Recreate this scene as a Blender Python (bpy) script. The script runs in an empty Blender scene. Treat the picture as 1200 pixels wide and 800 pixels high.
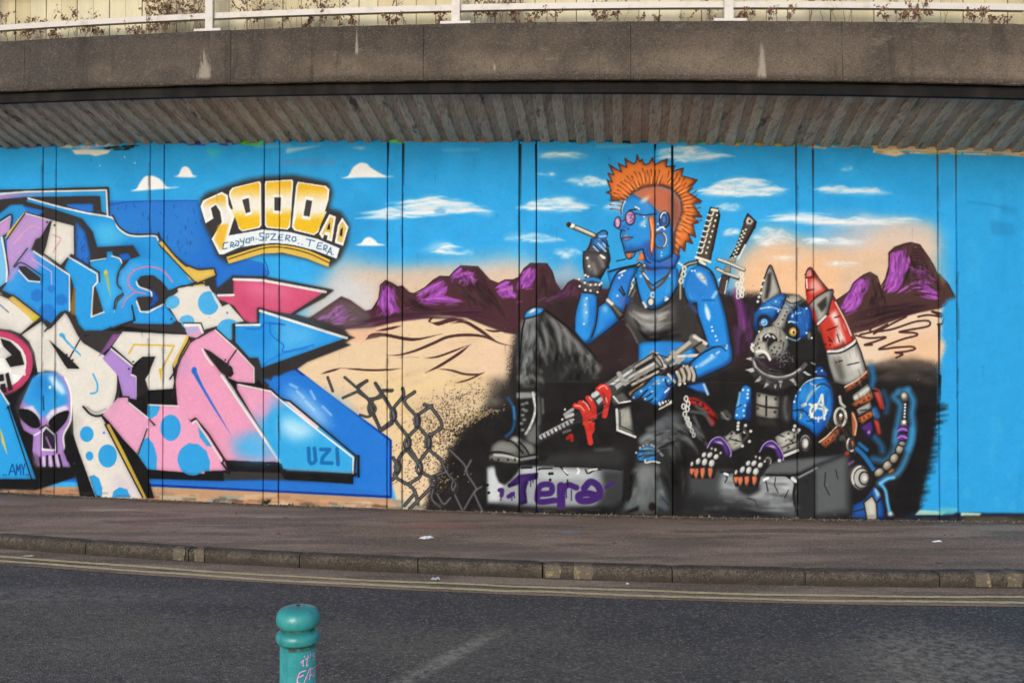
import bpy, math, random
import numpy as np

# ------------------------------------------------------------------ camera, sky, sun, exposure
scene = bpy.context.scene
C = scene.collection
EYE = 1.5
cam_data = bpy.data.cameras.new("camera")
cam_data.sensor_width = 36.0
cam_data.lens = 33.0
cam_data.clip_start = 0.05
cam_data.clip_end = 2000.0
cam = bpy.data.objects.new("camera", cam_data)
C.objects.link(cam)
cam.location = (0.0, 0.0, EYE)
cam.rotation_euler = (math.radians(90.8), 0.0, 0.0)
scene.camera = cam

SUN_EL, SUN_AZ = math.radians(18.0), math.radians(198.0)     # azimuth from +Y, clockwise: behind the camera, a little left
world = bpy.data.worlds.new("World")
scene.world = world
world.use_nodes = True
wnt = world.node_tree
bg = wnt.nodes["Background"]
sky_tex = wnt.nodes.new("ShaderNodeTexSky")
sky_tex.sky_type = 'NISHITA'
sky_tex.sun_disc = False
sky_tex.sun_elevation = SUN_EL
sky_tex.sun_rotation = SUN_AZ
sky_tex.air_density = 1.0
sky_tex.dust_density = 0.9
sky_tex.ozone_density = 1.5
wnt.links.new(sky_tex.outputs[0], bg.inputs[0])
bg.inputs[1].default_value = 0.15
sun_data = bpy.data.lights.new("sun", 'SUN')
sun_data.energy = 1.15
sun_data.angle = math.radians(35.0)
sun_data.color = (1.0, 0.99, 0.98)
sun = bpy.data.objects.new("sun", sun_data)
C.objects.link(sun)
sd = (math.sin(SUN_AZ) * math.cos(SUN_EL), math.cos(SUN_AZ) * math.cos(SUN_EL), math.sin(SUN_EL))
sun.location = (sd[0] * 30, sd[1] * 30, sd[2] * 30)
import mathutils
sun.rotation_euler = mathutils.Vector(sd).to_track_quat('Z', 'Y').to_euler()
scene.view_settings.view_transform = 'Standard'
scene.view_settings.look = 'None'
scene.view_settings.gamma = 1.0
scene.view_settings.use_curve_mapping = False
scene.view_settings.exposure = 0.70

# ------------------------------------------------------------------ site geometry: gently curving underpass wall, kerb line, deck falls to the right
def wall_y(X): return 0.0127 * X * X - 0.1647 * X + 8.9513
def kerb_y(X): return 0.0195 * X * X - 0.156 * X + 6.745
def deck_z(X, z0): return z0 - 0.0432 * X          # the deck falls gently along its length
ROAD_Z = -0.10

# ------------------------------------------------------------------ paint engine: the mural is worked out as paint on the wall sheet
S = 2.0
SX0, SX1, SY0, SY1 = -170.0, 1370.0, 140.0, 630.0
CW, CH = int((SX1 - SX0) * S), int((SY1 - SY0) * S)
sheet = np.zeros((CH, CW, 3), np.float32)
rng = np.random.default_rng(7)

def vnoise(w, h, cell, seed):
    r = np.random.default_rng(seed)
    gw, gh = int(w / cell) + 3, int(h / cell) + 3
    g = r.random((gh, gw)).astype(np.float32)
    xs = np.arange(w) / cell; ys = np.arange(h) / cell
    xi = xs.astype(int); yi = ys.astype(int)
    fx = (xs - xi).astype(np.float32); fy = (ys - yi).astype(np.float32)
    fx = fx * fx * (3 - 2 * fx); fy = fy * fy * (3 - 2 * fy)
    a = g[yi][:, xi] * (1 - fx) + g[yi][:, xi + 1] * fx
    b = g[yi + 1][:, xi] * (1 - fx) + g[yi + 1][:, xi + 1] * fx
    return a * (1 - fy[:, None]) + b * fy[:, None]

VIEW = {'P': (0, 0, 1), 'A': (0, 160, 5), 'B': (0, 300, 5), 'C': (0, 440, 5), 'D': (220, 160, 5), 'E': (220, 300, 5),
        'F': (220, 440, 5), 'G': (400, 160, 5), 'H': (400, 300, 5), 'I': (420, 440, 5), 'J': (960, 160, 5),
        'K': (960, 300, 5), 'L': (960, 440, 4.444), 'W1': (650, 175, 5.714), 'W2': (590, 300, 6.667),
        'W3': (720, 290, 6.667), 'W4': (720, 380, 6.667), 'W5': (560, 400, 6.667), 'W6': (560, 490, 6.667),
        'W7': (720, 490, 6.667), 'R1': (840, 300, 6.667), 'R2': (840, 400, 6.667), 'R3': (780, 490, 6.667),
        'R4': (920, 420, 6.667), 'R5': (920, 500, 6.667), 'R6': (790, 230, 6.667)}
_v = VIEW['P']
def at(k):
    global _v
    _v = VIEW[k]
def pts(s):
    if isinstance(s, str):
        s = [tuple(float(q) for q in p.split(',')) for p in s.split()]
    a = np.array(s, np.float64)
    ox, oy, sc = _v
    a = a / sc + np.array([ox, oy])
    return (a - np.array([SX0, SY0])) * S
def spline(a, closed=False, n=6):
    m = len(a)
    if m < 3: return a
    if closed: q = np.vstack([a[-1], a, a[0], a[1]])
    else: q = np.vstack([2 * a[0] - a[1], a, 2 * a[-1] - a[-2]])
    t = np.linspace(0, 1, n, endpoint=False)[:, None]
    out = []
    for i in range(1, len(q) - 2):
        p0, p1, p2, p3 = q[i - 1], q[i], q[i + 1], q[i + 2]
        out.append(0.5 * ((2 * p1) + (p2 - p0) * t + (2 * p0 - 5 * p1 + 4 * p2 - p3) * t * t + (3 * p1 - p0 - 3 * p2 + p3) * t ** 3))
    out = np.vstack(out)
    if not closed: out = np.vstack([out, a[-1]])
    return out
def boxblur(m, r):
    r = int(round(r))
    if r < 1: return m
    k = 2 * r + 1
    for ax in (0, 1):
        p = np.pad(m, [(r + 1, r) if i == ax else (0, 0) for i in (0, 1)], mode='edge')
        c = np.cumsum(p, axis=ax, dtype=np.float64)
        if ax == 0: m = ((c[k:] - c[:-k]) / k)
        else: m = ((c[:, k:] - c[:, :-k]) / k)
    return m.astype(np.float32)
def win(x0, x1, y0, y1):
    return max(0, int(math.floor(x0))), min(CW, int(math.ceil(x1))), max(0, int(math.floor(y0))), min(CH, int(math.ceil(y1)))
def lay(m, bx, col, a=1.0, g=None):
    x0, x1, y0, y1 = bx
    m = np.clip(m * a, 0, 1)[:, :, None]
    c = np.array(col, np.float32) / 255
    if g is not None:
        gx0, gy0, gx1, gy1, c2 = g
        e = pts([(gx0, gy0), (gx1, gy1)])
        d = e[1] - e[0]
        X = np.arange(x0, x1)[None, :] - e[0][0]; Y = np.arange(y0, y1)[:, None] - e[0][1]
        t = np.clip((X * d[0] + Y * d[1]) / (d @ d), 0, 1)[:, :, None].astype(np.float32)
        c = c * (1 - t) + (np.array(c2, np.float32) / 255) * t
    v = sheet[y0:y1, x0:x1]
    sheet[y0:y1, x0:x1] = v * (1 - m) + c * m
def cover(a, bx):
    x0, x1, y0, y1 = bx
    w, h = x1 - x0, y1 - y0
    cov = np.zeros((h * 2, w), np.float32)
    ys = y0 + (np.arange(h * 2) + 0.5) / 2
    xr = np.arange(x0, x1) + 1.0
    b = np.roll(a, -1, axis=0)
    for (ax, ay), (bx_, by) in zip(a, b):
        if ay == by: continue
        sgn = 1.0 if by > ay else -1.0
        lo, hi = (ay, by) if by > ay else (by, ay)
        i0 = np.searchsorted(ys, lo); i1 = np.searchsorted(ys, hi)
        if i1 <= i0: continue
        xc = ax + (ys[i0:i1] - ay) * (bx_ - ax) / (by - ay)
        cov[i0:i1] += sgn * np.clip(xr[None, :] - xc[:, None], 0, 1)
    cov = np.clip(np.abs(cov), 0, 1)
    return 0.5 * (cov[0::2] + cov[1::2])
def F(p, col, soft=0.0, a=1.0, sm=False, g=None, grit=0.0):
    """lay a filled patch of paint"""
    q = pts(p)
    if sm: q = spline(q, True)
    pad = 2 + soft * S * 2.2
    bx = win(q[:, 0].min() - pad, q[:, 0].max() + pad, q[:, 1].min() - pad, q[:, 1].max() + pad)
    if bx[1] <= bx[0] or bx[3] <= bx[2]: return
    m = cover(q, bx)
    if soft > 0:
        r = soft * S * 0.7
        m = boxblur(boxblur(m, r), r)
    if grit > 0:
        n = rng.random(m.shape).astype(np.float32)
        m = np.clip(m + (n - 0.5) * grit * 4 * m * (1 - m) * 2, 0, 1)
    lay(m, bx, col, a, g)
    if VOL and soft < 1.6 and a > .8 and max(col) > 60:          # airbrushed rim: darker paint worked in along the edge of the patch
        sz = min(q[:, 0].max() - q[:, 0].min(), q[:, 1].max() - q[:, 1].min()) / S
        r = min(VOL, sz * .11) * S
        if r >= 1:
            b = boxblur(boxblur(m, r), r * .7)
            k = int(max(1, r * .6))
            dn = np.zeros_like(b); dn[:-k, :-k] = b[k:, k:]       # heavier on the lower right
            rim = m * (.55 * np.clip(1.35 - b * 1.35, 0, 1) + .75 * np.clip(1.0 - dn * 1.1, 0, 1))
            lay(np.clip(rim, 0, .8), bx, tuple(np.array(col) * np.array([.28, .30, .38])), .85)
            up = np.zeros_like(b); up[k:, k:] = b[:-k, :-k]
            lay(np.clip(m * b - np.clip(up * 1.1, 0, 1) * .0 - .86, 0, 1) * 2.2, bx, tuple(np.minimum(255, np.array(col) * 1.12 + 14)), .5)
VOL = 0.0
def Sx(p, w, col, sm=True, soft=0.0, a=1.0, tap=0, closed=False):
    """draw a stroke of paint; tap 1 tapers both ends, 2 the far end, 3 the near end"""
    q = pts(p)
    if closed: q = np.vstack([q, q[0]])
    if sm and len(q) > 2: q = spline(q)
    R = w * S / 2
    n = len(q)
    t = np.linspace(0, 1, n)
    if tap == 1: rad = R * np.clip(np.sin(np.pi * t) * 1.15, 0.12, 1)
    elif tap == 2: rad = R * np.clip(1 - t, 0.08, 1)
    elif tap == 3: rad = R * np.clip(t, 0.08, 1)
    else: rad = np.full(n, R)
    pad = R + 2 + soft * S * 1.5
    bx = win(q[:, 0].min() - pad, q[:, 0].max() + pad, q[:, 1].min() - pad, q[:, 1].max() + pad)
    if bx[1] <= bx[0] or bx[3] <= bx[2]: return
    m = np.zeros((bx[3] - bx[2], bx[1] - bx[0]), np.float32)
    fe = 0.5 + soft * S
    for i in range(n - 1):
        A, B = q[i], q[i + 1]
        pd = max(rad[i], rad[i + 1]) + fe + 1
        s0 = max(bx[0], int(min(A[0], B[0]) - pd)); s1 = min(bx[1], int(max(A[0], B[0]) + pd) + 2)
        t0 = max(bx[2], int(min(A[1], B[1]) - pd)); t1 = min(bx[3], int(max(A[1], B[1]) + pd) + 2)
        if s1 <= s0 or t1 <= t0: continue
        X = np.arange(s0, s1)[None, :] + 0.5 - A[0]; Y = np.arange(t0, t1)[:, None] + 0.5 - A[1]
        d = B - A; L = d @ d + 1e-9
        u = np.clip((X * d[0] + Y * d[1]) / L, 0, 1)
        dist = np.hypot(X - u * d[0], Y - u * d[1])
        r = rad[i] + (rad[i + 1] - rad[i]) * u
        c = np.clip((r - dist) / (2 * fe) + 0.5, 0, 1) * np.clip(r * 2 + 0.2, 0, 1)
        v = m[t0 - bx[2]:t1 - bx[2], s0 - bx[0]:s1 - bx[0]]
        np.maximum(v, c, out=v)
    lay(m, bx, col, a)
def O(x, y, rx, ry, col, rot=0.0, **k):
    t = np.linspace(0, 2 * math.pi, 25)[:-1]
    c, s = math.cos(math.radians(rot)), math.sin(math.radians(rot))
    F([(x + rx * math.cos(q) * c - ry * math.sin(q) * s, y + rx * math.cos(q) * s + ry * math.sin(q) * c) for q in t], col, **k)
def ring(x, y, rx, ry, w, col, rot=0.0, a0=0, a1=360, **k):
    t = np.radians(np.linspace(a0, a1, 25))
    c, s = math.cos(math.radians(rot)), math.sin(math.radians(rot))
    Sx([(x + rx * math.cos(q) * c - ry * math.sin(q) * s, y + rx * math.cos(q) * s + ry * math.sin(q) * c) for q in t], w, col, sm=False, **k)
def dots(p, r, col, **k):
    if isinstance(p, str): p = [tuple(float(q) for q in z.split(',')) for z in p.split()]
    for x, y in p: O(x, y, r * _v[2], r * _v[2], col, **k)
def spray(n, cx, cy, sx, sy, r, col, a=0.8, rot=0.0):
    """fine overspray specks"""
    c, s = math.cos(math.radians(rot)), math.sin(math.radians(rot))
    for _ in range(n):
        u, v = rng.normal(0, sx), rng.normal(0, sy)
        q = pts([(cx + u * c - v * s, cy + u * s + v * c)])[0]
        rr = r * S * (0.4 + rng.random())
        bx = win(q[0] - rr - 1, q[0] + rr + 1, q[1] - rr - 1, q[1] + rr + 1)
        if bx[1] <= bx[0] or bx[3] <= bx[2]: continue
        X = np.arange(bx[0], bx[1])[None, :] + .5 - q[0]; Y = np.arange(bx[2], bx[3])[:, None] + .5 - q[1]
        lay(np.clip(rr - np.hypot(X, Y) + 0.5, 0, 1).astype(np.float32), bx, col, a)
def cloud(p, a=1.0, soft=1.2):
    if soft < 1.5:
        F(p, (238, 238, 236), soft=soft * .5, a=a, sm=True)
        q = (pts(p) / S + np.array([SX0, SY0]) - np.array(_v[:2])) * _v[2]
        return
    q = spline(pts(p), True)                       # airbrushed cloud built from wispy strokes
    lo, hi = q.min(0), q.max(0); w, h = hi - lo
    bx = win(lo[0] - 24, hi[0] + 24, lo[1] - 14, hi[1] + 14)
    m = cover(q, bx)
    lay(boxblur(boxblur(m, 3.4 * S), 2.0 * S), bx, (214, 228, 238), a * .55)
    n = int(10 + w * h / 130); k = 0
    while k < n:
        x, y = rng.uniform(lo[0], hi[0]), rng.uniform(lo[1], hi[1])
        xi, yi = int(x) - bx[0], int(y) - bx[2]
        k += 1
        if not (0 <= yi < m.shape[0] and 0 <= xi < m.shape[1]) or m[yi, xi] < .5: continue
        L = rng.uniform(.06, .22) * w; up = rng.uniform(-.10, .10) * h
        c = [(240, 240, 240), (246, 244, 240), (222, 232, 240), (236, 226, 224)][k % 4]
        z = np.array([(x - L, y + abs(up) * .6 + 1), (x - L * .3, y - 1.4), (x + L * .3, y - 1.2 + up), (x + L, y + 1.2)]) / S + np.array([SX0, SY0])
        Sx([tuple(v) for v in (z - np.array(_v[:2])) * _v[2]], rng.uniform(1.0, 3.4), c, soft=rng.uniform(.5, 1.6), a=a * rng.uniform(.3, .8), tap=1)
def resample(a, n):
    d = np.r_[0, np.cumsum(np.hypot(*np.diff(a, axis=0).T))]; t = np.linspace(0, d[-1], n)
    return np.stack([np.interp(t, d, a[:, 0]), np.interp(t, d, a[:, 1])], 1)
def folds(A, B, n, w, cols, soft=1.0, a=.7, lo=.15, hi=.45, wob=0.0):
    """many tapered strokes running between two guide lines: cloth folds, rock faces, grain"""
    P = [np.array([tuple(float(v) for v in z.split(',')) for z in q.split()]) for q in (A, B)]
    P = [resample(q, 24) for q in P]
    for k in range(n):
        t = rng.random(); c = P[0] * (1 - t) + P[1] * t
        L = rng.uniform(lo, hi); s0 = rng.uniform(0, 1 - L)
        i0, i1 = int(s0 * 23), max(int((s0 + L) * 23), int(s0 * 23) + 3)
        z = c[i0:i1 + 1:2].copy()
        if len(z) < 2: continue
        if wob: z = z + rng.normal(0, wob, z.shape)
        Sx([tuple(v) for v in z], w * rng.uniform(.5, 1.3), cols[rng.integers(len(cols))], soft=soft, a=a * rng.uniform(.6, 1), tap=1)

# ------------------------------------------------------------------ the mural: sky, clouds, mountains, sand
CHAR, BLK, INK = (62, 58, 58), (30, 29, 30), (45, 41, 41)
WHT, BONE, CREAM = (238, 235, 230), (222, 216, 206), (226, 212, 184)
BLU, DBL, NAV = (52, 163, 226), (36, 112, 204), (20, 58, 148)
PNK, HOT, LIL, YEL = (226, 158, 186), (206, 84, 122), (184, 146, 206), (226, 190, 92)
MAR, PUR, PUR2 = (82, 50, 56), (164, 76, 178), (120, 60, 130)

yy = (np.arange(CH) / S + SY0)[:, None]
t_ = np.clip((yy - 165) / 200, 0, 1)[:, :, None]
sheet[:] = np.array([44, 160, 224], np.float32) / 255 * (1 - t_) + np.array([58, 170, 232], np.float32) / 255 * t_
n_ = (vnoise(CW, CH, 130, 1) - .5) * .6 + (vnoise(CW, CH, 40, 2) - .5) * .4
sheet[:] = sheet * (1 + 0.10 * n_[:, :, None]) + np.array([0.01, 0.02, 0.015], np.float32) * n_[:, :, None]
at('P')
for i in range(70):                                                     # roller marks in the blue
    x, y = rng.uniform(-150, 1350), rng.uniform(180, 330)
    Sx([(x, y), (x + rng.uniform(10, 50), y + rng.uniform(-25, 25))], rng.uniform(4, 10), rng.choice([0, 1]) and (66, 178, 238) or (34, 140, 204), soft=4, a=.16)
# haze over the horizon
F('395,300 470,318 600,300 640,310 640,400 360,400 350,352 380,330', (214, 198, 186), soft=16, a=.9)
F('420,318 500,312 560,318 600,312 640,330 640,390 400,390', (224, 188, 158), soft=10, a=.75)
F('395,325 440,330 440,372 380,370', (206, 208, 214), soft=9, a=.7)
F('640,322 668,305 690,330 700,400 640,400', (190, 186, 190), soft=9, a=.7)
F('860,300 905,268 960,285 1010,262 1060,262 1100,270 1106,430 860,430', (230, 190, 156), soft=14, a=.95)
F('872,318 905,290 930,300 985,300 985,400 860,400', (238, 190, 148), soft=9, a=.8)
F('1000,262 1052,256 1094,262 1100,300 1040,292 1000,290', (216, 196, 184), soft=8, a=.7)
F('960,250 1010,250 1040,262 1000,292 950,280', (160, 190, 216), soft=10, a=.55)
# clouds
cloud('153,224 160,221 164,214 170,207 178,206 184,208 190,212 196,219 211,219 198,221 170,223')
cloud('204,207 209,205 213,197 218,195 223,199 226,205 231,207 220,208')
cloud('400,209 408,206 414,196 422,191 430,192 434,196 442,201 452,206 462,207 448,208 425,208')
cloud('416,287 423,285 428,279 434,278 440,282 443,285 452,287 436,288')
cloud('436,254 450,247 472,243 476,236 490,235 503,230 515,232 524,237 533,234 545,238 556,244 576,248 575,252 556,249 538,247 522,251 500,250 470,254 450,256', soft=2)
F('508,246 516,243 524,246 520,251 510,250', (90, 170, 220), soft=1.5, a=.7)
cloud('488,294 500,291 508,285 520,284 530,288 538,296 553,294 552,297 530,297 505,295', a=.85, soft=2)
cloud('590,278 610,273 640,277 656,282 630,283 600,281', a=.6, soft=2.4)
cloud('614,243 624,236 640,233 660,231 676,236 690,243 660,248 636,246', a=.95, soft=2)
cloud('630,204 650,203 645,206', a=.5, soft=2)
cloud('628,182 660,178 690,183 660,187', a=.6, soft=3)
cloud('668,210 690,208 712,214 700,218 676,216', a=.85, soft=2)
cloud('650,295 668,290 680,297 664,303', a=.5, soft=2.5)
cloud('708,245 722,238 735,242 730,248', a=.6, soft=2)
cloud('770,180 800,172 830,178 850,183 812,189 786,186', a=.8, soft=3)
cloud('822,228 840,218 856,209 880,210 905,218 920,226 890,229 850,230', a=.95, soft=2)
cloud('840,240 868,240 866,246 846,246', a=.6, soft=2.4)
cloud('844,275 860,269 868,272 852,276', a=.8, soft=1.6)
cloud('884,274 896,266 912,270 930,280 905,288 886,283', a=.65, soft=2.6)
cloud('958,224 975,218 996,222 1015,221 1038,224 1020,228 985,226', a=.8, soft=1.8)
cloud('905,254 935,248 958,254 972,258 1000,258 1010,250 1030,254 1066,258 1040,262 1005,264 985,266 960,262 930,260', a=.85, soft=1.8)
cloud('940,281 975,280 1015,285 1000,288 960,286', a=.85, soft=1.8)
cloud('965,309 985,307 1003,310 985,313', a=.6, soft=2)
cloud('984,199 996,196 998,200', a=.4, soft=2)
cloud('895,303 930,300 940,305 915,307', a=.4, soft=3)
cloud('1197,282 1206,280 1206,290 1198,290', a=.9, soft=1)
# sand, left
F('352,392 440,382 470,376 510,368 545,370 590,386 612,396 612,600 470,606 452,540 345,436 372,408', (226, 198, 162), soft=1.5)
F('400,384 470,380 430,400 385,400', (226, 176, 146), soft=5, a=.8)
F('420,440 560,425 600,470 520,520 470,545 455,500', (228, 200, 150), soft=12, a=.7)
F('500,400 600,395 606,440 560,440', (230, 196, 166), soft=9, a=.7)
F('470,470 600,440 600,480 500,500', (204, 180, 152), soft=8, a=.5)
for k in range(26):
    x, y = rng.uniform(395, 560), rng.uniform(400, 520)
    Sx([(x, y), (x + rng.uniform(20, 50), y - rng.uniform(2, 12))], rng.uniform(2, 6), [(235, 200, 150), (205, 170, 130), (200, 176, 160)][k % 3], soft=3, a=.35)
# mountains, left range
F('345,384 372,366 400,347 410,351 428,364 436,362 444,350 446,334 452,329 460,332 466,336 472,335 477,342 484,344 490,343 498,337 508,328 516,324 527,324 533,317 540,312 560,313 566,319 573,328 584,332 592,328 601,328 608,325 614,315 622,309 641,309 647,318 651,331 658,342 666,331 672,328 682,330 694,338 760,340 760,420 606,392 592,390 570,382 545,372 512,368 488,372 470,376 440,383 400,386', MAR, soft=.6)
F('345,384 400,350 412,354 432,367 440,384 400,386', (108, 96, 98), soft=3, a=.75)
at('H')
for q, w in [('245,200 240,260 250,330', 5), ('270,170 275,240 290,330', 6), ('262,260 300,300 290,340', 5), ('300,200 330,250', 3), ('300,310 340,330', 3),
             ('440,235 520,190 600,145', 4), ('500,265 580,215 620,180', 5), ('480,255 560,250 680,255', 5), ('560,265 640,255', 5), ('530,205 600,160', 5),
             ('640,125 690,85 700,70', 3), ('660,130 720,105 780,100', 3), ('690,150 740,130 800,140', 3), ('700,175 760,165', 2.5), ('720,120 800,110', 2.5),
             ('900,190 950,165 990,150', 3), ('910,210 960,195 1000,185', 5), ('940,240 1000,225 1020,245', 4), ('1030,270 1060,265', 4),
             ('1050,170 1080,110 1110,65', 4), ('1060,190 1100,140 1130,80', 6), ('1080,195 1120,190', 4), ('1150,265 1200,240', 3), ('210,290 240,270', 3),
             ('370,310 430,290', 2), ('560,150 590,135', 2), ('960,150 985,140', 2)]:
    Sx(q, w * 1.7, PUR, tap=1, a=.92, soft=.3); Sx(q, w * .5, (196, 112, 200), tap=1, a=.8)
for q in ['20,380 -30,340 -20,310', '-10,350 30,330', '-60,330 -20,300 20,290', '-100,360 -40,330', '-40,380 10,375 40,345']:
    Sx(q, 3, (170, 96, 180), tap=1, a=.8, soft=.6)
for q in ['230,330 270,345 300,350', '180,400 240,370 330,345', '380,330 460,320']:
    Sx(q, 3, PUR2, tap=1, a=.6, soft=1)
at('P')
PU = [(150, 70, 168), (172, 90, 186), (132, 60, 146), (120, 56, 128), (186, 110, 196)]; DK = [(58, 36, 42), (44, 30, 34), (70, 44, 52)]
folds('447,332 444,352 440,368 430,376', '462,334 462,350 470,362 480,370', 34, 2.6, PU, soft=.6, a=.8, wob=.6)
folds('462,334 466,350 480,362 500,368', '474,336 482,348 500,360 530,368', 30, 2.2, DK, soft=.6, a=.8, wob=.6)
folds('498,340 490,348 486,354', '528,326 520,340 510,356', 30, 2.6, PU, soft=.5, a=.8, wob=.6)
folds('488,352 520,350 545,352', '490,358 520,358 550,356', 16, 2.4, PU, soft=.6, a=.75, wob=.5)
folds('528,325 540,345 560,368', '560,314 575,340 600,380', 60, 2.4, DK, soft=.6, a=.7, wob=.8)
folds('536,316 530,324 528,332', '560,314 560,326 566,338', 30, 2.0, PU, soft=.5, a=.75, wob=.6)
folds('584,333 582,342 590,352', '600,329 602,342 608,352', 24, 2.2, PU, soft=.5, a=.8, wob=.6)
folds('612,318 606,330 604,342', '630,310 626,326 618,342', 34, 2.6, PU, soft=.5, a=.85, wob=.6)
folds('630,310 632,330 626,350', '646,316 652,340 664,360', 36, 2.2, DK, soft=.6, a=.7, wob=.6)
folds('632,352 650,346 664,336', '640,358 664,350 684,342', 18, 2.4, PU, soft=.5, a=.8, wob=.5)
folds('668,330 662,342 650,352', '682,331 684,342 680,352', 20, 2.2, PU, soft=.6, a=.7, wob=.5)
folds('365,378 385,366 405,352', '380,384 405,378 425,368', 40, 2.0, [(160, 96, 176), (178, 120, 190), (112, 84, 108), (90, 70, 80)], soft=.6, a=.65, wob=.6)
folds('400,384 480,374 560,372 606,388', '420,376 480,366 560,360 606,372', 70, 1.8, DK + [(96, 50, 76), (112, 56, 100)], soft=.6, a=.55, wob=.5)
Sx('436,363 444,350 446,334 452,328.5 460,332 466,336 472,335 477,342 485,344 498,337 508,328 516,323.5 527,324 533,317 540,311.5 560,312.5 566,319 574,328 584,332 592,328 601,328 608,325 614,315 622,308.5 641,309 647,318 651,331 658,342 666,331 672,327.5 682,330', 1.3, (52, 34, 40), sm=False)
at('H')
# ink lines on the sand
for q, w in [('260,580 330,580 430,555 540,510 620,475 720,462 830,470 930,510 1015,530', 3.4), ('640,395 720,385 790,420 850,460 900,490', 4), ('525,390 570,395 640,375 740,372', 5),
             ('490,360 530,362 515,380 535,392', 2.4), ('145,485 180,460 260,462 380,485 460,485 590,455', 4), ('200,440 280,425 355,408', 3), ('160,415 250,410', 2.6),
             ('840,430 890,440 950,440', 2.4), ('490,685 580,640 690,570 760,515', 3.4), ('485,597 560,590 660,555 745,520', 2.4), ('330,594 455,594', 2.2), ('560,660 640,668 720,690 800,693 840,678', 2.6),
             ('660,745 740,725 840,682', 2), ('0,655 80,662 180,668 280,665 355,657', 2.4), ('-120,690 -60,672 0,655', 2.6)]:
    Sx(q, w, (84, 52, 50), tap=1)
F('140,490 180,455 290,458 220,475', (96, 72, 66), a=.9)
at('I')
spray(520, 560, 150, 130, 40, .5, (70, 54, 44), rot=-22)
spray(900, 470, 330, 120, 70, .55, (50, 42, 38), rot=-35)
at('P')
# the black smoke behind the figures
F('604,392 598,420 594,448 575,470 560,488 540,508 520,540 505,575 495,606 660,612 1064,612 1074,580 1086,540 1096,500 1101,470 1101,442 1060,428 1010,424 985,400 900,345 760,340 650,352 612,380', (40, 37, 36), soft=5, grit=.6)
F('612,396 606,470 586,500 560,540 540,606 1050,610 1060,460 1000,440 880,352 700,352', (36, 34, 34), soft=4)
F('640,335 780,340 870,350 900,380 900,430 700,440 600,420', (66, 46, 48), soft=12, a=.7)
at('I')
F('620,330 700,250 800,200 860,130 930,80 930,0 1000,0 1000,500 480,780 420,700', (36, 34, 34), soft=8, grit=1.0, a=.9)
F('780,20 860,20 920,60 900,150 800,220 740,200', (60, 56, 54), soft=7, a=.75)
spray(700, 640, 300, 110, 60, .7, (34, 32, 32), a=.9, rot=-35)
spray(420, 420, 560, 90, 110, .6, (40, 36, 34), a=.85, rot=-60)
spray(220, 700, 230, 70, 14, .6, (190, 165, 120), a=.8, rot=-14)
spray(160, 500, 620, 60, 60, .6, (190, 160, 110), a=.8)
F('400,760 440,690 560,620 620,620 620,790 380,790', (40, 38, 38), soft=5, a=.85)
at('P')
F('880,345 915,350 930,420 890,440 870,400', (60, 44, 52), soft=5, a=.7)
Sx('862,342 868,362 872,382', 7, (150, 70, 160), soft=3, a=.8)
Sx('872,360 880,390 886,410', 8, (96, 52, 110), soft=4, a=.7)
Sx('862,385 864,412', 5, (92, 56, 116), soft=3, a=.6)
# right range and sand
F('985,392 1032,380 1060,371 1095,361 1112,358 1108,400 1105,430 1060,430 1010,428 990,410', (230, 202, 174), soft=2)
F('1040,400 1104,385 1104,432 1040,428', (232, 186, 146), soft=8, a=.7)
at('K')
F('70,275 130,240 180,205 190,170 235,125 290,97 335,115 350,160 362,190 385,140 405,60 405,-20 440,-55 500,-75 535,-78 590,-68 640,10 685,90 720,140 760,165 800,240 795,275 700,310 560,335 420,385 300,430 200,455 100,420', (84, 58, 56), soft=.5)
for q, w in [('120,310 180,270 230,170 260,140', 8), ('150,330 210,280 250,220', 6), ('195,240 240,180', 4), ('150,350 220,320', 4), ('215,250 262,215', 3), ('380,200 430,130 460,10 480,-30', 7),
             ('400,215 450,160 480,90', 7), ('420,100 440,20 430,-20', 6), ('480,120 520,50 525,0', 3), ('470,40 520,10', 3), ('540,60 600,70 640,90', 2), ('530,80 590,95 630,115', 2), ('520,170 600,150 650,160', 2.5),
             ('540,190 620,180 660,200', 2.5), ('560,210 650,205 700,225', 3), ('590,235 660,240 705,250', 3), ('455,220 500,190 530,170', 2), ('500,215 540,200', 2), ('550,20 600,30', 1.6), ('720,300 770,295', 2), ('540,130 590,120', 1.8)]:
    Sx(q, w * 1.7, PUR, tap=1, a=.92, soft=.3); Sx(q, w * .45, (196, 116, 200), tap=1, a=.8)
for q in ['430,-20 450,40 440,110', '470,-40 480,30 460,120', '200,200 220,250 200,300', '240,150 250,200 235,260', '400,150 430,190', '540,40 580,110 570,180', '150,290 190,280']:
    Sx(q, 1.3, (70, 44, 50), tap=1)
for k in range(16):
    y = -50 + k * 18; Sx([(520 + k * 2, y + 20), (575, y + 8), (620 + k * 4, y + 26)], 1.2, (56, 38, 40), tap=1, a=.8)
at('P')
folds('1044,300 1042,322 1034,338', '1062,288 1060,318 1052,344', 56, 2.2, PU, soft=.4, a=.8, wob=.5)
folds('1064,287 1064,316 1056,344', '1090,300 1100,326 1112,346', 70, 2.0, DK + [(98, 70, 66)], soft=.5, a=.7, wob=.6)
folds('1064,312 1084,318 1100,330', '1066,342 1086,344 1104,350', 26, 1.4, PU, soft=.3, a=.8, wob=.5)
folds('1000,334 990,350 984,362', '1020,322 1016,340 1004,362', 44, 2.2, PU, soft=.4, a=.8, wob=.5)
folds('1022,322 1024,344 1012,372', '1032,334 1040,356 1036,378', 40, 2.0, DK, soft=.5, a=.7, wob=.6)
folds('990,366 1030,360 1090,352', '996,388 1040,374 1100,360', 60, 1.8, DK, soft=.6, a=.6, wob=.6)
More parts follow.
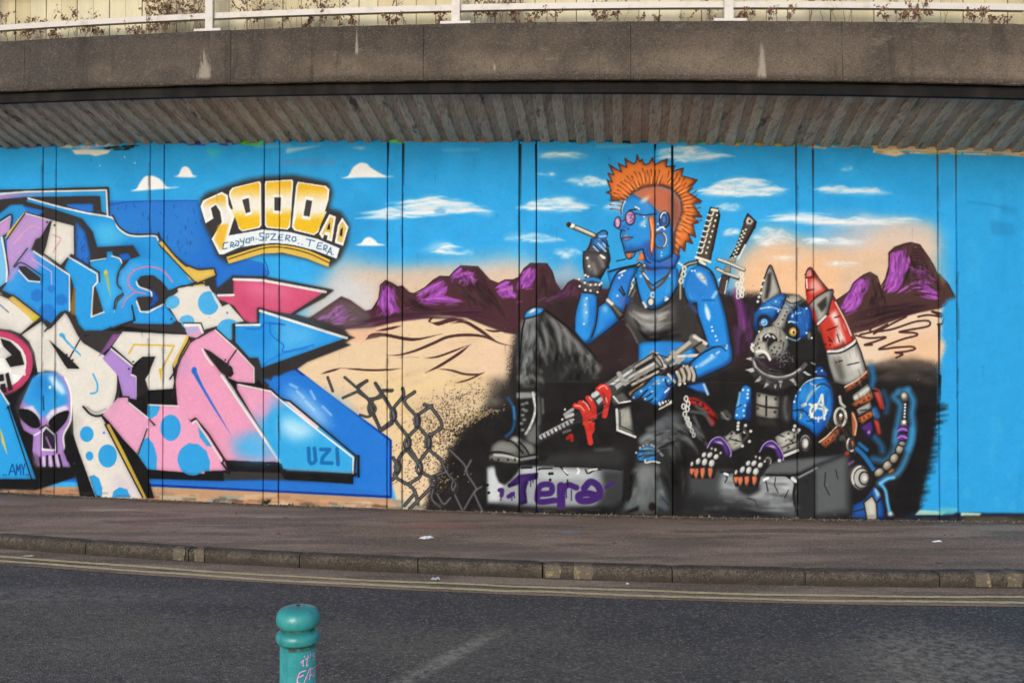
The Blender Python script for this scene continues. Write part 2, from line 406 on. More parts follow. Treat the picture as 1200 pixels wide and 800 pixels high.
Sx('980,352 996,341 1000,332 1012,322 1020,319 1028,324 1032,336 1038,326 1042,311 1042,296 1050,290 1060,286 1067,284 1078,287 1090,304 1098,320 1110,331 1119,348', 1.4, (56, 38, 40), sm=False)
at('K')
Sx('690,95 720,135 730,180', 4, (120, 90, 60), tap=1, soft=1, a=.7)
for q in ['340,380 300,440 420,430 560,385 640,380 640,410 540,430 470,445 560,450 570,465 480,490 350,545 450,535 540,530 560,545 500,560 445,565 490,575 450,595',
          '215,465 290,480 390,475 330,500 265,520 310,520', '320,455 420,400 510,355', '580,355 640,345 720,355 660,325 730,345 720,395 695,400', '240,460 320,440 400,400']:
    Sx(q, 2.4, (84, 52, 50))
at('P')
F('1020,432 1100,428 1103,470 1092,540 1080,606 1010,606 1000,470', (38, 35, 35), soft=7, grit=.8)
folds('1010,424 1050,420 1100,426', '1010,446 1050,446 1100,450', 60, 5, [(70, 62, 58), (110, 98, 90), (40, 37, 36), (150, 130, 112)], soft=3, a=.4, lo=.1, hi=.3)
F('1030,424 1070,418 1100,426 1100,448 1030,448', (70, 62, 58), soft=5, a=.6)
# the plain blue on the right, with brushed margin
F('1103.5,362 1110,352 1122,348 1122,150 1370,150 1370,606 1086,606 1078,600 1083,575 1090,545 1096,512 1100,480 1101.5,445 1103,420 1110,404 1102,395 1104,380', (48, 164, 226), soft=3.2, grit=.8)
F('1122,150 1370,150 1370,606 1122,606', (48, 163, 224), soft=0)
for k in range(60):
    x = rng.uniform(1105, 1360); y = rng.uniform(200, 580)
    Sx([(x, y), (x + rng.uniform(-6, 6), y + rng.uniform(20, 70))], rng.uniform(3, 9), [(70, 178, 232), (40, 150, 214), (58, 170, 224)][k % 3], soft=4, a=.28)
for k in range(90):
    y = rng.uniform(470, 600); x = 1101 - (max(0, y - 470) / 135) ** 1.3 * 32
    Sx([(x - 26, y + 5), (x + rng.uniform(0, 12), y)], rng.uniform(2, 6), BLK, soft=2.4, a=.5, tap=2)
F('1160,258 1188,262 1190,276 1162,276', (40, 130, 184), soft=3, a=.45)
F('1172,240 1192,244 1190,252 1174,250', (40, 130, 184), soft=3, a=.4)
Sx('1135,237 1160,240 1180,244', 2, (40, 130, 184), soft=1.5, a=.5)

# ------------------------------------------------------------------ the mural: lettering on the left
at('P')
F('-170,236 232,235 262,296 308,308 316,320 300,345 346,432 458,514 458,582 172,569 -170,552', (40, 116, 206), soft=.5)
F('20,240 230,238 238,300 120,320 20,300', (52, 134, 214), soft=12, a=.6)
F('330,445 400,470 440,520 430,560 340,530', (50, 140, 226), soft=12, a=.7)
F('345,470 375,480 385,500 350,500', (200, 226, 244), soft=8, a=.6)
Sx('128,240 160,236 232,235', 1.2, (40, 80, 170), a=.9)
Sx('309,303 314,315 314,322 306,326', 1.2, (30, 80, 180), a=.9)
for k in range(90):
    x, y = rng.uniform(85, 235), rng.uniform(238, 318)
    d = rng.uniform(-2.6, 2.6)
    Sx([(x, y), (x + d, y + rng.uniform(2, 6))], .9, (40, 72, 130), a=.65)
for k in range(60):
    x, y = rng.uniform(300, 450), rng.uniform(440, 560)
    Sx([(x, y), (x + rng.uniform(-3, 3), y + rng.uniform(-3, 3))], 1.4, (90, 130, 160), a=.28)
Sx('346,432 400,474 458,516 458,582 330,576 172,568', 3, NAV, sm=False)
Sx('452,518 452,578', 1, (140, 180, 226), a=.7)
F('-170,570 172,570 330,577 458,584 470,586 470,610 -170,604', (192, 150, 114), soft=.8)
for k in range(110):
    x = rng.uniform(-160, 470); y = 572 + max(x, 0) * .03 + rng.uniform(0, 14)
    Sx([(x, y), (x + rng.uniform(10, 40), y + rng.uniform(-1, 2))], rng.uniform(2, 4), [(214, 176, 136), (176, 122, 88), (118, 160, 162), (222, 198, 166), (196, 128, 98)][k % 5], soft=1.6, a=.6)
# charcoal mass behind the letters
at('P')
F('-170,300 0,312 25,270 60,240 118,232 126,252 140,276 182,276 206,300 232,320 252,318 254,338 272,324 310,324 390,340 345,368 402,384 412,396 402,404 350,424 320,446 300,440 310,446 360,495 416,535 418,556 412,566 330,562 262,562 172,560 150,556 112,560 80,560 40,572 0,572 -170,560', CHAR, soft=1.2)
F('-170,430 0,440 60,400 130,380 200,390 300,440 320,470 330,540 412,556 412,566 336,561 324,544 262,552 262,563 172,560 120,540 84,560 42,574 -170,566', BLK, soft=1)
F('346,434 320,446 330,470 360,490 416,535 440,545 440,520', DBL, soft=2)
at('F')
F('460,90 540,120 720,250 990,470 1000,590 900,560 700,400 520,200', (40, 126, 214), soft=4)
F('500,0 690,0 1000,240 1180,380 1180,690 560,600 990,590 990,470 560,140 470,80', (38, 122, 212), soft=.5)
F('560,60 700,120 800,220 840,310 760,280 600,130', (170, 212, 244), soft=9, a=.8)
for q in ['640,90 680,130', '720,90 745,135', '790,180 840,230', '690,150 740,200', '640,70 600,50']:
    Sx(q, 2, (190, 224, 248), soft=1, a=.7)
Sx('1000,470 1000,590', 3, BLK, sm=False)
F('200,480 540,510 575,560 995,572 985,590 970,590 970,635 570,608 545,570 250,560 250,580 195,560 215,615 0,608 -300,600 -300,560 200,555', BLK)
at('A')
# stripe bar at the top
Sx('0,318 150,318 400,308 632,303 637,465', 3.2, CHAR, sm=False)
F('-300,345 0,335 150,325 600,318 626,318 632,455 594,440 586,345 330,350 150,352 0,368 -300,380', (176, 140, 200), g=(0, 0, 330, 0, (50, 158, 222)))
Sx('-300,344 0,337 150,324 450,318 622,314 630,460', 1.9, WHT, sm=False)
F('-300,420 0,370 40,365 150,355 586,348 592,455 552,440 548,390 60,402 0,450 -300,480', CHAR)
F('390,395 546,392 548,442 500,440 390,410', (48, 120, 208), soft=.4)
F('0,450 60,400 130,398 160,440 70,560 30,600 -60,600', (48, 150, 218), soft=.6)
# cyan swoosh and the E
F('165,360 330,405 500,445 655,475 690,530 740,570 800,582 905,580 935,620 1010,700 1080,770 1145,852 990,905 960,860 860,820 700,800 760,720 820,700 780,635 570,648 545,570 490,490 330,430 150,385', (44, 154, 222))
F('540,520 660,500 700,560 780,600 700,640 580,640', (84, 190, 236), soft=8, a=.8)
F('640,620 780,605 900,700 860,720', (30, 120, 196), soft=8, a=.6)
Sx('165,362 330,407 500,447 655,476 690,532 740,572 800,584 905,582 928,606', 2, WHT)
Sx('660,462 695,525 745,562 800,574 912,574 935,600', 2, CHAR)
F('150,380 330,430 480,480 545,560 565,650 780,640 822,700 820,700 760,715 540,695 520,570 450,490 320,450 135,405', CHAR)
F('440,490 500,560 530,690 520,790 440,790', (48, 116, 204), soft=3)
for k in range(14):
    x, y = rng.uniform(445, 520), rng.uniform(560, 740)
    Sx([(x, y), (x + rng.uniform(-12, 12), y + rng.uniform(8, 20))], .9, (40, 66, 110), a=.6)
F('690,690 750,680 770,715 720,730', (40, 104, 200), soft=.5)
# yellow edge
F('930,625 950,610 1080,755 1200,790 1200,900 1150,900 1080,790', YEL)
Sx('930,565 945,600 1080,750 1200,785', 2, CHAR)
Sx('930,630 1080,790 1150,860', 1.6, CHAR)
at('E')
F('0,60 60,85 155,78 166,115 60,155 0,90', YEL)
Sx('0,55 60,78 155,72 168,115 60,158', 2, CHAR, sm=False)
# lilac and white G
at('A')
F('-60,560 -10,510 65,460 55,550 0,590', (196, 150, 206)); Sx('-10,500 68,458 55,560 10,590', 1.8, CHAR); Sx('-8,510 60,468', 1, WHT)
F('30,600 45,560 140,445 160,450 110,520 60,590', (222, 190, 120))
F('145,450 305,488 240,600 150,690 100,750 90,820 45,840 40,610 100,530', (186, 150, 206))
Sx('80,630 140,560 190,525 240,540', 1.6, PNK, a=.8)
F('305,490 435,520 435,690 400,700 350,760 250,700 270,640', BONE)
Sx('310,575 355,600 325,650 310,680', 1.8, (220, 160, 170), a=.9)
Sx('300,488 240,595', 1.6, INK); Sx('40,600 150,445 300,485 435,520 437,690', 1.6, CHAR, sm=False); Sx('150,450 300,492', 1.2, WHT)
dots('275,502 318,520', 1.2, INK)
F('210,600 245,590 265,650 235,690 180,670', CHAR)
F('0,590 20,590 40,760 40,850 0,880 -60,880 -60,600', (120, 190, 232)); Sx('10,590 38,760 38,850', 2, WHT)
Sx('20,585 48,760 48,850 0,890', 1.6, CHAR)
at('B')
F('80,60 160,-50 195,-30 405,120 410,330 380,315 300,395 100,240 10,200 45,150 60,90', (70, 160, 226), g=(60, 60, 200, 130, (48, 150, 222)))
F('80,60 160,-50 195,-30 300,50 200,80 120,60 60,150 40,140', (176, 146, 208), soft=3)
F('190,-30 408,115 408,330 380,312 345,340', (46, 150, 224), soft=2, a=.8)
Sx('195,-28 408,112 408,320', 2, WHT, sm=False); Sx('205,-45 415,100 416,330', 2, CHAR, sm=False)
Sx('190,20 300,90 302,190', 1.6, (200, 170, 214), sm=False, a=.8)
F('105,60 150,60 240,130 230,148 170,140 130,100', CHAR); Sx('110,85 165,145 232,152', 1.6, WHT, sm=False)
Sx('80,60 160,-45', 1.4, CHAR); Sx('85,65 130,40 240,110', 1.4, CHAR)
for x, y, r in [(215, 230, 36), (360, 255, 34), (300, 190, 22), (275, 330, 50)]: O(x, y, r, r, (42, 118, 204), soft=1, a=.8)
# letter u
F('375,70 405,5 570,105 575,150 550,180 535,355 605,330 560,180 570,110 525,75 525,25 620,10 620,-35 655,-35 665,0 700,15 715,45 690,100 700,160 720,215 680,250 672,320 700,370 640,420 560,452 500,442 460,400 440,340 430,170 410,110', (46, 158, 226))
F('560,160 600,100 650,80 690,120 690,220 650,300 610,330', (72, 176, 232), soft=4, a=.7)
F('552,180 537,352 605,328 570,210', (70, 62, 56))
Sx('402,5 568,104 572,150 545,182 535,355 608,328', 1.8, WHT, sm=False)
Sx('415,-8 580,95 582,150', 1.8, CHAR, sm=False)
Sx('525,70 525,25 620,10 620,-32 655,-32', 1.6, CHAR, sm=False); Sx('530,28 618,14', 1.4, WHT); Sx('655,0 700,15 715,45', 1.6, WHT)
O(620, 98, 11, 18, (206, 190, 60)); F('610,105 632,105 652,260', (160, 180, 110))
Sx('680,250 668,330', 1.4, (120, 190, 230)); Sx('720,45 690,110 690,170 725,210 680,250 668,310', 2, CHAR)
F('430,190 442,190 440,350 415,340 412,300', (140, 110, 60))
# letter E
F('695,150 700,90 740,50 810,22 880,18 950,55 1000,100 1145,150 990,205 960,160 900,112 830,112 800,150 830,190 885,205 890,235 800,240 810,300 830,330 960,280 1045,370 1000,400 780,395 780,385 690,410 650,420 672,330 690,270 730,230', (48, 156, 226))
F('700,130 720,80 780,50 840,50 780,90 750,150 780,210 700,290 680,300 700,240 740,215 705,170', (110, 180, 232), soft=4, a=.55)
Sx('1010,150 960,90 900,65 840,65 785,85 752,130 755,170 790,205 850,220', 2, (190, 130, 170)); Sx('790,215 740,250 715,300', 1.6, (190, 130, 170))
F('800,150 830,115 900,112 950,150 962,200 950,270 900,300 830,325 800,262 840,240 888,235 884,205 830,190', (62, 58, 58))
F('890,185 935,250 900,290 860,300 890,270 895,235', (40, 90, 180))
Sx('798,150 815,180 880,205 890,235', 1.8, WHT); Sx('800,265 822,325 870,328 962,280', 2, WHT, sm=False)
Sx('772,290 790,375 650,425', 1.8, INK, sm=False); Sx('690,410 560,455 480,440 440,360', 1.8, CHAR)
F('772,290 782,380 790,380', INK)
Sx('985,205 1050,190 1150,152', 2, CHAR); Sx('962,275 1045,380', 1.4, INK); dots('1035,345 1005,368', 1.1, INK)
# white spotted piece
F('968,262 1050,205 1120,182 1200,172 1200,480 1160,470 1100,400 1045,385', BONE)
at('E')
F('-60,190 0,178 120,175 188,300 245,278 335,380 272,392 272,500 170,410 100,430 60,380 -40,385', BONE)
Sx('-150,230 -60,185 0,172 125,168 190,295', 2, CHAR); Sx('120,178 186,302', 1.6, WHT); Sx('245,278 335,380', 1.8, CHAR)
O(122, 275, 62, 70, (76, 172, 226)); O(240, 430, 70, 62, (76, 172, 226)); O(0, 385, 40, 40, (100, 180, 226)); dots('232,332', 1.4, (90, 150, 210))
F('120,175 200,290 190,310 160,260', BONE)
at('B')
O(1010, 270, 44, 38, (90, 180, 228), rot=-30); F('1045,380 1065,352 1100,345 1130,360 1140,390', (90, 180, 228))
# hot pink arrow
at('E')
F('258,115 270,115 450,122 858,198 800,245 600,350 420,310 410,380 370,392 330,372 265,290 172,248 172,220 225,215 228,160 258,158', CHAR, soft=.6)
F('268,135 440,140 812,205 600,340 415,308 408,388 370,392 330,372 270,290 178,250 178,228 268,228', (210, 88, 124))
F('330,150 620,190 560,250 380,230', (226, 120, 152), soft=8, a=.7)
F('280,150 320,300 380,380 400,330 300,200', (190, 66, 106), soft=7, a=.6)
Sx('270,136 440,142 808,210', 3, WHT, sm=False); Sx('178,230 268,228', 2.6, WHT)
# cyan arrow
F('405,305 420,300 985,478 900,500 958,520 700,620 640,660 530,690 430,720 390,740 330,640 260,520 260,395 405,390', (56, 52, 52), soft=.8)
F('422,318 932,478 432,655 412,595 362,595 277,500 277,402 420,402', (48, 154, 224))
F('520,360 780,440 700,520 540,560', (90, 184, 238), soft=10, a=.8)
F('430,330 520,380 500,480 440,560 300,500 290,420 430,420', (34, 138, 216), soft=8, a=.6)
Sx('424,320 932,480', 3, WHT); Sx('280,404 420,402', 2.4, WHT); Sx('275,400 275,500', 1.6, INK)
Sx('340,425 420,425 460,390 570,402 470,395', 1.4, (34, 110, 196)); Sx('480,400 490,460 560,520 565,560 740,520', 1.4, (34, 110, 196)); Sx('430,640 560,570 700,540', 3, (40, 120, 210), soft=1, a=.6)
# second row: white O/P
at('B')
F('45,245 75,232 235,355 205,385 150,345', (222, 186, 100)); Sx('45,245 75,228 240,355', 1.8, CHAR, sm=False)
F('200,385 235,355 160,345', (214, 200, 60))
F('-120,170 -30,190 40,245 200,385 120,455 60,430 -120,440', BONE)
F('-120,330 60,400 110,450 -60,440', (190, 186, 182), soft=6, a=.7); Sx('0,285 50,330', 1.6, (120, 120, 150)); Sx('-60,200 45,245', 1.6, CHAR)
F('120,455 240,378 285,430 370,345 385,325 470,480 560,570 640,640 685,720 690,800 680,860 640,900 560,925 500,880 430,800 380,740 300,690 220,680 200,560 170,500', BONE)
F('180,500 300,480 300,600 220,660', (206, 200, 192), soft=7, a=.6)
Sx('120,460 240,378', 1.8, INK); Sx('262,440 300,400 380,328 470,480 560,575 640,640 688,720 695,800', 2, CHAR)
F('260,440 285,425 250,390 255,380 300,415 375,330 365,350 300,420', CHAR)
F('285,490 310,510 400,590 460,650 478,690 460,718 430,700 380,640 330,560', INK)
Sx('405,600 468,488', 1.6, INK); dots('390,578 425,608', 1.2, INK)
Sx('355,460 420,530 500,610 545,680 570,740 565,790 530,805', 2, (66, 168, 220)); F('345,455 375,455 400,520', (66, 168, 220)); O(360, 462, 14, 12, (66, 168, 220))
Sx('480,480 500,450 690,450 720,440', 5, CHAR)
F('470,480 560,450 700,440 660,480 600,600 560,560', (62, 58, 58))
# pink ringed badge
O(-15, 625, 205, 200, CHAR, soft=1); O(-15, 625, 208, 190, (200, 70, 110)); O(-15, 625, 170, 152, WHT)
F('0,480 60,500 120,560 145,640 60,650 30,600 70,580 20,530', INK); F('-60,500 20,540 60,585 20,600 -60,590', (214, 208, 204))
F('30,690 50,680 75,780 50,790', INK); F('-40,700 20,690 25,730 -40,740', INK); F('0,750 30,745 40,800 0,800', INK); F('60,650 145,635 150,700 70,690', (224, 218, 214))
# chrome skull
at('C')
F('90,190 110,120 180,40 260,-30 330,-20 400,60 415,180 425,260 380,360 380,430 415,540 210,540 190,440 195,350 130,300', CHAR, soft=2)
F('115,180 160,80 190,20 230,-15 330,-20 380,10 410,90 420,180 420,260 375,345 375,430 412,535 220,530 190,440 195,350 140,320 120,270', (176, 136, 202))
F('130,150 190,10 240,-15 330,-15 385,60 400,160 360,185 280,220 250,250 190,190', (52, 158, 222), soft=3)
F('200,20 250,0 300,10 280,120 200,150', (40, 130, 206), soft=6, a=.7)
F('280,5 310,0 370,60 385,105 360,110 310,60', (214, 230, 240), soft=2.5, a=.95); O(292, 68, 7, 9, WHT, soft=1)
Sx('380,10 412,90 418,180 410,270 372,350 378,430', 2.2, WHT)
F('130,190 190,175 230,230 235,290 210,310 150,280', (225, 215, 235), soft=1.5); F('270,240 300,200 380,175 400,190 360,260 310,330 290,300', (225, 215, 235), soft=1.5)
F('110,200 170,200 220,240 235,295 190,305 130,260', BLK, sm=True); F('285,270 330,225 400,205 390,260 350,310 315,340 295,310', BLK, sm=True)
Sx('252,120 255,200', 1.6, (30, 60, 110))
F('245,320 270,290 320,340 330,440 240,440', WHT); F('250,335 270,310 315,350 320,430 250,425', (50, 40, 60)); Sx('270,360 300,430', 2.2, (190, 150, 205))
Sx('232,310 270,290 330,345 332,450', 1.6, INK, sm=False); Sx('200,350 235,330', 2, (230, 215, 240))
for q in ['232,480 238,530', '275,470 275,530', '310,470 320,535', '345,465 362,535', '378,440 400,500']: Sx(q, 2.4, BLK)
for q in ['255,480 258,528', '292,475 298,528', '330,470 342,530']: Sx(q, 3, (222, 205, 232))
F('195,450 230,470 225,530 200,520', (120, 96, 130), soft=2)
# cyan stem with the name below
F('-170,60 0,80 60,165 60,190 215,605 0,605 -170,605', (46, 160, 226)); F('45,185 65,190 215,603 180,603', (46, 150, 214))
Sx('0,85 50,165', 2, WHT); Sx('45,180 185,605', 1.4, BLK, sm=False); Sx('65,190 218,605', 2.6, BLK, sm=False); Sx('40,190 65,175', 1.4, BLK)
F('0,300 20,360 45,470 10,390', (214, 190, 70))
for q in ['20,580 22,582', '34,580 36,582', '52,580 70,520 75,520 90,580', '58,560 84,560', '95,580 98,520 107,555 117,520 122,580', '126,520 136,552 146,516', '136,552 138,580', '152,580 154,582', '164,580 166,582']:
    Sx(q, 1.5, (22, 82, 150), sm=False)
F('-170,605 0,605 220,605 220,660 0,650 -170,640', BLK); F('210,545 420,545 415,560 408,600 230,598', BLK)
# white P leg with spots
F('395,-40 470,-40 620,90 560,120 590,235 625,290 850,715 560,712 450,440 430,340 425,200 415,60', BONE)
F('430,200 480,260 460,420 430,330', (196, 190, 184), soft=5, a=.7); F('640,560 760,600 830,700 700,710', (206, 190, 206), soft=9, a=.6)
F('490,180 530,225 590,232 650,190 690,100 690,0 640,-100 470,-200 480,60', BONE)
F('500,170 560,205 640,170 680,80 690,120 640,215 580,235 530,225', (214, 208, 202), soft=2)
Sx('488,182 530,225 580,235 640,205 680,130 692,40 688,-40', 2.6, INK); Sx('510,185 560,215 620,195', 1.2, (150, 146, 142), soft=1)
Sx('545,-10 570,50 565,95 530,105', 2, (66, 168, 220))
for x, y, rx, ry in [(508, 342, 40, 46), (630, 470, 55, 68), (524, 470, 23, 27)]: O(x, y, rx, ry, (52, 160, 220))
dots('608,335', 1.6, (110, 130, 220))
F('522,590 550,580 580,600 600,660 595,712 560,712', (52, 160, 220)); F('655,712 665,675 700,652 745,665 765,714', (52, 160, 220))
F('620,290 640,280 862,690 850,720 835,710', (226, 190, 80)); Sx('615,285 835,712', 1.8, BLK, sm=False); Sx('640,275 862,690', 1.6, BLK, sm=False)
F('640,270 700,350 870,600 905,718 860,718', BLK); F('395,330 430,350 460,440 560,714 470,714 440,560 405,555 415,540 378,430', BLK)
# second row: white E
at('B')
F('575,590 660,455 710,455 640,540', (140, 90, 150)); F('600,600 650,540 775,640 770,690 800,705 800,840 720,825 690,700', (172, 136, 204))
Sx('650,543 775,645', 1.8, WHT); Sx('770,695 800,705 802,820', 1.8, WHT, sm=False)
F('720,440 1100,460 1090,500 1010,630 1015,690 1025,775 870,785 850,720 870,690 910,590 835,590 820,600 775,640 655,530', BONE)
F('1100,460 1115,500 1020,660 1010,630', YEL); Sx('720,437 1105,457 1118,500 1020,665', 1.8, INK, sm=False); Sx('655,530 780,640', 1.8, INK); dots('780,618 755,660', 1.2, INK)
F('835,588 912,588 868,690 850,720 870,790 800,830 800,705 775,688 800,640', INK)
Sx('755,570 785,518 1020,525 945,670', 2, (220, 180, 60), sm=False); F('930,660 952,660 945,735', (220, 180, 60))
Sx('995,720 1015,690', 1.8, INK); F('1090,470 1100,460 1020,630', YEL)
F('870,785 1030,780 1045,870 1040,880 865,870 860,800', BLK)
# pink lower piece
at('C')
F('600,230 690,130 750,125 755,160 860,240 910,290 865,300 800,455 720,370 640,270', (226, 160, 190))
Sx('715,122 755,125 755,158 860,238 912,296', 1.8, INK, sm=False); Sx('755,158 870,250', 1.6, WHT)
F('640,190 690,130 690,200 640,260', (200, 160, 176), soft=4, a=.6)
F('865,165 1100,175 1108,250 1135,290 1150,258 1200,330 1200,575 865,548 805,460 865,300 915,290 865,240', (230, 160, 190))
F('865,165 940,180 920,230 880,255 862,235', (60, 164, 220)); O(1000, 305, 60, 77, (52, 160, 222)); O(1130, 490, 90, 95, (52, 160, 222)); F('840,375 865,360 900,400 920,470 918,552 865,548 805,460', (52, 160, 222))
Sx('865,165 1100,176 1108,250 1135,288', 2, INK, sm=False); Sx('870,170 1092,180', 1.6, WHT); Sx('865,300 805,460', 1.4, WHT); Sx('862,310 808,460', 1.4, INK)
# big pink R
at('E')
at('P'); F('235,394 252,386 278,409 299,430 298,449 278,447 262,440 326,541 266,539 260,535 229,490 225,494 216,486 208,474 205,440 213,420 223,402', (228, 156, 186)); at('E')
Sx('60,480 160,420 290,540 392,650 392,745', 2, CHAR, sm=False); Sx('160,432 285,545 388,655 388,740', 1.4, WHT, sm=False)
F('90,540 130,555 260,650 270,690 250,710 200,690 130,600', INK); Sx('85,545 130,620 290,800', 1.8, WHT); Sx('235,622 285,550', 1.6, INK); dots('220,608 238,628', 1.1, INK)
F('-20,400 70,400 95,450 55,480 0,470 -10,440', (226, 160, 190)); F('-25,395 75,395 95,450 85,455 60,410 -20,415', WHT)
F('-20,420 60,415 75,440 0,460', (140, 180, 226), soft=2, a=.6); Sx('-25,392 78,392 100,452 55,482', 1.6, CHAR, sm=False); Sx('-90,830 -75,730 -50,600 0,505 10,475', 1.8, INK)
at('F')
F('-20,-30 150,-60 215,0 540,500 230,490 200,470 45,250 25,270 -20,230 -60,60', (228, 154, 184))
F('-50,-100 20,-120 0,0 -50,30', (200, 150, 190), soft=5, a=.6)
F('260,370 420,330 520,480 400,500 280,470', (84, 176, 226), soft=10); F('330,340 430,330 470,420 380,400', (100, 180, 226), soft=6, a=.6)
Sx('205,0 545,505', 3.4, (190, 188, 190), sm=False); Sx('198,0 535,500', 2.2, WHT, sm=False); Sx('225,0 552,490', 2.4, INK, sm=False)
O(38, 655 - 700 - 5 + 20, 16, 22, DBL); F('25,-20 50,-30 90,60 262,360 150,190 60,40', DBL)
F('20,262 45,250 210,480 235,555 0,560 0,270', (230, 160, 190)); F('60,300 150,415 110,410 70,360', (60, 160, 210)); F('0,395 60,400 110,440 130,500 128,560 0,558', (52, 160, 222))
Sx('20,265 45,250 120,340 215,490 200,510 240,565', 2.4, INK, sm=False); Sx('30,280 50,262 195,490 200,500', 1.6, WHT, sm=False)
# R tail with spray fade and the tag
F('285,40 490,85 550,135 570,140 985,470 975,572 560,545 545,495 390,250 290,80', (228, 158, 188), g=(420, 150, 520, 260, (60, 172, 228)))
F('450,220 540,190 700,300 930,480 970,560 560,540 480,400', (54, 168, 226), soft=5)
F('560,230 720,290 760,340 640,380 540,330', (200, 232, 246), soft=9, a=.85); F('380,180 480,160 470,230 420,260', (226, 158, 190), soft=6, a=.8)
F('560,140 585,140 775,290 760,310 700,270', (240, 214, 218)); Sx('285,40 490,80 540,130 560,140 600,150 985,470 975,572', 2.4, INK, sm=False); Sx('300,52 485,92 540,140 700,270 970,480 968,570', 1.8, WHT, sm=False)
F('580,540 970,560 968,572 575,556', (110, 160, 190), soft=1, a=.7)
for q in ['708,425 712,500 722,515 740,510 750,495 742,425', '780,432 832,432 790,480 785,510 845,512', '875,428 880,520']: Sx(q, 4.4, (28, 112, 178), sm=False)
# airbrushed grey that creeps out from the outlines
x1_ = int((470 - SX0) * S)
v_ = sheet[:, :x1_]; mx_, mn_ = v_.max(2), v_.min(2)
dk_ = ((mx_ < .33) & (mx_ - mn_ < .10)).astype(np.float32)
hl_ = boxblur(boxblur(dk_, 3 * S), 2.2 * S) * (1 - dk_) * np.clip(.35 + vnoise(x1_, CH, 60, 51), 0, 1.2)
v_ *= (1 - .42 * np.clip(hl_, 0, 1))[:, :, None]
for k in range(60):                                  # soft highlights and scuffs on the letters
    x, y = rng.uniform(0, 440), rng.uniform(300, 560)
    F([(x, y), (x + rng.uniform(4, 16), y + rng.uniform(-3, 3)), (x + rng.uniform(-2, 8), y + rng.uniform(3, 9))], [(250, 250, 250), (120, 120, 130)][k % 2], soft=4, a=.10)
# the number logo
at('D')
F('70,370 110,330 230,290 330,255 450,235 620,225 700,240 830,270 850,330 830,420 900,440 950,520 935,630 890,720 830,770 700,720 560,690 440,690 320,720 240,750 170,700 130,590 90,510', CHAR, soft=3.5)
F('85,370 230,310 440,250 620,240 820,275 840,340 800,440 900,470 940,540 890,710 700,650 450,620 250,680 190,690', (66, 62, 62), soft=.5)
def digit(o, hole):
    F(o, WHT, sm=False)
    q = pts(o); c = q.mean(0); q2 = c + (q - c) * np.array([.9, .955])
    u = (q2 / S + np.array([SX0, SY0]) - np.array(_v[:2])) * _v[2]
    t, b = u[:, 1].min(), u[:, 1].max()
    F([tuple(z) for z in u], (236, 188, 52), g=(0, t + (b - t) * .1, 0, t + (b - t) * .38, (236, 230, 218)))
    low = [(x, max(y, t + (b - t) * .56)) for x, y in u]
    F(low, (236, 228, 206), g=(0, t + (b - t) * .56, 0, t + (b - t) * .74, (236, 192, 44)))
    F(hole, WHT); h = pts(hole); c = h.mean(0); h = c + (h - c) * .72
    F([tuple(z) for z in (h / S + np.array([SX0, SY0]) - np.array(_v[:2])) * _v[2]], (74, 70, 70))
digit('262,300 420,262 430,275 432,520 420,535 320,556 300,540 242,345 245,320', '308,358 362,342 376,455 338,468')
digit('455,262 610,252 618,262 600,530 585,545 465,535 452,520 450,290', '500,340 555,342 550,452 500,448')
digit('645,265 810,290 830,310 825,370 765,560 740,578 625,550 610,530 635,290', '690,350 740,360 718,490 668,480')
F('75,410 90,375 200,325 235,345 240,400 275,470 258,520 240,580 290,575 350,560 205,690 185,690 140,600 165,560 200,500 190,440 165,400 135,420 150,480 105,508', WHT)
F('90,400 110,375 195,338 222,350 225,420 258,470 238,530 215,590 205,670 185,670 152,600 180,560 212,500 200,430 170,390 125,415 135,470 112,490', (232, 186, 70), g=(0, 370, 0, 420, (228, 224, 218)))
F('180,520 240,510 230,560 205,660 190,660 158,600', (234, 186, 60), soft=1.5)
F('240,580 440,545 600,560 760,600 890,655 872,715 740,665 600,635 440,628 300,650 205,692', (226, 232, 238))
for q in ['235,620 210,625 205,660 230,655', '250,650 254,618 268,622 268,634 254,638 272,650', '285,625 275,640 295,640 300,615 280,612', '307,600 314,618 328,612', '331,596 325,640 309,644', '345,600 340,622 362,622 362,595 345,600', '372,612 372,590 385,590 385,608', '400,600 402,602', '412,600 414,602',
          '445,565 420,568 425,585 445,590 440,608 420,608', '458,610 460,570 475,572 475,590 460,592', '485,572 515,570 488,605 520,605', '560,575 535,575 530,605 555,608', '535,590 555,590', '572,608 578,578 600,582 595,595 575,595 598,612', '615,588 632,588 635,610 618,615 610,605 615,588', '648,625 650,627', '668,632 670,634',
          '695,600 745,612', '720,606 710,642', '790,625 765,622 755,655 785,660', '760,640 782,642', '795,665 800,635 818,640 815,655 800,655 812,672', '815,690 838,650 842,692', '822,675 840,678', '850,690 852,692']:
    Sx(q, 1.1, (40, 92, 130), sm=False)
F('225,700 440,635 560,632 700,660 835,720 825,765 700,715 560,680 440,685 240,745', (222, 184, 80))
Sx('240,718 440,655 560,650 700,682 830,740', 1.2, INK); Sx('222,702 440,636 560,632 700,660 838,720', 1.6, INK)
F('770,570 830,455 868,470 845,615 815,605 820,580 800,575 790,600', WHT); F('785,570 835,470 855,480 835,600 828,598 835,565 805,558 795,580', (224, 188, 90)); F('822,520 835,500 835,545 815,545', INK)
F('880,520 905,475 942,530 910,640 862,622', WHT); F('890,520 908,495 930,535 905,622 875,612', (222, 190, 100)); F('895,545 910,530 905,585 890,580', INK)

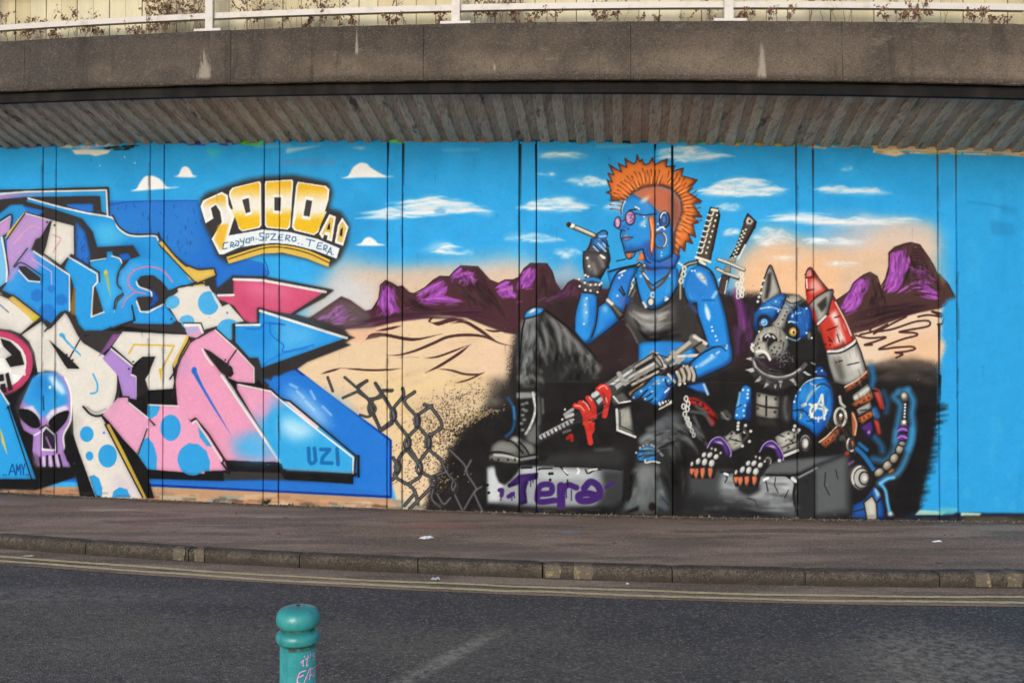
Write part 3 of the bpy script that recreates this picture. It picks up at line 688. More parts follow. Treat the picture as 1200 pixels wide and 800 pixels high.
# ------------------------------------------------------------------ the mural: painted wire fence, seated punk figure, machine hound
WIRE = (74, 72, 74)
at('I')
wires = ['100,45 130,90 190,190 215,260 290,360 300,420 360,520 380,570 440,600', '0,95 60,140 75,190 130,320', '260,75 262,120 205,195 210,250 140,310', '330,95 270,150 340,240 350,290 410,370 415,430 480,490 520,570 570,630 560,680 610,790',
         '385,170 430,190 490,290 420,350', '430,175 345,235 335,280 350,300', '350,300 300,350 270,400 290,440 360,530 360,590 300,630', '205,480 230,540 215,590 320,660 350,750', '240,490 235,560 200,610', '270,440 235,490 220,540',
         '420,420 360,500 340,540', '520,560 430,600 440,650 430,720 480,770', '530,430 620,520 640,580 690,660 680,690 730,800', '660,495 625,560', '720,650 680,680 620,780', '460,690 500,750 540,715', '60,140 130,125 140,90 195,88', '0,60 50,30', '440,640 300,780', '270,760 330,690', '420,340 410,400']
for w in wires: Sx(w, 4.2, (46, 45, 48))
for w in wires: Sx(w, 1.7, (112, 110, 112), a=.85, soft=.2)
for x, y in [(75, 190), (205, 230), (345, 265), (290, 395), (410, 390), (230, 535), (358, 540), (440, 620), (565, 650)]: ring(x, y, 17, 36, 2.8, (52, 51, 54)); ring(x - 3, y - 4, 15, 32, .9, (120, 118, 120), a0=120, a1=270)
at('F')
for w in ['820,10 850,90', '920,10 1000,80 1080,160 1100,200 1060,240 1010,230', '1050,30 1000,70', '1000,90 910,130', '1100,50 1130,100 1190,190', '1140,90 1200,85', '1130,110 1080,150 1060,190 1090,240 1120,300', '1200,280 1140,320']:
    Sx(w, 3.4, (58, 56, 58)); Sx(w, 1.3, (104, 100, 100), a=.7)

VOL = 3.4
SK, SKD, SKL = (42, 142, 218), (46, 92, 176), (150, 206, 240)
GRY, GRL, MET = (92, 92, 90), (150, 152, 150), (196, 192, 182)
# ------- stone block with the painted name
at('W6')
F('70,385 100,372 330,375 660,372 1130,400 1120,640 1060,700 500,730 80,680', (150, 154, 156), soft=1.5)
F('80,390 130,390 200,520 160,660 80,660', (200, 204, 204), soft=2)
F('340,385 640,385 900,400 900,470 560,480 340,430', (186, 190, 190), soft=3, a=.9)
F('960,400 1130,400 1130,700 900,720 980,560', (46, 46, 48), soft=5, a=.85); F('70,660 500,690 1100,690 1100,740 70,740', BLK, soft=4)
F('130,350 330,370 310,420 260,480 210,520 165,500 140,440', (36, 34, 34), soft=1.5)
F('230,520 320,440 470,425 465,470 390,490 375,560 385,660 320,680 330,510 240,540', (70, 40, 112), soft=.4)
for q, w in [('480,590 570,580 570,520 490,525 465,600 480,650 600,640', 7), ('650,680 650,530', 10), ('650,580 700,520 770,540', 7), ('830,545 880,495 940,530 950,600 880,640 800,640 790,600 860,585 950,610', 8), ('170,560 190,560 185,600', 5), ('240,610 270,590', 5), ('1000,540 1060,500', 4)]:
    Sx(q, w, (70, 40, 112), soft=.4)
for q in ['390,470 392,510', '410,470 412,530', '430,465 431,500', '265,580 266,640', '285,575 286,620', '730,560 730,640', '690,560 692,620', '180,590 181,640']: Sx(q, 1.4, (70, 40, 112))
Sx('340,385 420,382', 2.4, BLK); Sx('470,400 500,392 580,390', 2, BLK); Sx('640,375 665,400 700,440', 2, BLK); Sx('700,480 702,530', 1.5, BLK); Sx('600,372 900,380 1120,400', 2, BLK)
Sx('840,400 860,430 920,400 960,400', 1.8, BLK); Sx('780,390 790,410 780,430', 2.4, WHT); Sx('870,405 930,395', 2, WHT); Sx('670,400 700,430', 1.6, WHT)
dots('560,432 580,430 85,580 75,520 565,480', 1.8, BLK)
F('470,290 640,270 1100,230 1160,300 1120,380 500,370', (62, 62, 62), soft=6, a=.75); F('900,240 1060,232 1060,246 920,252', (120, 122, 122), soft=2, a=.8)
# ------- far leg, knee up
at('W5')
F('300,0 330,-120 420,-220 480,-260 560,-200 640,-120 760,0 860,60 960,200 960,260 860,320 520,320 510,400 300,400 280,330 290,200', (46, 45, 44), soft=1.2)
F('310,0 340,-120 400,-190 470,-200 440,-60 450,60 420,200 330,260', (92, 94, 94), soft=6, a=.9)
for q, w, c in [('360,330 330,280 400,220 360,180', 6, (140, 144, 146)), ('350,200 400,120 380,60', 8, (138, 142, 144)), ('380,80 420,100 440,150', 5, (120, 124, 126)), ('420,180 470,220 500,240', 4, (120, 120, 118)), ('330,330 400,270 480,290 510,320', 6, (128, 128, 124)),
                ('440,-40 500,60 540,180', 5, (110, 112, 112)), ('480,-60 560,60 600,150', 4, (84, 84, 82)), ('540,-60 600,20 640,140', 4, (92, 92, 90)), ('600,-70 650,20 670,120', 4, (96, 96, 94)), ('660,-30 720,70 760,200', 4, (100, 100, 96)), ('760,40 800,120 840,240', 5, (106, 106, 102)), ('820,60 870,140 880,250', 6, (112, 112, 108)), ('880,120 930,200 940,240', 4, (100, 100, 98)), ('350,350 430,350', 5, (110, 110, 108))]:
    Sx(q, w, c, soft=2.2, tap=1, a=.85)
at('P')
LG = [(134, 136, 136), (110, 112, 112), (158, 160, 160), (96, 98, 98)]; DG = [(24, 24, 24), (34, 33, 33), (18, 18, 18)]
folds('612,372 610,400 606,430 606,456', '640,366 632,400 628,430 636,456', 26, 4.6, LG, soft=2.2, a=.5, lo=.15, hi=.3, wob=1.2)
folds('614,372 612,400 608,430 608,456', '640,366 636,400 632,430 640,456', 24, 2.6, DG, soft=1.2, a=.65, lo=.12, hi=.3, wob=1.2)
folds('640,366 648,400 646,450', '690,410 704,430 706,452', 22, 4.0, LG, soft=2.2, a=.45, lo=.15, hi=.35, wob=1.2)
folds('640,366 650,400 650,450', '690,410 700,430 702,452', 36, 3.0, DG, soft=1.4, a=.7, lo=.12, hi=.35, wob=1.2)
at('W2')
for q, w in [('160,620 170,520 260,480', 8), ('200,700 230,620 240,560', 7), ('300,520 330,620 340,760', 6), ('340,460 420,560 450,740', 8), ('420,500 500,620 520,760', 6), ('500,600 600,720 620,790', 6), ('280,640 300,780', 4)]:
    Sx(q, w, (138, 140, 140), soft=2.2, tap=1, a=.8)
for q in ['270,560 310,650 330,720', '400,480 450,560', '460,640 470,740', '370,560 400,700', '560,700 590,790']: Sx(q, 3, (30, 30, 30), soft=1.4, tap=1, a=.9)
F('155,490 180,430 230,405 300,405 320,420 290,450 230,475', (48, 146, 216)); F('185,450 230,408 275,408 240,440 200,455', (226, 236, 240), soft=1); Sx('155,490 230,475 290,452 322,420', 1.6, INK); Sx('155,485 180,430 230,402 300,400 325,415', 1.2, INK)
Sx('165,495 145,600 130,800', 2, BLK); Sx('325,420 420,490 540,590 640,700 720,790', 2.4, BLK)
# boot
at('W5')
F('300,400 510,400 520,560 500,800 310,800', (40, 40, 40), soft=1)
F('300,400 330,395 400,395 470,400 450,440 330,450 300,440', (140, 140, 136), soft=1)
for x, y in [(350, 490), (380, 480), (355, 530), (350, 575), (362, 610), (340, 640), (350, 690), (375, 540)]: O(x, y, 16, 11, (128, 128, 124), soft=1)
Sx('430,400 440,460 450,530 430,610 400,680 375,720', 3, (196, 196, 192), soft=.4); dots('440,450 448,500 445,560 428,620 405,675 385,710', 1, WHT)
Sx('470,440 480,560 475,640', 3, (100, 100, 98), soft=2); Sx('505,450 510,560', 2, (110, 110, 108), soft=1)
F('380,720 460,620 480,740 460,800 380,800', (110, 110, 106), soft=3)
Sx('235,440 270,500 290,580 270,690 220,740', 3, (36, 84, 130), soft=1); Sx('280,510 285,600', 2, (60, 130, 180), soft=1); F('40,500 120,440 190,450 150,500', (124, 116, 106), soft=5, a=.8)
at('W6')
F('90,285 110,210 170,170 240,175 280,140 330,150 420,190 460,240 460,300 330,350 250,350 90,330', (84, 84, 81), soft=.5)
F('115,220 170,180 240,190 300,220 310,270 120,265', (132, 130, 125), soft=3); F('250,155 300,140 330,180 290,190', (176, 174, 170), soft=2); F('340,190 420,200 450,260 400,280', (130, 128, 122), soft=3)
Sx('95,270 160,262 250,280 320,305 460,280', 2.4, BLK); Sx('220,170 280,190 350,270', 2, BLK); Sx('320,180 370,230 400,280', 2, BLK)
F('85,290 160,272 260,290 330,310 330,355 230,350 90,325', (112, 110, 102)); Sx('130,285 220,292 310,315', 2.6, (200, 198, 192), soft=1); Sx('340,320 400,310 460,300', 3, (140, 140, 140), soft=1)
for x in (110, 160, 235, 290): O(x, 322, 8, 12, BLK)
F('470,280 560,290 520,340 470,330', (30, 30, 30), soft=2)
# ------- near leg and lower trousers
at('W7')
F('330,20 420,-60 560,-40 600,60 560,160 500,260 420,420 460,600 480,740 60,740 90,600 160,420 170,260 210,150', (52, 52, 52), soft=3)
F('210,170 260,120 330,130 330,40 420,0 480,60 440,200 330,260 210,240', (84, 86, 88), soft=5)
for q, w, c in [('215,170 270,140 330,150', 6, (150, 156, 160)), ('270,90 340,70 400,20', 6, (118, 122, 126)), ('340,40 420,20 470,60', 5, (110, 112, 114)), ('360,120 430,140 480,200', 5, (100, 102, 104)), ('400,180 440,240 450,320', 5, (92, 94, 96)), ('170,420 240,440 320,400', 8, (120, 120, 116)), ('230,460 240,560 220,640', 10, (128, 134, 136)), ('350,520 380,600 410,690', 6, (100, 112, 120)), ('110,680 170,640', 5, (86, 100, 110))]:
    Sx(q, w, c, soft=3, a=.85)
F('180,350 320,350 330,560 400,690 410,730 60,730 120,640 170,500', (106, 110, 110), soft=4, a=.8); F('200,380 300,380 290,500 210,500', (130, 132, 130), soft=5, a=.8)
F('60,740 190,680 190,720 110,745', BLK, soft=1.5); O(295, 690, 30, 36, (34, 28, 28), soft=1.5); F('340,680 420,740 330,740', (40, 52, 62), soft=2)
for q in ['380,430 420,520 440,600', '350,580 420,680', '120,560 170,420', '480,40 560,120', '500,90 540,180', '420,150 480,230', '360,440 390,520']: Sx(q, 3.4, BLK, soft=1.4, tap=1)
F('175,290 200,235 250,215 320,225 330,330 250,350 190,340', (40, 132, 204)); F('200,245 250,225 310,240 250,260', (130, 196, 236), soft=1.5)
for q in ['190,300 250,285 320,290', '185,262 250,250 325,258', '190,335 260,335']: Sx(q, 1.8, INK)
dots('200,230 225,215 255,205 290,210 310,218 170,268', 1.3, (180, 180, 176)); Sx('240,325 245,345 300,335 350,345', 2, (214, 206, 190)); Sx('340,250 375,290', 2, (150, 156, 160), soft=.6)
at('P')
folds('748,520 770,508 796,500', '752,540 776,530 800,520', 30, 2.4, LG + DG, soft=.8, a=.6, wob=.6)
folds('744,548 742,575 732,598', '774,548 780,575 786,598', 24, 4.4, [(124, 128, 128), (104, 108, 110), (140, 142, 140), (84, 88, 90)], soft=1.4, a=.5, wob=.6)
folds('776,540 786,560 794,590', '800,500 806,540 800,590', 28, 3.0, DG + [(70, 70, 72)], soft=1.4, a=.7, wob=.8)
folds('735,560 730,580 728,600', '745,548 741,575 736,600', 20, 2.4, DG, soft=1, a=.7, wob=.6)
folds('790,480 820,500 840,530', '770,500 800,520 815,545', 24, 3.4, LG[:2] + DG, soft=1.5, a=.6, wob=.8)
# ------- torso
at('W3')
F('80,560 110,440 150,330 170,230 500,190 540,330 640,430 640,560 700,690 520,740 180,760 130,660', (60, 58, 57), soft=.6)
F('190,750 220,740 340,728 520,735 620,760 640,900 420,920 340,880 190,930', SK, soft=.5); F('330,760 480,740 540,840 420,900', (52, 120, 200), soft=4, a=.5)
F('100,540 130,420 170,470 290,490 400,480 470,420 470,560 400,640 220,650 120,600', (96, 94, 92), soft=5)
for q, w in [('150,500 230,540 330,540 420,500', 7), ('200,570 280,605 380,590', 5), ('230,540 320,560 400,545', 3), ('280,690 340,685', 4), ('240,620 310,635 380,615', 3), ('135,380 160,330', 5)]:
    Sx(q, w, (182, 178, 172), soft=2, tap=1, a=.85)
Sx('95,600 140,660 180,740', 2, (130, 128, 124), soft=.8, a=.6)
F('170,190 240,130 440,80 500,180 490,300 440,390 360,460 280,480 220,450 185,360 165,280', SK, soft=.5)
F('240,150 440,100 470,180 380,220 260,220', (52, 100, 184), soft=5, a=.7); F('400,300 490,200 480,330 420,400', (70, 160, 226), soft=4, a=.6)
Sx('165,240 190,360 225,450 290,485 370,460 440,395 490,310', 2.2, INK)
F('-60,180 60,150 200,125 170,200 130,320 120,430 60,500 0,450', SK); F('0,190 80,165 130,220 60,300 20,290', (48, 112, 200), soft=5, a=.7)
Sx('-40,190 40,165 190,130', 2, INK)
for x, y in [(60, 218), (40, 238), (20, 385), (245, 465), (205, 225), (430, 220), (400, 390), (285, 405)]: O(x, y, 8, 8, WHT, soft=.6)
Sx('400,410 415,400', 2.6, WHT, soft=.6); Sx('225,430 245,460', 2.4, WHT, soft=.8); Sx('500,120 530,140', 2, WHT, soft=.5)
F('60,330 110,300 120,380 60,440', (80, 90, 170), soft=4, a=.6)
at('P')
folds('736,360 754,376 790,352', '738,372 756,392 800,380', 26, 2.6, [(150, 148, 144), (120, 118, 116), (176, 174, 168)], soft=1.2, a=.5, wob=.5)
folds('742,372 756,392 800,384', '744,384 760,400 806,396', 26, 2.2, DG, soft=1, a=.6, wob=.5)
at('W3')
# straps, chains
for q in ['195,130 150,180 125,240 135,310 110,370', '640,115 560,140 520,220 515,310 515,400']:
    Sx(q, 5.5, (62, 58, 52)); Sx(q, 2, (190, 180, 160), a=.8)
for x, y in [(135, 245), (130, 300), (545, 165), (540, 210), (520, 260)]: ring(x, y, 14, 20, 1.6, (226, 218, 200))
Sx('215,130 240,240 290,330 320,320 390,260 440,170', 3, (92, 84, 76)); Sx('210,190 290,290 330,275 420,215', 2.4, (80, 74, 70)); Sx('225,200 265,250', 1.4, WHT)
Sx('225,148 290,162 360,145 450,90', 6, (84, 78, 72)); dots('235,140 280,155 325,150 372,130 415,110 440,92', 1.2, WHT)
O(285, 425, 26, 32, (214, 206, 190)); ring(285, 425, 26, 32, 1.2, INK); ring(300, 370, 15, 20, 1.6, (214, 206, 190))
# near arm
F('540,320 560,220 600,160 650,135 700,150 760,200 800,300 840,420 880,560 910,760 918,800 735,800 690,640 650,520 640,430 590,440 555,390', (40, 136, 214))
F('560,240 640,180 760,240 790,340 700,400 600,380', (50, 124, 206), soft=6, a=.7); F('660,440 760,440 800,600 860,760 780,760 700,600', (36, 140, 222), soft=4)
Sx('640,200 680,230 720,290', 6, (206, 226, 236), soft=1.5, tap=1); F('660,220 690,215 710,250 690,255', (236, 222, 196), soft=1); Sx('700,165 745,190', 1.6, WHT, tap=1)
Sx('710,440 730,520 740,570', 5, (210, 232, 242), soft=1.2, tap=1); dots('605,182 628,182 760,620 768,650 790,692 800,725 735,555 765,650', 1.1, WHT); Sx('580,360 610,405', 2, WHT, tap=1); Sx('795,350 770,390', 3, (170, 210, 236), soft=1.4)
Sx('640,430 650,520 690,640 740,800', 2, INK); Sx('650,130 710,150 770,205 810,320 850,440 890,600 920,800', 2.2, INK); Sx('540,320 555,390 590,445 640,430', 2, INK); Sx('690,412 780,410', 1.6, (34, 90, 160), soft=1)
Sx('590,440 640,500', 3, (60, 80, 150), soft=2)
# ------- head
at('W1')
F('590,670 800,640 840,720 800,800 620,800 590,740', (52, 110, 192), soft=.8)
F('700,660 800,660 790,770 700,770', (90, 110, 168), soft=5, a=.8)
HAIR = '380,345 375,302 345,288 378,278 350,205 387,222 355,160 397,172 362,100 420,138 448,152 425,95 482,122 470,62 528,100 545,85 552,35 570,85 585,65 600,104 630,98 655,55 672,104 708,84 755,65 745,118 805,110 790,148 862,125 850,178 955,205 908,262 895,290 985,348 925,368 985,455 922,445 965,492 925,500 945,590 895,565 925,632 878,615 872,682 838,650 830,715 798,690 800,560 850,420 840,330 790,270 700,240 600,255 520,290 470,340'
F(HAIR, (226, 122, 58)); Sx(HAIR, 1.4, (84, 52, 44), sm=False, closed=True)
for k in range(64):
    a = math.radians(-178 + k * 3.4); cx, cy = 655, 420
    r0, r1 = rng.uniform(175, 215), rng.uniform(240, 300)
    if k > 30: cx += 30
    p0 = (cx + r0 * math.cos(a) * .95, cy + r0 * math.sin(a)); p1 = (cx + r1 * math.cos(a + .04), cy + r1 * math.sin(a + .04))
    Sx([p0, p1], 1.8, [(150, 78, 44), (244, 168, 104), (120, 66, 46), (236, 140, 70)][k % 4], tap=2, a=.9)
for k in range(14):
    y = 420 + k * 20; x0 = 830 - k * 2
    Sx([(x0, y), (x0 + rng.uniform(50, 95) - k * 2, y + rng.uniform(15, 45))], 1.7, [(150, 78, 44), (246, 172, 110)][k % 2], tap=2, a=.9)
for k in range(34):
    a = math.radians(-176 + k * 5.6); cx, cy = (655, 420) if k < 18 else (690, 430)
    r0, r1 = rng.uniform(225, 255), rng.uniform(275, 300)
    Sx([(cx + r1 * math.cos(a) * 1.0, cy + r1 * math.sin(a)), (cx + (r0 + r1) * .5 * math.cos(a + .012), cy + (r0 + r1) * .5 * math.sin(a + .012)), (cx + r0 * math.cos(a + .02), cy + r0 * math.sin(a + .02))], 1.5, (92, 54, 42), tap=2, a=.85)
Sx('520,292 600,258 700,243 790,272 842,335 850,420 805,555 800,690', 3, (90, 60, 52), soft=1.2, a=.8)
F('460,350 520,298 560,320 640,350 700,420 760,420 790,540 790,720 700,760 640,740 592,670 540,685 480,692 465,655 445,610 452,575 440,545 400,520 390,505 405,460 440,440 447,390', (44, 142, 214))
F('520,296 600,258 700,248 785,278 838,340 846,410 822,480 795,560 770,450 740,415 700,425 670,390 620,350', (196, 112, 84), soft=2); F('760,290 830,360 830,460 800,540 770,440 780,380', (128, 84, 78), soft=5, a=.85); F('560,300 660,270 700,300 620,330', (206, 128, 96), soft=4, a=.7)
F('545,345 620,350 660,400 600,420', (76, 150, 220), soft=4, a=.6); F('570,360 585,335 640,310 610,350', (226, 228, 220), soft=2); F('565,510 590,480 620,455 600,520', (206, 220, 224), soft=2, a=.9)
F('480,640 560,655 620,610 680,640 690,740 640,730 590,665 490,690', (56, 86, 164), soft=4, a=.85); F('640,440 700,440 760,560 770,660 700,650 660,560', (70, 100, 170), soft=5, a=.6)
F('445,600 480,580 525,590 480,615', (140, 126, 168), soft=.8); Sx('450,595 485,590 525,588', 1.1, INK); F('455,585 475,570 490,578', (190, 160, 176), soft=.8)
Sx('440,540 470,545 495,530', 1.4, INK); Sx('465,520 480,540', 1.4, (160, 200, 230)); F('440,520 470,500 500,530 450,545', (56, 110, 190), soft=2)
for x, y, rx, ry in [(505, 460, 32, 46), (422, 492, 19, 36)]:
    O(x, y, rx + 5, ry + 5, (92, 66, 84)); O(x, y, rx - 3, ry - 3, (198, 158, 204))
Sx('495,440 520,440 505,460 530,465 505,485', 1.4, (130, 84, 130)); Sx('412,475 430,490', 1.6, (236, 180, 190)); Sx('540,430 600,440 680,432', 1.8, (70, 60, 66)); Sx('450,480 478,470', 1.8, (90, 70, 84))
Sx('470,350 450,390 445,440', 2.2, (200, 222, 234), soft=.6); Sx('500,410 560,398', 1.8, INK); Sx('540,385 566,400', 1.6, WHT)
O(735, 470, 32, 52, (84, 116, 176)); ring(735, 470, 34, 54, 1.6, INK); ring(732, 470, 18, 30, 2, (44, 76, 130)); ring(735, 466, 26, 44, 1.4, WHT, a0=190, a1=290)
ring(705, 610, 40, 52, 2.6, (94, 86, 76)); ring(708, 606, 40, 52, 1.2, (232, 222, 200), a0=-60, a1=60); Sx('685,540 720,520 735,535', 2, WHT); dots('690,500 715,690 715,712 604,515 598,452', .9, WHT)
F('628,450 662,448 676,520 668,640 650,720 636,650 640,560', (230, 124, 64)); Sx('640,470 655,560 650,680', 1.2, (250, 184, 130)); Sx('628,455 642,560 636,650 652,720', 1, (100, 60, 46))
F('470,690 535,685 510,725 495,740 480,715', (196, 116, 70)); Sx('468,690 480,720 500,735 530,715 540,690', 1.4, INK); F('560,690 600,700 600,740 575,745 545,745 570,720', (230, 124, 64)); Sx('415,748 475,735', 1.6, (50, 60, 70))
Sx('460,350 445,395 445,440', 1.2, INK); Sx('445,545 440,580 462,660 475,692 540,685 592,668', 1.4, INK); Sx('590,670 612,740 640,760', 1.6, INK)
# hand with cigarette
F('190,800 195,700 225,650 245,600 300,590 350,600 365,680 365,800', (84, 78, 80)); F('250,600 290,580 350,600 360,660 300,690 250,650', (52, 110, 170), soft=1)
for q in ['260,650 300,690 330,730', '290,630 330,670 355,700', '250,700 290,720', '300,600 330,590 350,600', '325,630 350,660']: Sx(q, 1.8, (180, 210, 230), soft=.5)
for q in ['245,600 230,660 195,700', '265,640 320,700', '320,610 365,650', '245,740 260,790', '345,640 365,760']: Sx(q, 1.4, INK)
F('285,570 320,545 352,555 350,600 310,605 285,590', (54, 130, 196)); Sx('285,565 325,542 352,556 350,580', 1.4, INK); Sx('300,585 345,580', 1.4, WHT, a=.7)
Sx('95,505 270,580', 6.4, (70, 64, 60)); Sx('140,522 262,575', 3.6, (190, 176, 150)); Sx('150,522 255,568', 1.2, WHT); O(118, 512, 20, 17, (246, 238, 214)); O(98, 504, 12, 14, INK)
dots('225,760 232,785 215,790', 1.2, WHT)
at('W2')
F('622,-40 820,-30 830,40 790,120 750,180 640,170 625,80', (86, 80, 80)); Sx('625,-20 622,60 640,170', 1.6, INK); Sx('825,-20 830,40 780,140 750,190', 1.6, INK)
for q in ['660,20 680,100', '700,60 720,130', '750,10 780,80']: Sx(q, 4, (130, 122, 118), soft=1.6)
dots('655,15 668,80 640,150 775,10', 1.4, WHT); Sx('760,-5 790,15', 2.4, WHT)
# forearm and upper arm
F('610,270 700,280 735,330 730,440 720,540 690,640 650,690 600,650 550,590 560,450 590,340', SK); F('660,320 725,340 720,520 680,600 660,480', (38, 120, 204), soft=4, a=.7); F('625,330 650,320 660,440 640,560 620,450', (140, 200, 236), soft=3, a=.9); dots('640,380 628,530 650,330 648,440', 1.1, WHT, soft=.3)
F('735,400 800,350 880,440 900,500 740,640 655,695 720,560', SK); F('770,390 820,400 790,450', (170, 210, 236), soft=2.5, a=.9); F('800,500 880,470 890,510 760,620', (38, 110, 196), soft=4, a=.7)
F('810,330 850,210 900,130 1000,90 1060,90 1000,200 960,380 940,440 860,390', SK); F('860,200 920,130 1000,110 980,240 900,300', (52, 108, 196), soft=4, a=.6); dots('905,170 925,150 890,310', 1.2, WHT); Sx('895,140 935,120 960,112', 2, WHT, tap=1)
F('880,330 950,290 960,400 930,420', (90, 90, 170), soft=3, a=.6)
for q in ['555,590 650,690 750,630 900,510', '555,590 560,450 600,300', '735,330 735,440 715,560 690,630', '735,400 800,350', '800,330 850,200 900,120 1000,85 1060,85', '920,240 950,300', '905,260 940,310', '960,380 940,450']: Sx(q, 2, INK)
F('800,350 830,335 930,450 935,480 900,500', (70, 64, 60)); Sx('815,345 850,375', 4, (226, 218, 200), soft=.8); Sx('860,390 915,455', 3, (120, 110, 100), soft=1)
F('590,200 640,180 770,210 770,250 740,300 610,290', (76, 72, 72)); Sx('600,190 680,225 770,215', 3, (120, 116, 112)); Sx('650,185 700,180 740,190', 4, (48, 130, 200))
dots('590,182 595,235 635,208 680,225 720,222 765,212 640,265 680,270 735,282 750,225 640,150 660,160', 1.3, (236, 232, 222))
# ------- swords behind the shoulder
at('R6')
F('285,85 340,92 355,150 300,430 285,520 180,520 185,430 265,150', (86, 76, 66)); Sx('285,85 265,150 190,430 175,500', 1.3, INK, sm=False); Sx('340,90 358,150 300,430', 1.3, INK, sm=False)
for k in range(8):
    y = 140 + k * 42; x = 300 - k * 12
    Sx([(x - 38, y + 4), (x - 5, y + 10), (x + 8, y - 16)], 1.6, (236, 228, 210)); O(x + 34, y + 8, 7, 9, (244, 240, 226))
Sx('295,105 335,112', 3, (230, 220, 200)); Sx('170,475 280,512', 3, (232, 224, 206)); Sx('200,505 240,530', 3, (232, 224, 206))
F('545,200 575,135 640,200 630,250 520,450 460,480 430,480 480,400', (84, 74, 66)); Sx('545,200 575,135 642,200 630,250', 1.5, INK, sm=False); F('560,190 578,155 625,195 600,225 565,220', (216, 204, 184)); O(590, 195, 12, 12, INK)
for k in range(8):
    y = 260 + k * 30; x = 560 - k * 12
    O(x, y, 9, 7, (240, 234, 216)); O(x - 22, y + 12, 8, 6, (240, 234, 216))
Sx('555,380 500,490', 2, (226, 220, 206))
Sx('345,495 430,525 545,575', 4.4, (70, 62, 56)); Sx('345,492 430,522 545,572', 2.6, (216, 208, 190)); Sx('335,565 420,610 500,640', 4.4, (70, 62, 56)); Sx('338,568 420,605 500,632', 2.6, (210, 202, 186))
F('395,540 445,555 440,600 385,590', (150, 138, 120)); F('420,490 480,480 480,520 420,510', (160, 148, 128)); F('370,610 440,625 390,780 340,760', (72, 62, 62)); Sx('415,660 395,760', 1.4, (214, 206, 196)); F('345,650 370,630 350,670', WHT)
for x, y in [(525, 610), (530, 650), (520, 690), (535, 730), (500, 740), (495, 690), (530, 770), (500, 780)]: ring(x, y, 12, 19, 1.6, (230, 226, 214))
# ------- weapon
at('W4')
F('0,420 60,370 300,230 330,210 410,300 400,340 200,440 120,470 60,540 0,600 -260,760 -300,720 -100,560', (70, 68, 66))
for q, w, c in [('90,365 300,240', 5, (160, 156, 148)), ('120,440 330,320', 6, (150, 146, 138)), ('100,390 310,270', 2, BLK), ('130,455 340,340', 2, BLK), ('110,415 320,300', 3, (206, 200, 190)), ('140,470 340,370', 3, (186, 176, 160)), ('0,500 60,430', 6, (170, 168, 160)), ('-60,520 20,450', 4, (190, 188, 182)), ('300,225 380,330', 7, (150, 146, 138)), ('330,225 400,330', 3, (206, 200, 190)), ('45,390 95,450', 6, (190, 188, 182)), ('30,400 75,470', 2, INK),
                ('410,285 620,130', 9, (104, 100, 94)), ('415,275 610,125', 4.5, (184, 178, 166)), ('455,220 500,290', 6, (170, 164, 152)), ('500,250 660,240', 3.4, (214, 208, 196)), ('620,110 690,190', 11, (120, 114, 106)), ('625,95 715,150', 4, (216, 210, 198)), ('620,180 680,140', 3, (60, 56, 54)), ('440,320 540,270', 3, (180, 170, 150)), ('130,540 220,480', 5, (150, 120, 80))]:
    Sx(q, w, c, soft=.3, sm=False)
Sx('80,365 300,225 420,260', 1.4, INK, sm=False); ring(340, 285, 18, 58, 1.6, INK, rot=-35)
at('W5')
for q, w, c in [('490,755 780,600', 9, (60, 60, 60)), ('495,745 770,600', 5.5, (178, 178, 174)), ('1020,350 1200,220', 10, (110, 110, 108)), ('1030,345 1200,225', 3, (206, 206, 202)), ('1045,385 1130,320', 5, (180, 180, 176)), ('900,470 1040,380', 13, (70, 70, 70)), ('905,420 935,400', 6, (206, 206, 200)), ('930,480 960,450', 5, (170, 190, 190)), ('780,600 900,500', 12, (50, 50, 50)), ('1100,250 1150,330', 5, (176, 176, 172)), ('680,570 740,530', 4, (160, 160, 158)), ('670,710 720,690', 3, (120, 120, 118)), ('690,590 740,570', 4, (190, 190, 186))]:
    Sx(q, w, c, soft=.3)
for k in range(9): Sx([(500 + k * 30, 735 - k * 16), (520 + k * 30, 775 - k * 16)], 1.8, INK)
dots('680,530 660,608 610,690 745,610', 1.2, WHT)
F('1040,440 1130,390 1190,460 1060,500', (96, 96, 94)); Sx('1060,430 1100,480 1190,465', 2, WHT, sm=False)
F('1080,540 1190,500 1215,700 1225,740 1090,690', (120, 120, 114), soft=.6); F('1110,540 1180,520 1200,650 1120,670', (170, 166, 154), soft=2); Sx('1085,530 1090,690 1230,745', 2.6, (226, 224, 218), sm=False); Sx('1110,550 1112,660 1230,710', 1.4, INK, sm=False)
RED = (214, 56, 44)
for q, w in [('940,370 990,350 1020,400 1010,480 990,580', 6), ('960,350 1000,420 1000,520', 5), ('950,380 980,450 985,540', 4), ('760,500 810,520 840,600 840,640', 6), ('800,480 850,520 880,590', 6), ('860,440 900,500 910,580', 6), ('840,600 860,680 880,790', 6), ('900,640 880,720 890,790', 4), ('840,500 880,560 850,620', 5)]:
    Sx(q, w, RED, tap=2 if w < 6 else 0)
for q in ['945,365 985,345 1010,370', '760,500 800,505 830,540', '820,465 850,490 870,530', '868,435 890,460', '1000,440 1010,480']: Sx(q, 1.6, (240, 150, 140))
at('W6'); Sx('850,0 850,90 870,150 885,200', 5, RED, tap=2); Sx('880,30 900,80 880,120', 4, RED); Sx('700,155 730,130 735,170', 4, (170, 40, 34), soft=.6)
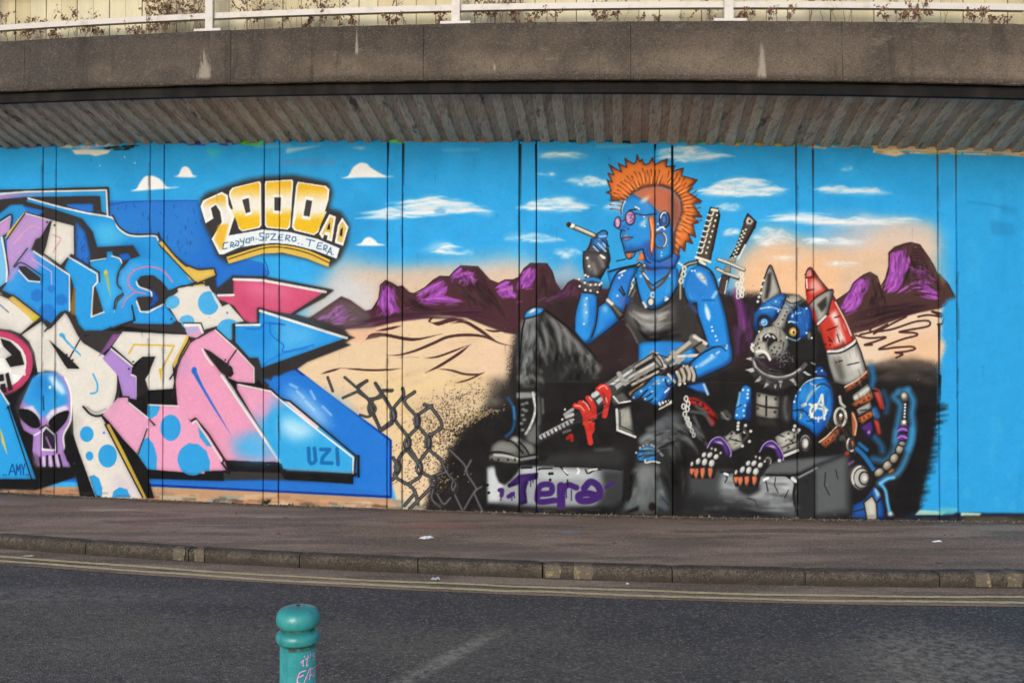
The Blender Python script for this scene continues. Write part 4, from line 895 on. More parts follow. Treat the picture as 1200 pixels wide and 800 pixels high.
# ------- belly, hands, near forearm
at('W4')
F('560,480 700,450 740,540 640,520', (44, 110, 190), soft=1); Sx('700,470 730,545', 2.4, (190, 220, 236), soft=1)
F('740,170 860,160 915,150 925,270 880,320 640,430 590,330 650,240', (40, 138, 216)); F('640,330 760,240 800,250 680,330', (190, 222, 238), soft=2.4, a=.95); F('700,380 860,310 915,250 920,280 880,325 650,430', (44, 96, 180), soft=4, a=.8)
dots('880,165 875,185 800,225 815,215 760,240 640,330', 1.2, WHT, soft=.4); Sx('780,180 830,175 870,205', 1.4, INK); Sx('920,150 925,270 880,325 640,435', 2.2, INK); Sx('590,300 680,230 780,175', 2, INK)
F('480,360 560,305 620,340 640,440 520,470', (84, 74, 66))
for x, y in [(500, 395), (535, 370), (575, 350), (610, 360)]: Sx([(x - 10, y - 20), (x + 12, y + 30), (x + 8, y + 75)], 4, (188, 178, 162), soft=.6); Sx([(x + 12, y - 20), (x + 30, y + 40), (x + 24, y + 80)], 1.6, INK)
dots('515,465 550,462 485,370 540,325', 1.2, (240, 226, 200))
F('310,400 410,395 470,390 490,450 440,500 400,580 340,640 260,610 220,590 210,560 160,590 130,570 150,530 240,480', (40, 136, 214)); F('400,460 460,470 420,560 350,630 370,540', (44, 96, 180), soft=3, a=.7); F('330,410 400,410 380,440 300,470', (120, 190, 234), soft=2.5, a=.8)
for q in ['130,570 150,530 240,470 310,400 410,395', '130,580 170,600 210,560 260,510', '210,590 260,560 300,530', '250,610 300,580', '260,610 340,640 410,570 450,490', '290,480 300,480']: Sx(q, 1.9, INK)
dots('150,570 208,520 318,460 385,430 320,580 240,580 295,525 420,440 345,460', 1.3, WHT, soft=.4); Sx('395,530 425,500', 2, WHT, soft=.4)
Sx('420,390 470,450', 3, (206, 200, 186)); Sx('395,430 420,480 460,460', 2, INK)
for x in (350, 375, 400, 425, 440): Sx([(x, 690 - x * .22), (x + 8, 720 - x * .26)], 2.4, (226, 224, 214))
Sx('350,660 450,610', 2, (190, 186, 176)); Sx('345,650 440,590', 1.6, INK)
# belt and chain
F('570,560 640,570 720,620 800,700 815,740 760,720 660,650 560,610', (186, 46, 38)); Sx('560,560 650,570 730,620 815,720', 2, INK); dots('655,605 690,625 730,670', 1.4, INK); Sx('600,590 640,600 660,640 700,640', 1.8, INK); F('710,680 790,760 780,800 740,780', (180, 44, 38), soft=1)
for x, y in [(560, 580), (575, 620), (540, 640), (570, 660), (550, 700), (570, 740), (585, 780)]: ring(x, y, 13, 20, 1.6, (214, 212, 204))
for q in ['600,680 700,700 760,780', '620,720 660,800', '640,640 720,690']: Sx(q, 3, (92, 96, 96), soft=1.4)
F('820,680 880,660 930,720 900,760 830,740', (74, 72, 70)); Sx('840,690 870,730 890,740', 2, (120, 130, 124)); dots('880,720', 1, INK)
F('340,760 440,690 520,720 500,800 330,800', (96, 98, 102), soft=4, a=.8)
at('W7')
for x, y in [(570, 30), (590, 60), (605, 95), (620, 130), (560, 0)]: ring(x, y, 10, 16, 1.5, (180, 180, 176))
at('P')
for k in range(26): Sx([(640 + rng.uniform(0, 160), 400 + rng.uniform(0, 120)), (650 + rng.uniform(0, 160), 405 + rng.uniform(0, 120))], 2, (30, 29, 29), soft=2, a=.12)
folds('740,455 700,476 640,512', '748,464 706,488 646,520', 26, 1.0, [(230, 228, 222), (30, 30, 30), (150, 148, 144)], soft=.2, a=.8, lo=.06, hi=.16)
folds('760,430 790,412 820,398', '772,444 800,424 828,410', 26, 1.0, [(230, 226, 214), (34, 32, 32), (120, 114, 106)], soft=.2, a=.8, lo=.08, hi=.2)
folds('735,446 770,424', '752,462 784,440', 22, 1.0, [(226, 222, 212), (30, 30, 30)], soft=.2, a=.7, lo=.1, hi=.3)

JOINTS_U = [49, 64.5, 175, 191.5, 309, 327, 453.8, 471.5, 608.5, 628.8, 768, 788, 934, 954, 1100.3, 1122]
# ------- machine hound
at('R1')
F('300,380 400,330 500,290 620,300 720,360 770,420 790,560 780,800 270,800 280,640 275,560', (44, 42, 42), soft=1.2)
# red rocket pod
F('690,150 715,100 745,105 790,180 860,260 940,360 1000,480 1060,620 1090,680 860,760 800,560 740,480 700,350 688,240', (200, 60, 48)); Sx('690,150 715,98 748,102 800,180 900,300 960,400 1010,500 1090,660', 2, (84, 58, 56))
F('700,130 715,108 740,112 745,160 700,170', (206, 130, 120)); F('720,220 760,170 800,200 830,260 740,300', (230, 190, 180), soft=2.5, a=.8); F('880,460 930,420 980,600 1000,660 920,700 940,560', (238, 226, 218), soft=2.5, a=.95)
for q in ['700,270 760,260', '830,480 880,450', '860,580 940,550', '870,630 900,670', '940,610 960,670', '920,480 960,470', '690,170 750,165']: Sx(q, 1.5, (84, 30, 28))
Sx('700,180 705,250', 1.4, WHT); Sx('925,360 1000,500 1050,620', 1.6, (240, 190, 180)); dots('885,695 850,690 880,660', 1.4, (110, 30, 26))
F('860,760 1090,670 1140,800 1180,940 1030,1010 920,980 880,860', (176, 174, 164), soft=.5)
F('900,800 960,790 1010,960 960,990', (84, 82, 78), soft=4, a=.9); F('1020,760 1090,730 1130,860 1060,900', (214, 210, 200), soft=3, a=.9)
Sx('870,745 960,740 1050,690 1085,660', 3, (224, 220, 214)); Sx('875,760 970,752 1060,705 1090,675', 2, INK); Sx('1090,660 1130,760 1180,930', 1.8, INK); Sx('1020,850 1110,830', 1.5, INK); Sx('930,830 980,815', 1.5, INK)
# ears
F('350,390 345,270 380,150 415,75 440,110 500,290 430,340', (170, 166, 156)); F('395,140 430,120 420,260 400,330 370,340 385,230', (62, 58, 54), soft=1.6); Sx('345,385 342,280 380,150 415,72 445,120 502,290', 1.6, INK); dots('365,190 350,240 330,320 320,355 345,290', 1.6, (226, 222, 210))
F('715,380 760,330 890,260 905,270 880,380 850,480 790,540 770,430', (168, 164, 154)); F('780,380 860,310 860,390 820,440', (62, 58, 54), soft=1.6); Sx('715,385 790,310 905,262 885,380 850,480 785,545', 1.6, INK); Sx('790,530 850,470', 2.6, (216, 212, 200))
# skull plates
F('285,540 290,450 360,370 440,320 530,290 560,320 510,400 460,480 430,520 400,470 340,470 310,600', (40, 104, 178)); F('560,460 620,410 720,390 745,440 740,560 700,640 640,640 620,560 560,500', (36, 92, 164))
F('330,420 400,360 500,310 520,330 440,420 380,440', (60, 140, 206), soft=2.5, a=.8)
F('545,310 640,300 690,350 630,380 560,470 530,560 490,590 440,550 430,520 470,490 510,400', (172, 166, 152)); Sx('540,350 590,370 660,350', 1.6, INK); Sx('500,400 560,410 620,390', 1.2, (110, 104, 94)); dots('545,435 530,465 515,495 560,320 480,530', 1.1, INK)
Sx('545,310 510,400 460,490 430,520', 1.6, INK); Sx('640,390 560,470 535,560', 1.6, INK)
Sx('340,410 420,400 500,420', 1.4, (180, 214, 236)); dots('460,355 405,400 565,515 590,470 620,440 330,590 480,430 700,410', 1.2, (206, 226, 240)); Sx('590,460 660,440', 1.4, (150, 200, 236)); Sx('570,510 630,520', 1.6, (170, 210, 240))
O(370, 515, 56, 58, (40, 42, 48)); O(370, 518, 34, 34, (46, 118, 190)); ring(370, 518, 20, 20, 1.4, (150, 200, 236)); O(366, 515, 7, 7, WHT)
O(598, 595, 50, 52, (44, 38, 36)); O(598, 592, 34, 36, (226, 160, 60)); O(598, 592, 24, 25, (246, 222, 150), soft=.6); O(600, 595, 10, 11, INK)
Sx('560,640 620,660 650,640', 1.6, (110, 150, 180))
# muzzle
F('285,690 310,620 370,560 440,545 500,560 545,620 560,690 530,760 480,800 330,800 275,740', (176, 172, 160)); F('430,560 500,570 545,640 520,740 450,780 470,660', (140, 136, 126), soft=3, a=.7)
F('355,640 390,605 440,605 475,650 460,700 410,718 370,690', (44, 42, 42), sm=True); Sx('380,630 400,612 415,630', 2, (206, 204, 198)); Sx('435,625 450,640', 2, (206, 204, 198)); Sx('405,715 400,760 430,790', 1.8, INK)
dots('305,690 320,720 340,690 330,650 300,730 460,720 480,690 495,740 520,700 440,750 470,760 500,660 455,790', 1.2, INK); dots('275,690 270,710 545,635 285,740', 1.5, (226, 222, 210))
O(720, 620, 14, 30, (110, 108, 102), soft=.6); dots('740,640 700,600', 1.2, WHT)
at('R2')
F('280,0 390,0 400,60 430,120 415,160 380,100 330,130 300,130', (176, 172, 160)); F('400,50 450,0 530,0 520,80 470,130 430,110', (150, 146, 136)); dots('430,70 450,45 470,80 490,50 460,100 490,105 440,100 300,30 320,20 330,50', 1.2, INK); dots('275,60 285,30', 1.6, (226, 222, 210))
Sx('310,80 350,75 390,95 415,140', 3, (226, 222, 210)); Sx('330,110 370,105 400,150', 2, INK)
spray(70, 530, 130, 30, 30, .6, (150, 148, 142), a=.7)
# spiked collar
Sx('285,140 310,210 380,260 480,285 580,265 650,220 690,180', 5, (92, 90, 90)); Sx('285,140 310,205 380,255 480,278 580,258 650,215', 1.8, (190, 188, 182)); Sx('295,240 380,320 460,350 560,320 650,280', 9, (58, 56, 56), soft=1.5)
for q in ['230,135 270,125 272,150', '225,222 285,208 300,235 270,245', '300,315 340,272 358,290 330,318', '370,362 395,300 428,322 400,350', '482,308 512,308 498,368', '570,300 600,290 640,345 620,350', '672,240 690,235 742,265 710,265', '735,165 770,175 765,185', '445,335 470,335 456,372']: F(q, (186, 184, 178)); Sx(q.split()[0] + ' ' + q.split()[1], 1, WHT, a=.6)
# chest
F('150,500 200,350 230,340 270,360 265,480 230,600 170,620 135,600', (40, 132, 210)); Sx('180,400 160,520', 2, (130, 196, 236), soft=1); dots('205,378 245,380 240,410 222,500 210,540 215,580 155,575 240,440', 1.4, (206, 226, 240)); Sx('150,520 190,495', 1.4, INK); F('235,480 270,440 265,600 220,620', (30, 60, 120), soft=2)
F('310,395 330,400 410,420 490,430 480,600 420,620 305,580', (140, 136, 124)); F('330,420 470,450 460,510 330,500', (176, 172, 158), soft=4, a=.8); Sx('305,490 380,510 485,520', 2.4, INK); Sx('388,430 385,580', 2.4, INK); dots('330,420 460,448 318,522 455,550', 2, (70, 68, 64)); Sx('310,590 420,605 480,605', 2, INK); F('310,600 470,620 470,660 320,650', (56, 54, 52), soft=3)
F('500,440 560,420 590,560 560,640 500,600', (62, 60, 60), soft=3); Sx('540,440 530,520 545,600', 3, (96, 94, 92), soft=1.4)
# shoulder shell with the letter in a ring
F('770,200 820,190 860,250 870,300 780,290', (36, 76, 140)); dots('820,228 775,235', 1.2, (180, 206, 230))
F('585,600 590,480 620,400 680,320 760,285 850,280 900,360 915,470 900,580 830,690 780,740 720,680 640,640', (34, 124, 206), sm=False); F('620,420 720,320 820,300 760,400 660,480', (60, 150, 222), soft=5, a=.6); F('800,620 900,500 880,600 800,720 740,690', (30, 80, 160), soft=4, a=.8)
Sx('620,410 680,325 760,288 830,284', 2.2, (190, 216, 236), tap=1); dots('605,470 620,425 650,375 655,570', 1.3, WHT); Sx('690,490 720,430 770,370 820,330', 4, (170, 186, 180), tap=1, a=.8); Sx('730,325 770,345 800,350', 1.6, (200, 214, 220)); Sx('780,350 830,330 880,360', 1.6, INK)
Sx('590,540 680,540 760,640', 1.6, INK); Sx('700,620 750,620', 1.2, INK); Sx('660,570 650,600', 2, (180, 200, 150)); Sx('670,500 690,490', 4, (200, 214, 200), soft=.4)
ring(790, 545, 62, 55, 2.6, (236, 232, 214)); Sx('735,590 800,470 822,415 830,500 840,605', 2.8, (236, 232, 214), sm=False); Sx('725,490 790,520 865,535', 2.6, (236, 232, 214)); Sx('720,575 760,560', 1.6, (236, 232, 214)); Sx('795,590 792,625', 1.8, (236, 232, 214))
Sx('585,600 590,480 620,400 685,315 765,278 850,275 905,360 920,470 900,590 830,700 780,745', 1.8, INK)
# straps and cans
F('1000,360 1100,300 1180,210 1190,260 1100,350 1010,400', (186, 100, 60)); Sx('1000,355 1100,298 1170,235', 1.6, (230, 190, 160)); dots('1065,350 1095,325 1135,298 1170,268', 1.3, INK)
F('1060,420 1180,330 1200,360 1200,430 1080,480', (150, 148, 140)); Sx('1080,440 1180,370', 4, (206, 202, 192), soft=1); F('1050,490 1200,390 1220,440 1200,470 1080,510', (184, 98, 58)); dots('1150,460 1185,440 1110,490', 1.3, INK)
F('1090,530 1200,470 1210,520 1110,580', (170, 168, 158)); Sx('1120,540 1170,530', 1.6, INK); F('1100,600 1200,540 1240,570 1130,650', (192, 106, 60)); dots('1120,612 1150,600 1185,580 1125,635', 1.2, INK)
Sx('960,430 970,480 1000,510', 3, (190, 186, 176)); O(965, 590, 42, 65, (60, 58, 56)); ring(965, 590, 44, 70, 3, (206, 202, 192)); O(968, 590, 12, 22, (160, 120, 80)); dots('968,575', 2, WHT)
F('800,790 900,720 980,640 960,720 900,790 850,830', (190, 108, 64)); Sx('800,785 860,740 940,660', 1.6, (230, 190, 160)); dots('925,715 905,755 870,775 850,790', 1.2, INK)
F('1050,540 1080,560 1100,640 1090,740 1060,740', (170, 96, 60)); Sx('1060,560 1090,640 1080,730', 1.4, (220, 180, 150))
# paws on the slab
at('R3')
F('180,400 480,400 560,420 800,430 1030,440 1180,360 1440,270 1440,740 1030,790 100,780 180,560', (74, 76, 78), soft=4)
F('440,430 560,450 740,460 1000,455 1010,720 800,690 600,600 420,560', (158, 162, 164), soft=5, a=1); F('800,470 1000,460 1000,560 820,600', (190, 192, 192), soft=6, a=.8); F('560,432 790,445 1030,442 1180,372 1420,282 1180,300 900,330 700,380', (96, 98, 98), soft=1.4)
F('40,560 340,620 560,700 900,770 900,810 40,810', (36, 35, 36), soft=10, a=.85)
at('P'); folds('850,556 890,558 930,560', '840,590 890,598 932,600', 90, 2.6, [(150, 154, 156), (120, 124, 126), (92, 94, 96), (172, 174, 174)], soft=1.2, a=.45, lo=.12, hi=.4, wob=.6); folds('956,546 970,544 984,542', '956,598 970,596 986,592', 50, 2.4, [(96, 98, 100), (60, 62, 64), (112, 114, 114)], soft=1.2, a=.45, wob=.6); folds('800,590 840,596 930,604', '800,604 840,608 930,610', 40, 2.6, [(34, 34, 34), (46, 46, 48)], soft=1.4, a=.6); at('R3')
F('1020,460 1170,400 1170,790 1020,790', (44, 44, 46), soft=3, a=.85); F('1180,400 1400,300 1400,700 1180,740', (96, 98, 100), soft=3, a=.95)
Sx('430,418 560,420', 1.8, BLK); Sx('790,440 900,445 1030,440 1180,375', 2, BLK); Sx('450,420 480,460 465,500', 1.4, BLK); Sx('500,425 475,460', 1.4, BLK); Sx('780,480 790,520 800,570', 1.4, BLK); Sx('950,450 1010,500 1000,600 1020,720', 3, BLK); Sx('460,430 485,440', 2.6, WHT); Sx('770,480 800,465', 3, WHT); Sx('990,470 1015,490', 4, (214, 214, 212)); Sx('1040,460 1180,385', 2, (150, 152, 152), soft=.8)
for q in ['560,470 590,520 575,560', '700,470 715,540', '860,460 850,520 880,580', '960,560 930,620', '640,620 700,640 720,690', '1100,480 1120,560', '1250,420 1240,520 1280,600', '1330,400 1345,470']: Sx(q, 1.2, (40, 40, 42), sm=False)
for k in range(30):
    x, y = rng.uniform(300, 980), rng.uniform(560, 720)
    Sx([(x, y), (x + rng.uniform(40, 130), y + rng.uniform(-8, 8))], rng.uniform(2, 5), [(100, 102, 102), (46, 46, 48)][k % 2], soft=2.4, a=.4)
F('850,140 960,90 1030,120 1040,230 920,270 880,210', (168, 164, 152)); Sx('840,150 950,92 1030,120', 1.6, INK); Sx('890,130 960,160 1000,190', 1.8, INK); Sx('900,230 1030,180', 1.6, INK); dots('960,120 1005,140 940,170 960,228', 1.4, INK); Sx('930,290 1030,250', 3.4, (206, 204, 196)); F('900,160 960,130 980,150 920,180', (206, 202, 190), soft=2)
dots('1010,60 1040,90 1000,90 1025,110', 2, (196, 194, 188)); O(1090, 190, 46, 70, (150, 146, 138)); ring(1090, 190, 46, 70, 2, INK); O(1095, 195, 22, 34, (206, 202, 192)); ring(1090, 195, 32, 48, 1.6, INK)
F('460,150 520,95 590,130 610,220 520,260', (164, 160, 148)); dots('515,118 553,115 550,170 600,212', 1.5, INK); dots('568,35 565,60 565,85 625,55 618,105 665,100 655,180 600,215', 1.8, (206, 204, 198)); Sx('610,80 640,130 600,180', 3, (70, 68, 66)); Sx('500,160 580,180', 1.6, INK)
for cx, cy in [(420, 210), (830, 240)]:
    a = np.array([(cx - 95, cy + 20), (cx - 60, cy - 40), (cx, cy - 65), (cx + 55, cy - 20), (cx + 90, cy + 50), (cx + 85, cy + 95), (cx + 50, cy + 80), (cx + 20, cy + 10), (cx - 30, cy - 15)])
    F(a, (92, 58, 136)); Sx(a[0:6], 1.4, (170, 140, 190)); Sx(a[5:], 1.4, INK); F(a[[1, 2, 3]] * .5 + a[[8, 7, 7]] * .5, (206, 186, 216), soft=1)
dots('890,330', 2.4, (206, 204, 196)); O(800, 330, 32, 40, (60, 58, 58)); ring(800, 335, 22, 28, 1.5, (140, 138, 132))
for ox, oy in [(0, 0), (345, 65)]:
    F([(x + ox, y + oy) for x, y in [(180, 400), (195, 340), (280, 260), (360, 220), (440, 250), (470, 300), (400, 390), (380, 470), (200, 470)]], (40, 38, 38), soft=1)
    for x, y, w, h, r in [(300, 285, 20, 26, 35), (345, 285, 22, 30, 38), (395, 300, 22, 28, 38), (255, 335, 22, 32, 25), (305, 340, 24, 34, 20), (360, 350, 26, 34, 20), (205, 355, 14, 24, 15), (360, 235, 12, 14, 0), (390, 245, 14, 16, 0), (430, 270, 12, 16, 20)]:
        O(x + ox, y + oy, w, h, (176, 176, 170), rot=r); O(x + ox - 5, y + oy - 6, w * .5, h * .5, (216, 214, 208), rot=r, soft=.8); ring(x + ox, y + oy, w, h, 1.3, INK, rot=r)
    for x, y, h in [(205, 415, 34), (238, 430, 52), (288, 428, 56), (348, 425, 54)]:
        F([(x + ox - 18, y + oy - h * .7), (x + ox + 18, y + oy - h * .8), (x + ox + 22, y + oy - h * .2), (x + ox + 2, y + oy + h), (x + ox - 14, y + oy + h * .3)], (204, 112, 76)); Sx([(x + ox - 8, y + oy - h * .5), (x + ox - 6, y + oy + h * .3)], 2, (240, 196, 170), tap=1)
F('560,520 740,520 740,560 650,610 580,580', (36, 36, 38), soft=2.5, a=.9)
# hind parts and tail
at('R5')
F('500,260 560,180 640,200 700,330 680,420 600,420', (36, 34, 36), soft=2); Sx('560,170 620,230 690,330', 5, (40, 110, 170), soft=.8); Sx('580,130 640,180', 4, (40, 110, 170), soft=1); Sx('500,290 530,270', 3, (120, 80, 130), soft=1)
O(590, 400, 82, 96, (150, 148, 142)); ring(590, 400, 82, 96, 2, INK); O(575, 380, 60, 75, (190, 188, 180), soft=3, a=.8); ring(600, 400, 66, 80, 1.6, INK); ring(620, 400, 40, 50, 2, INK); O(622, 402, 26, 32, (206, 204, 196)); ring(600, 395, 74, 88, 2.4, (206, 204, 198), a0=150, a1=260)
F('530,610 620,570 700,460 740,520 780,620 790,720 520,720', (34, 84, 156), soft=1); F('690,490 710,460 750,530 720,570', (140, 190, 230), soft=1.2); F('615,590 680,535 715,600 720,725 640,725', (176, 172, 160)); F('650,590 690,570 700,680 660,700', (206, 202, 190), soft=3, a=.8); Sx('615,590 680,535 715,600 722,725', 1.6, INK, sm=False); Sx('615,590 640,725', 1.6, INK); Sx('700,455 760,540 790,720', 2.4, INK); Sx('715,590 770,540', 2, INK); Sx('540,660 620,640', 1.6, INK)
Sx('740,440 790,400 860,375 910,320 950,230 985,130 990,20', 6, (70, 150, 200), soft=3, a=.85); Sx('745,440 785,500 800,590 820,680', 3.4, (90, 176, 226), soft=1); Sx('745,440 800,405 850,395', 3, (110, 190, 236), soft=1); F('800,670 830,655 850,690 810,695', (220, 226, 230), soft=1.2)
Sx('690,250 780,260 840,200 860,130 870,40', 6, (56, 140, 200), soft=3.4, a=.7); Sx('700,80 750,140 760,190', 6, (46, 120, 180), soft=3, a=.7)
for k, (x, y, r, w, h) in enumerate([(735, 355, 55, 34, 46), (800, 300, 40, 36, 46), (852, 245, 30, 34, 44), (895, 175, 20, 32, 40), (915, 130, 5, 30, 20)]):
    O(x, y, w, h, (124, 112, 96), rot=r); O(x - 6, y - 8, w * .6, h * .55, (196, 188, 172), rot=r, soft=2); ring(x, y, w, h, 1.6, INK, rot=r)
O(830, 345, 30, 14, (160, 110, 60), rot=-40, soft=1)
at('R4')
Sx('960,250 1000,330 990,430 1000,520 990,620 960,700', 7, (60, 150, 206), soft=3, a=.8); Sx('880,270 850,300 900,360 890,450 870,560 860,640', 6, (60, 150, 206), soft=3, a=.75); Sx('890,250 960,240', 5, (60, 150, 206), soft=3, a=.7)
O(935, 300, 32, 40, (96, 92, 84)); O(928, 288, 18, 22, (214, 208, 194), soft=1.6); Sx('935,340 932,470', 3.4, (60, 58, 56)); dots('938,358 937,382 935,406 934,430 933,455', 1.3, (226, 224, 214)); F('900,480 950,475 955,525 905,525', (140, 134, 124)); dots('930,495', 2, WHT)
O(920, 550, 44, 26, (96, 52, 132)); O(915, 612, 44, 30, (96, 52, 132)); Sx('885,560 920,548 950,560', 2, (170, 120, 190)); Sx('880,620 915,606 950,620', 2, (170, 120, 190)); Sx('885,585 950,582', 1.8, INK)
for q in ['690,260 740,260 775,400 740,395 715,330', '690,470 730,490 755,600 720,590']: F(q, (170, 46, 40)); F(q.split()[0] + ' ' + q.split()[1] + ' ' + q.split()[2], (206, 110, 100), soft=1.5, a=.5)
Sx('685,230 740,260 770,390', 2, (140, 60, 60)); F('590,530 680,480 690,560 640,620', (82, 48, 116)); F('620,560 700,580 650,640', (60, 40, 90), soft=1); dots('655,575', 2, (150, 120, 180))
Sx('670,60 690,150 680,210', 6, (44, 120, 180), soft=2.5, a=.8); Sx('770,260 800,340 790,420', 5, (44, 110, 170), soft=3, a=.6); Sx('700,400 720,450', 6, (44, 110, 180), soft=1.6, a=.9)
F('500,620 540,610 550,680 510,720 480,690', (60, 56, 54)); ring(515, 670, 30, 52, 2, (206, 204, 196), a0=60, a1=240); F('515,640 540,650 530,690', (190, 110, 60)); dots('485,740', 3, (150, 60, 50)); F('420,600 480,580 470,640 420,650', (70, 72, 70), soft=1)
at('P')
folds('884,372 888,392 884,410', '918,380 924,396 916,414', 30, 1.2, [(120, 116, 106), (214, 208, 196), (60, 58, 54)], soft=.3, a=.5, lo=.1, hi=.3)
folds('888,350 900,358 908,372', '930,350 944,362 948,390', 40, 1.3, [(24, 56, 110), (90, 160, 214), (20, 40, 80), (60, 120, 190)], soft=.3, a=.6, lo=.15, hi=.4, wob=.6)
folds('880,408 900,430 930,438', '884,440 905,452 940,450', 40, 1.4, [(90, 88, 86), (28, 27, 27), (120, 118, 114)], soft=.6, a=.5, wob=.5)
folds('930,455 940,490 950,510', '972,450 976,480 965,505', 26, 1.6, [(24, 84, 170), (70, 150, 220), (30, 110, 200)], soft=.8, a=.45, wob=.4)
folds('960,372 974,410 984,440', '1000,372 1010,400 1014,430', 40, 1.5, [(120, 30, 26), (236, 200, 190), (90, 86, 80), (220, 214, 204)], soft=.5, a=.45, lo=.08, hi=.2)
folds('985,440 1000,470 1010,500', '1012,430 1022,460 1030,490', 40, 1.3, [(40, 36, 34), (206, 200, 190), (90, 60, 40)], soft=.3, a=.55, lo=.06, hi=.2)
folds('960,490 975,510 985,530', '990,480 1000,510 1010,540', 50, 1.5, [(28, 27, 27), (110, 106, 100), (150, 90, 56), (60, 58, 56)], soft=.4, a=.6, lo=.1, hi=.3)
folds('905,520 925,510 940,502', '915,532 930,526 946,516', 24, 1.2, [(40, 38, 36), (214, 210, 200)], soft=.2, a=.6, lo=.1, hi=.3)
folds('842,512 860,506 872,500', '850,526 866,520 878,512', 20, 1.2, [(40, 38, 36), (214, 210, 200)], soft=.2, a=.6, lo=.1, hi=.3)
folds('840,440 842,470 838,490', '1000,450 990,480 980,500', 40, 2.4, [(26, 25, 25), (48, 46, 45)], soft=1.4, a=.25)
folds('860,340 866,380 862,430', '884,352 880,390 872,420', 34, 2.6, [(98, 56, 104), (60, 40, 50), (130, 70, 140), (40, 32, 36)], soft=1.4, a=.5, wob=.6)
for x, y0, y1, c in [(610, 170, 240, (44, 34, 30)), (628, 170, 236, (50, 34, 26)), (455, 168, 196, (30, 30, 34)), (473, 168, 218, (60, 40, 40)), (932.6, 174, 226, (120, 84, 52)), (952.6, 176, 250, (84, 60, 44)), (1098.8, 180, 238, (140, 106, 70)), (1120, 180, 236, (140, 112, 84)), (768, 170, 176, (40, 36, 36)), (788, 172, 300, (28, 34, 40)), (1102, 440, 470, (30, 30, 34)), (1101, 380, 440, (60, 50, 60))]:
    Sx([(x, y0), (x + (y1 - y0) * .004, y1)], 2.4, c, soft=.3, tap=2)
# runs, drips and knocks in the paint
for k in range(70):
    x, y = rng.uniform(-150, 1350), rng.uniform(180, 580); u, v = pts([(x, y)])[0]; c = sheet[int(v), int(u)] * 255
    Sx([(x, y), (x + rng.uniform(-.4, .4), y + rng.uniform(4, 22))], rng.uniform(.7, 1.5), tuple(c * rng.uniform(.72, .95)), soft=.3, a=.55, tap=2)
spray(500, 600, 390, 420, 130, .45, (60, 56, 54), a=.4); spray(260, 600, 390, 420, 130, .45, (226, 224, 220), a=.4)
for k in range(30):
    x, y = rng.uniform(1105, 1340), rng.uniform(470, 600)
    Sx([(x, y), (x + rng.uniform(-3, 3), y + rng.uniform(-14, 14))], rng.uniform(2, 6), (96, 196, 220), soft=3, a=.22)
for x0 in JOINTS_U:
    for k in range(7): y = rng.uniform(180, 590); Sx([(x0 + rng.uniform(-1.5, 1.5), y), (x0 + rng.uniform(-1.5, 1.5), y + rng.uniform(6, 40))], rng.uniform(1, 2.2), (60, 60, 66), soft=.8, a=.28)
VOL = 0.0
# ------------------------------------------------------------------ ragged top and foot of the paint
at('P')
RAW = (122, 116, 104)
for x0, x1, y, c, w in [(-160, 60, 174.5, (70, 50, 70), 2.4), (70, 130, 175, (206, 196, 180), 3), (196, 290, 171, (92, 50, 100), 2.4), (276, 312, 170.5, (104, 206, 60), 4), (448, 466, 167.5, (110, 196, 60), 3.6), (480, 580, 166.5, (190, 90, 50), 3), (604, 640, 166, (40, 34, 40), 3.6), (640, 650, 167, (120, 50, 140), 2), (665, 708, 166.5, (30, 28, 30), 3), (715, 765, 167.5, (30, 28, 30), 4), (770, 860, 169.5, (140, 180, 70), 2.4), (860, 940, 172, (206, 170, 60), 2.6), (940, 1040, 174.5, (206, 176, 130), 2.6)]:
    x = x0
    while x < x1:
        d = rng.uniform(5, 14)
        yj = y - 3.2 + rng.uniform(-2.2, 1.6); Sx([(x, yj), (x + d, yj + rng.uniform(-1.2, 1.4))], w * rng.uniform(.6, 1.9), tuple(np.clip(np.array(c) + rng.normal(0, 16, 3), 0, 255)), soft=.5, a=rng.uniform(.5, 1))
        x += d * .9
F('84,176 100,175 130,176 126,180 112,183 104,181 88,181', (228, 220, 204), soft=.5); folds('122,172 140,170 166,171', '120,175 138,176 160,174', 26, 2.0, [(30, 32, 32), (44, 46, 46)], soft=.4, a=.9, lo=.12, hi=.35, wob=.5); dots('146,184 117,194 158,191', .8, (200, 220, 230))
F('1024,178 1060,177 1100,179 1140,178 1200,181 1370,190 1370,160 1020,160', (206, 184, 150), soft=.6); F('1024,178 1040,182 1050,183.5 1062,180 1050,176', (226, 204, 176), soft=.5); F('1160,180 1200,184 1212,192 1370,196 1370,180', (206, 184, 150), soft=.6)
for k in range(24): x = rng.uniform(1020, 1200); Sx([(x, 178 + (x - 1020) * .02), (x + 12, 178.5 + (x - 1020) * .02)], 1.8, [(190, 120, 70), (222, 180, 70), (226, 210, 180)][k % 3], soft=.4, a=.8)
for x, y in [(300, 172), (520, 176), (700, 172)]: Sx([(x, y), (x + 40, y - 1)], 3, (120, 190, 226), soft=2, a=.5)
Sx('330,190 390,189', 5, (110, 140, 190), soft=3, a=.5); F('335,174 380,170 360,174 335,180', (190, 214, 224), soft=1.4, a=.7); F('410,172 430,172 424,176', (200, 216, 226), soft=1.4, a=.6); F('240,174 262,176 248,186', (70, 190, 190), soft=2, a=.6)
F('1074,600 1200,601 1370,604 1370,616 1060,614 1064,602', (36, 44, 60), soft=1.5); F('1078,597 1110,599 1104,603 1072,603', (170, 214, 196), soft=1, a=.9); F('1126,600 1150,601 1148,604 1126,604', (190, 214, 190), soft=1); F('1100,594 1124,595 1118,602 1102,603', (100, 190, 200), soft=1.4, a=.8); F('1130,604 1200,606 1370,608 1370,620 1130,620', (86, 78, 66), soft=2)
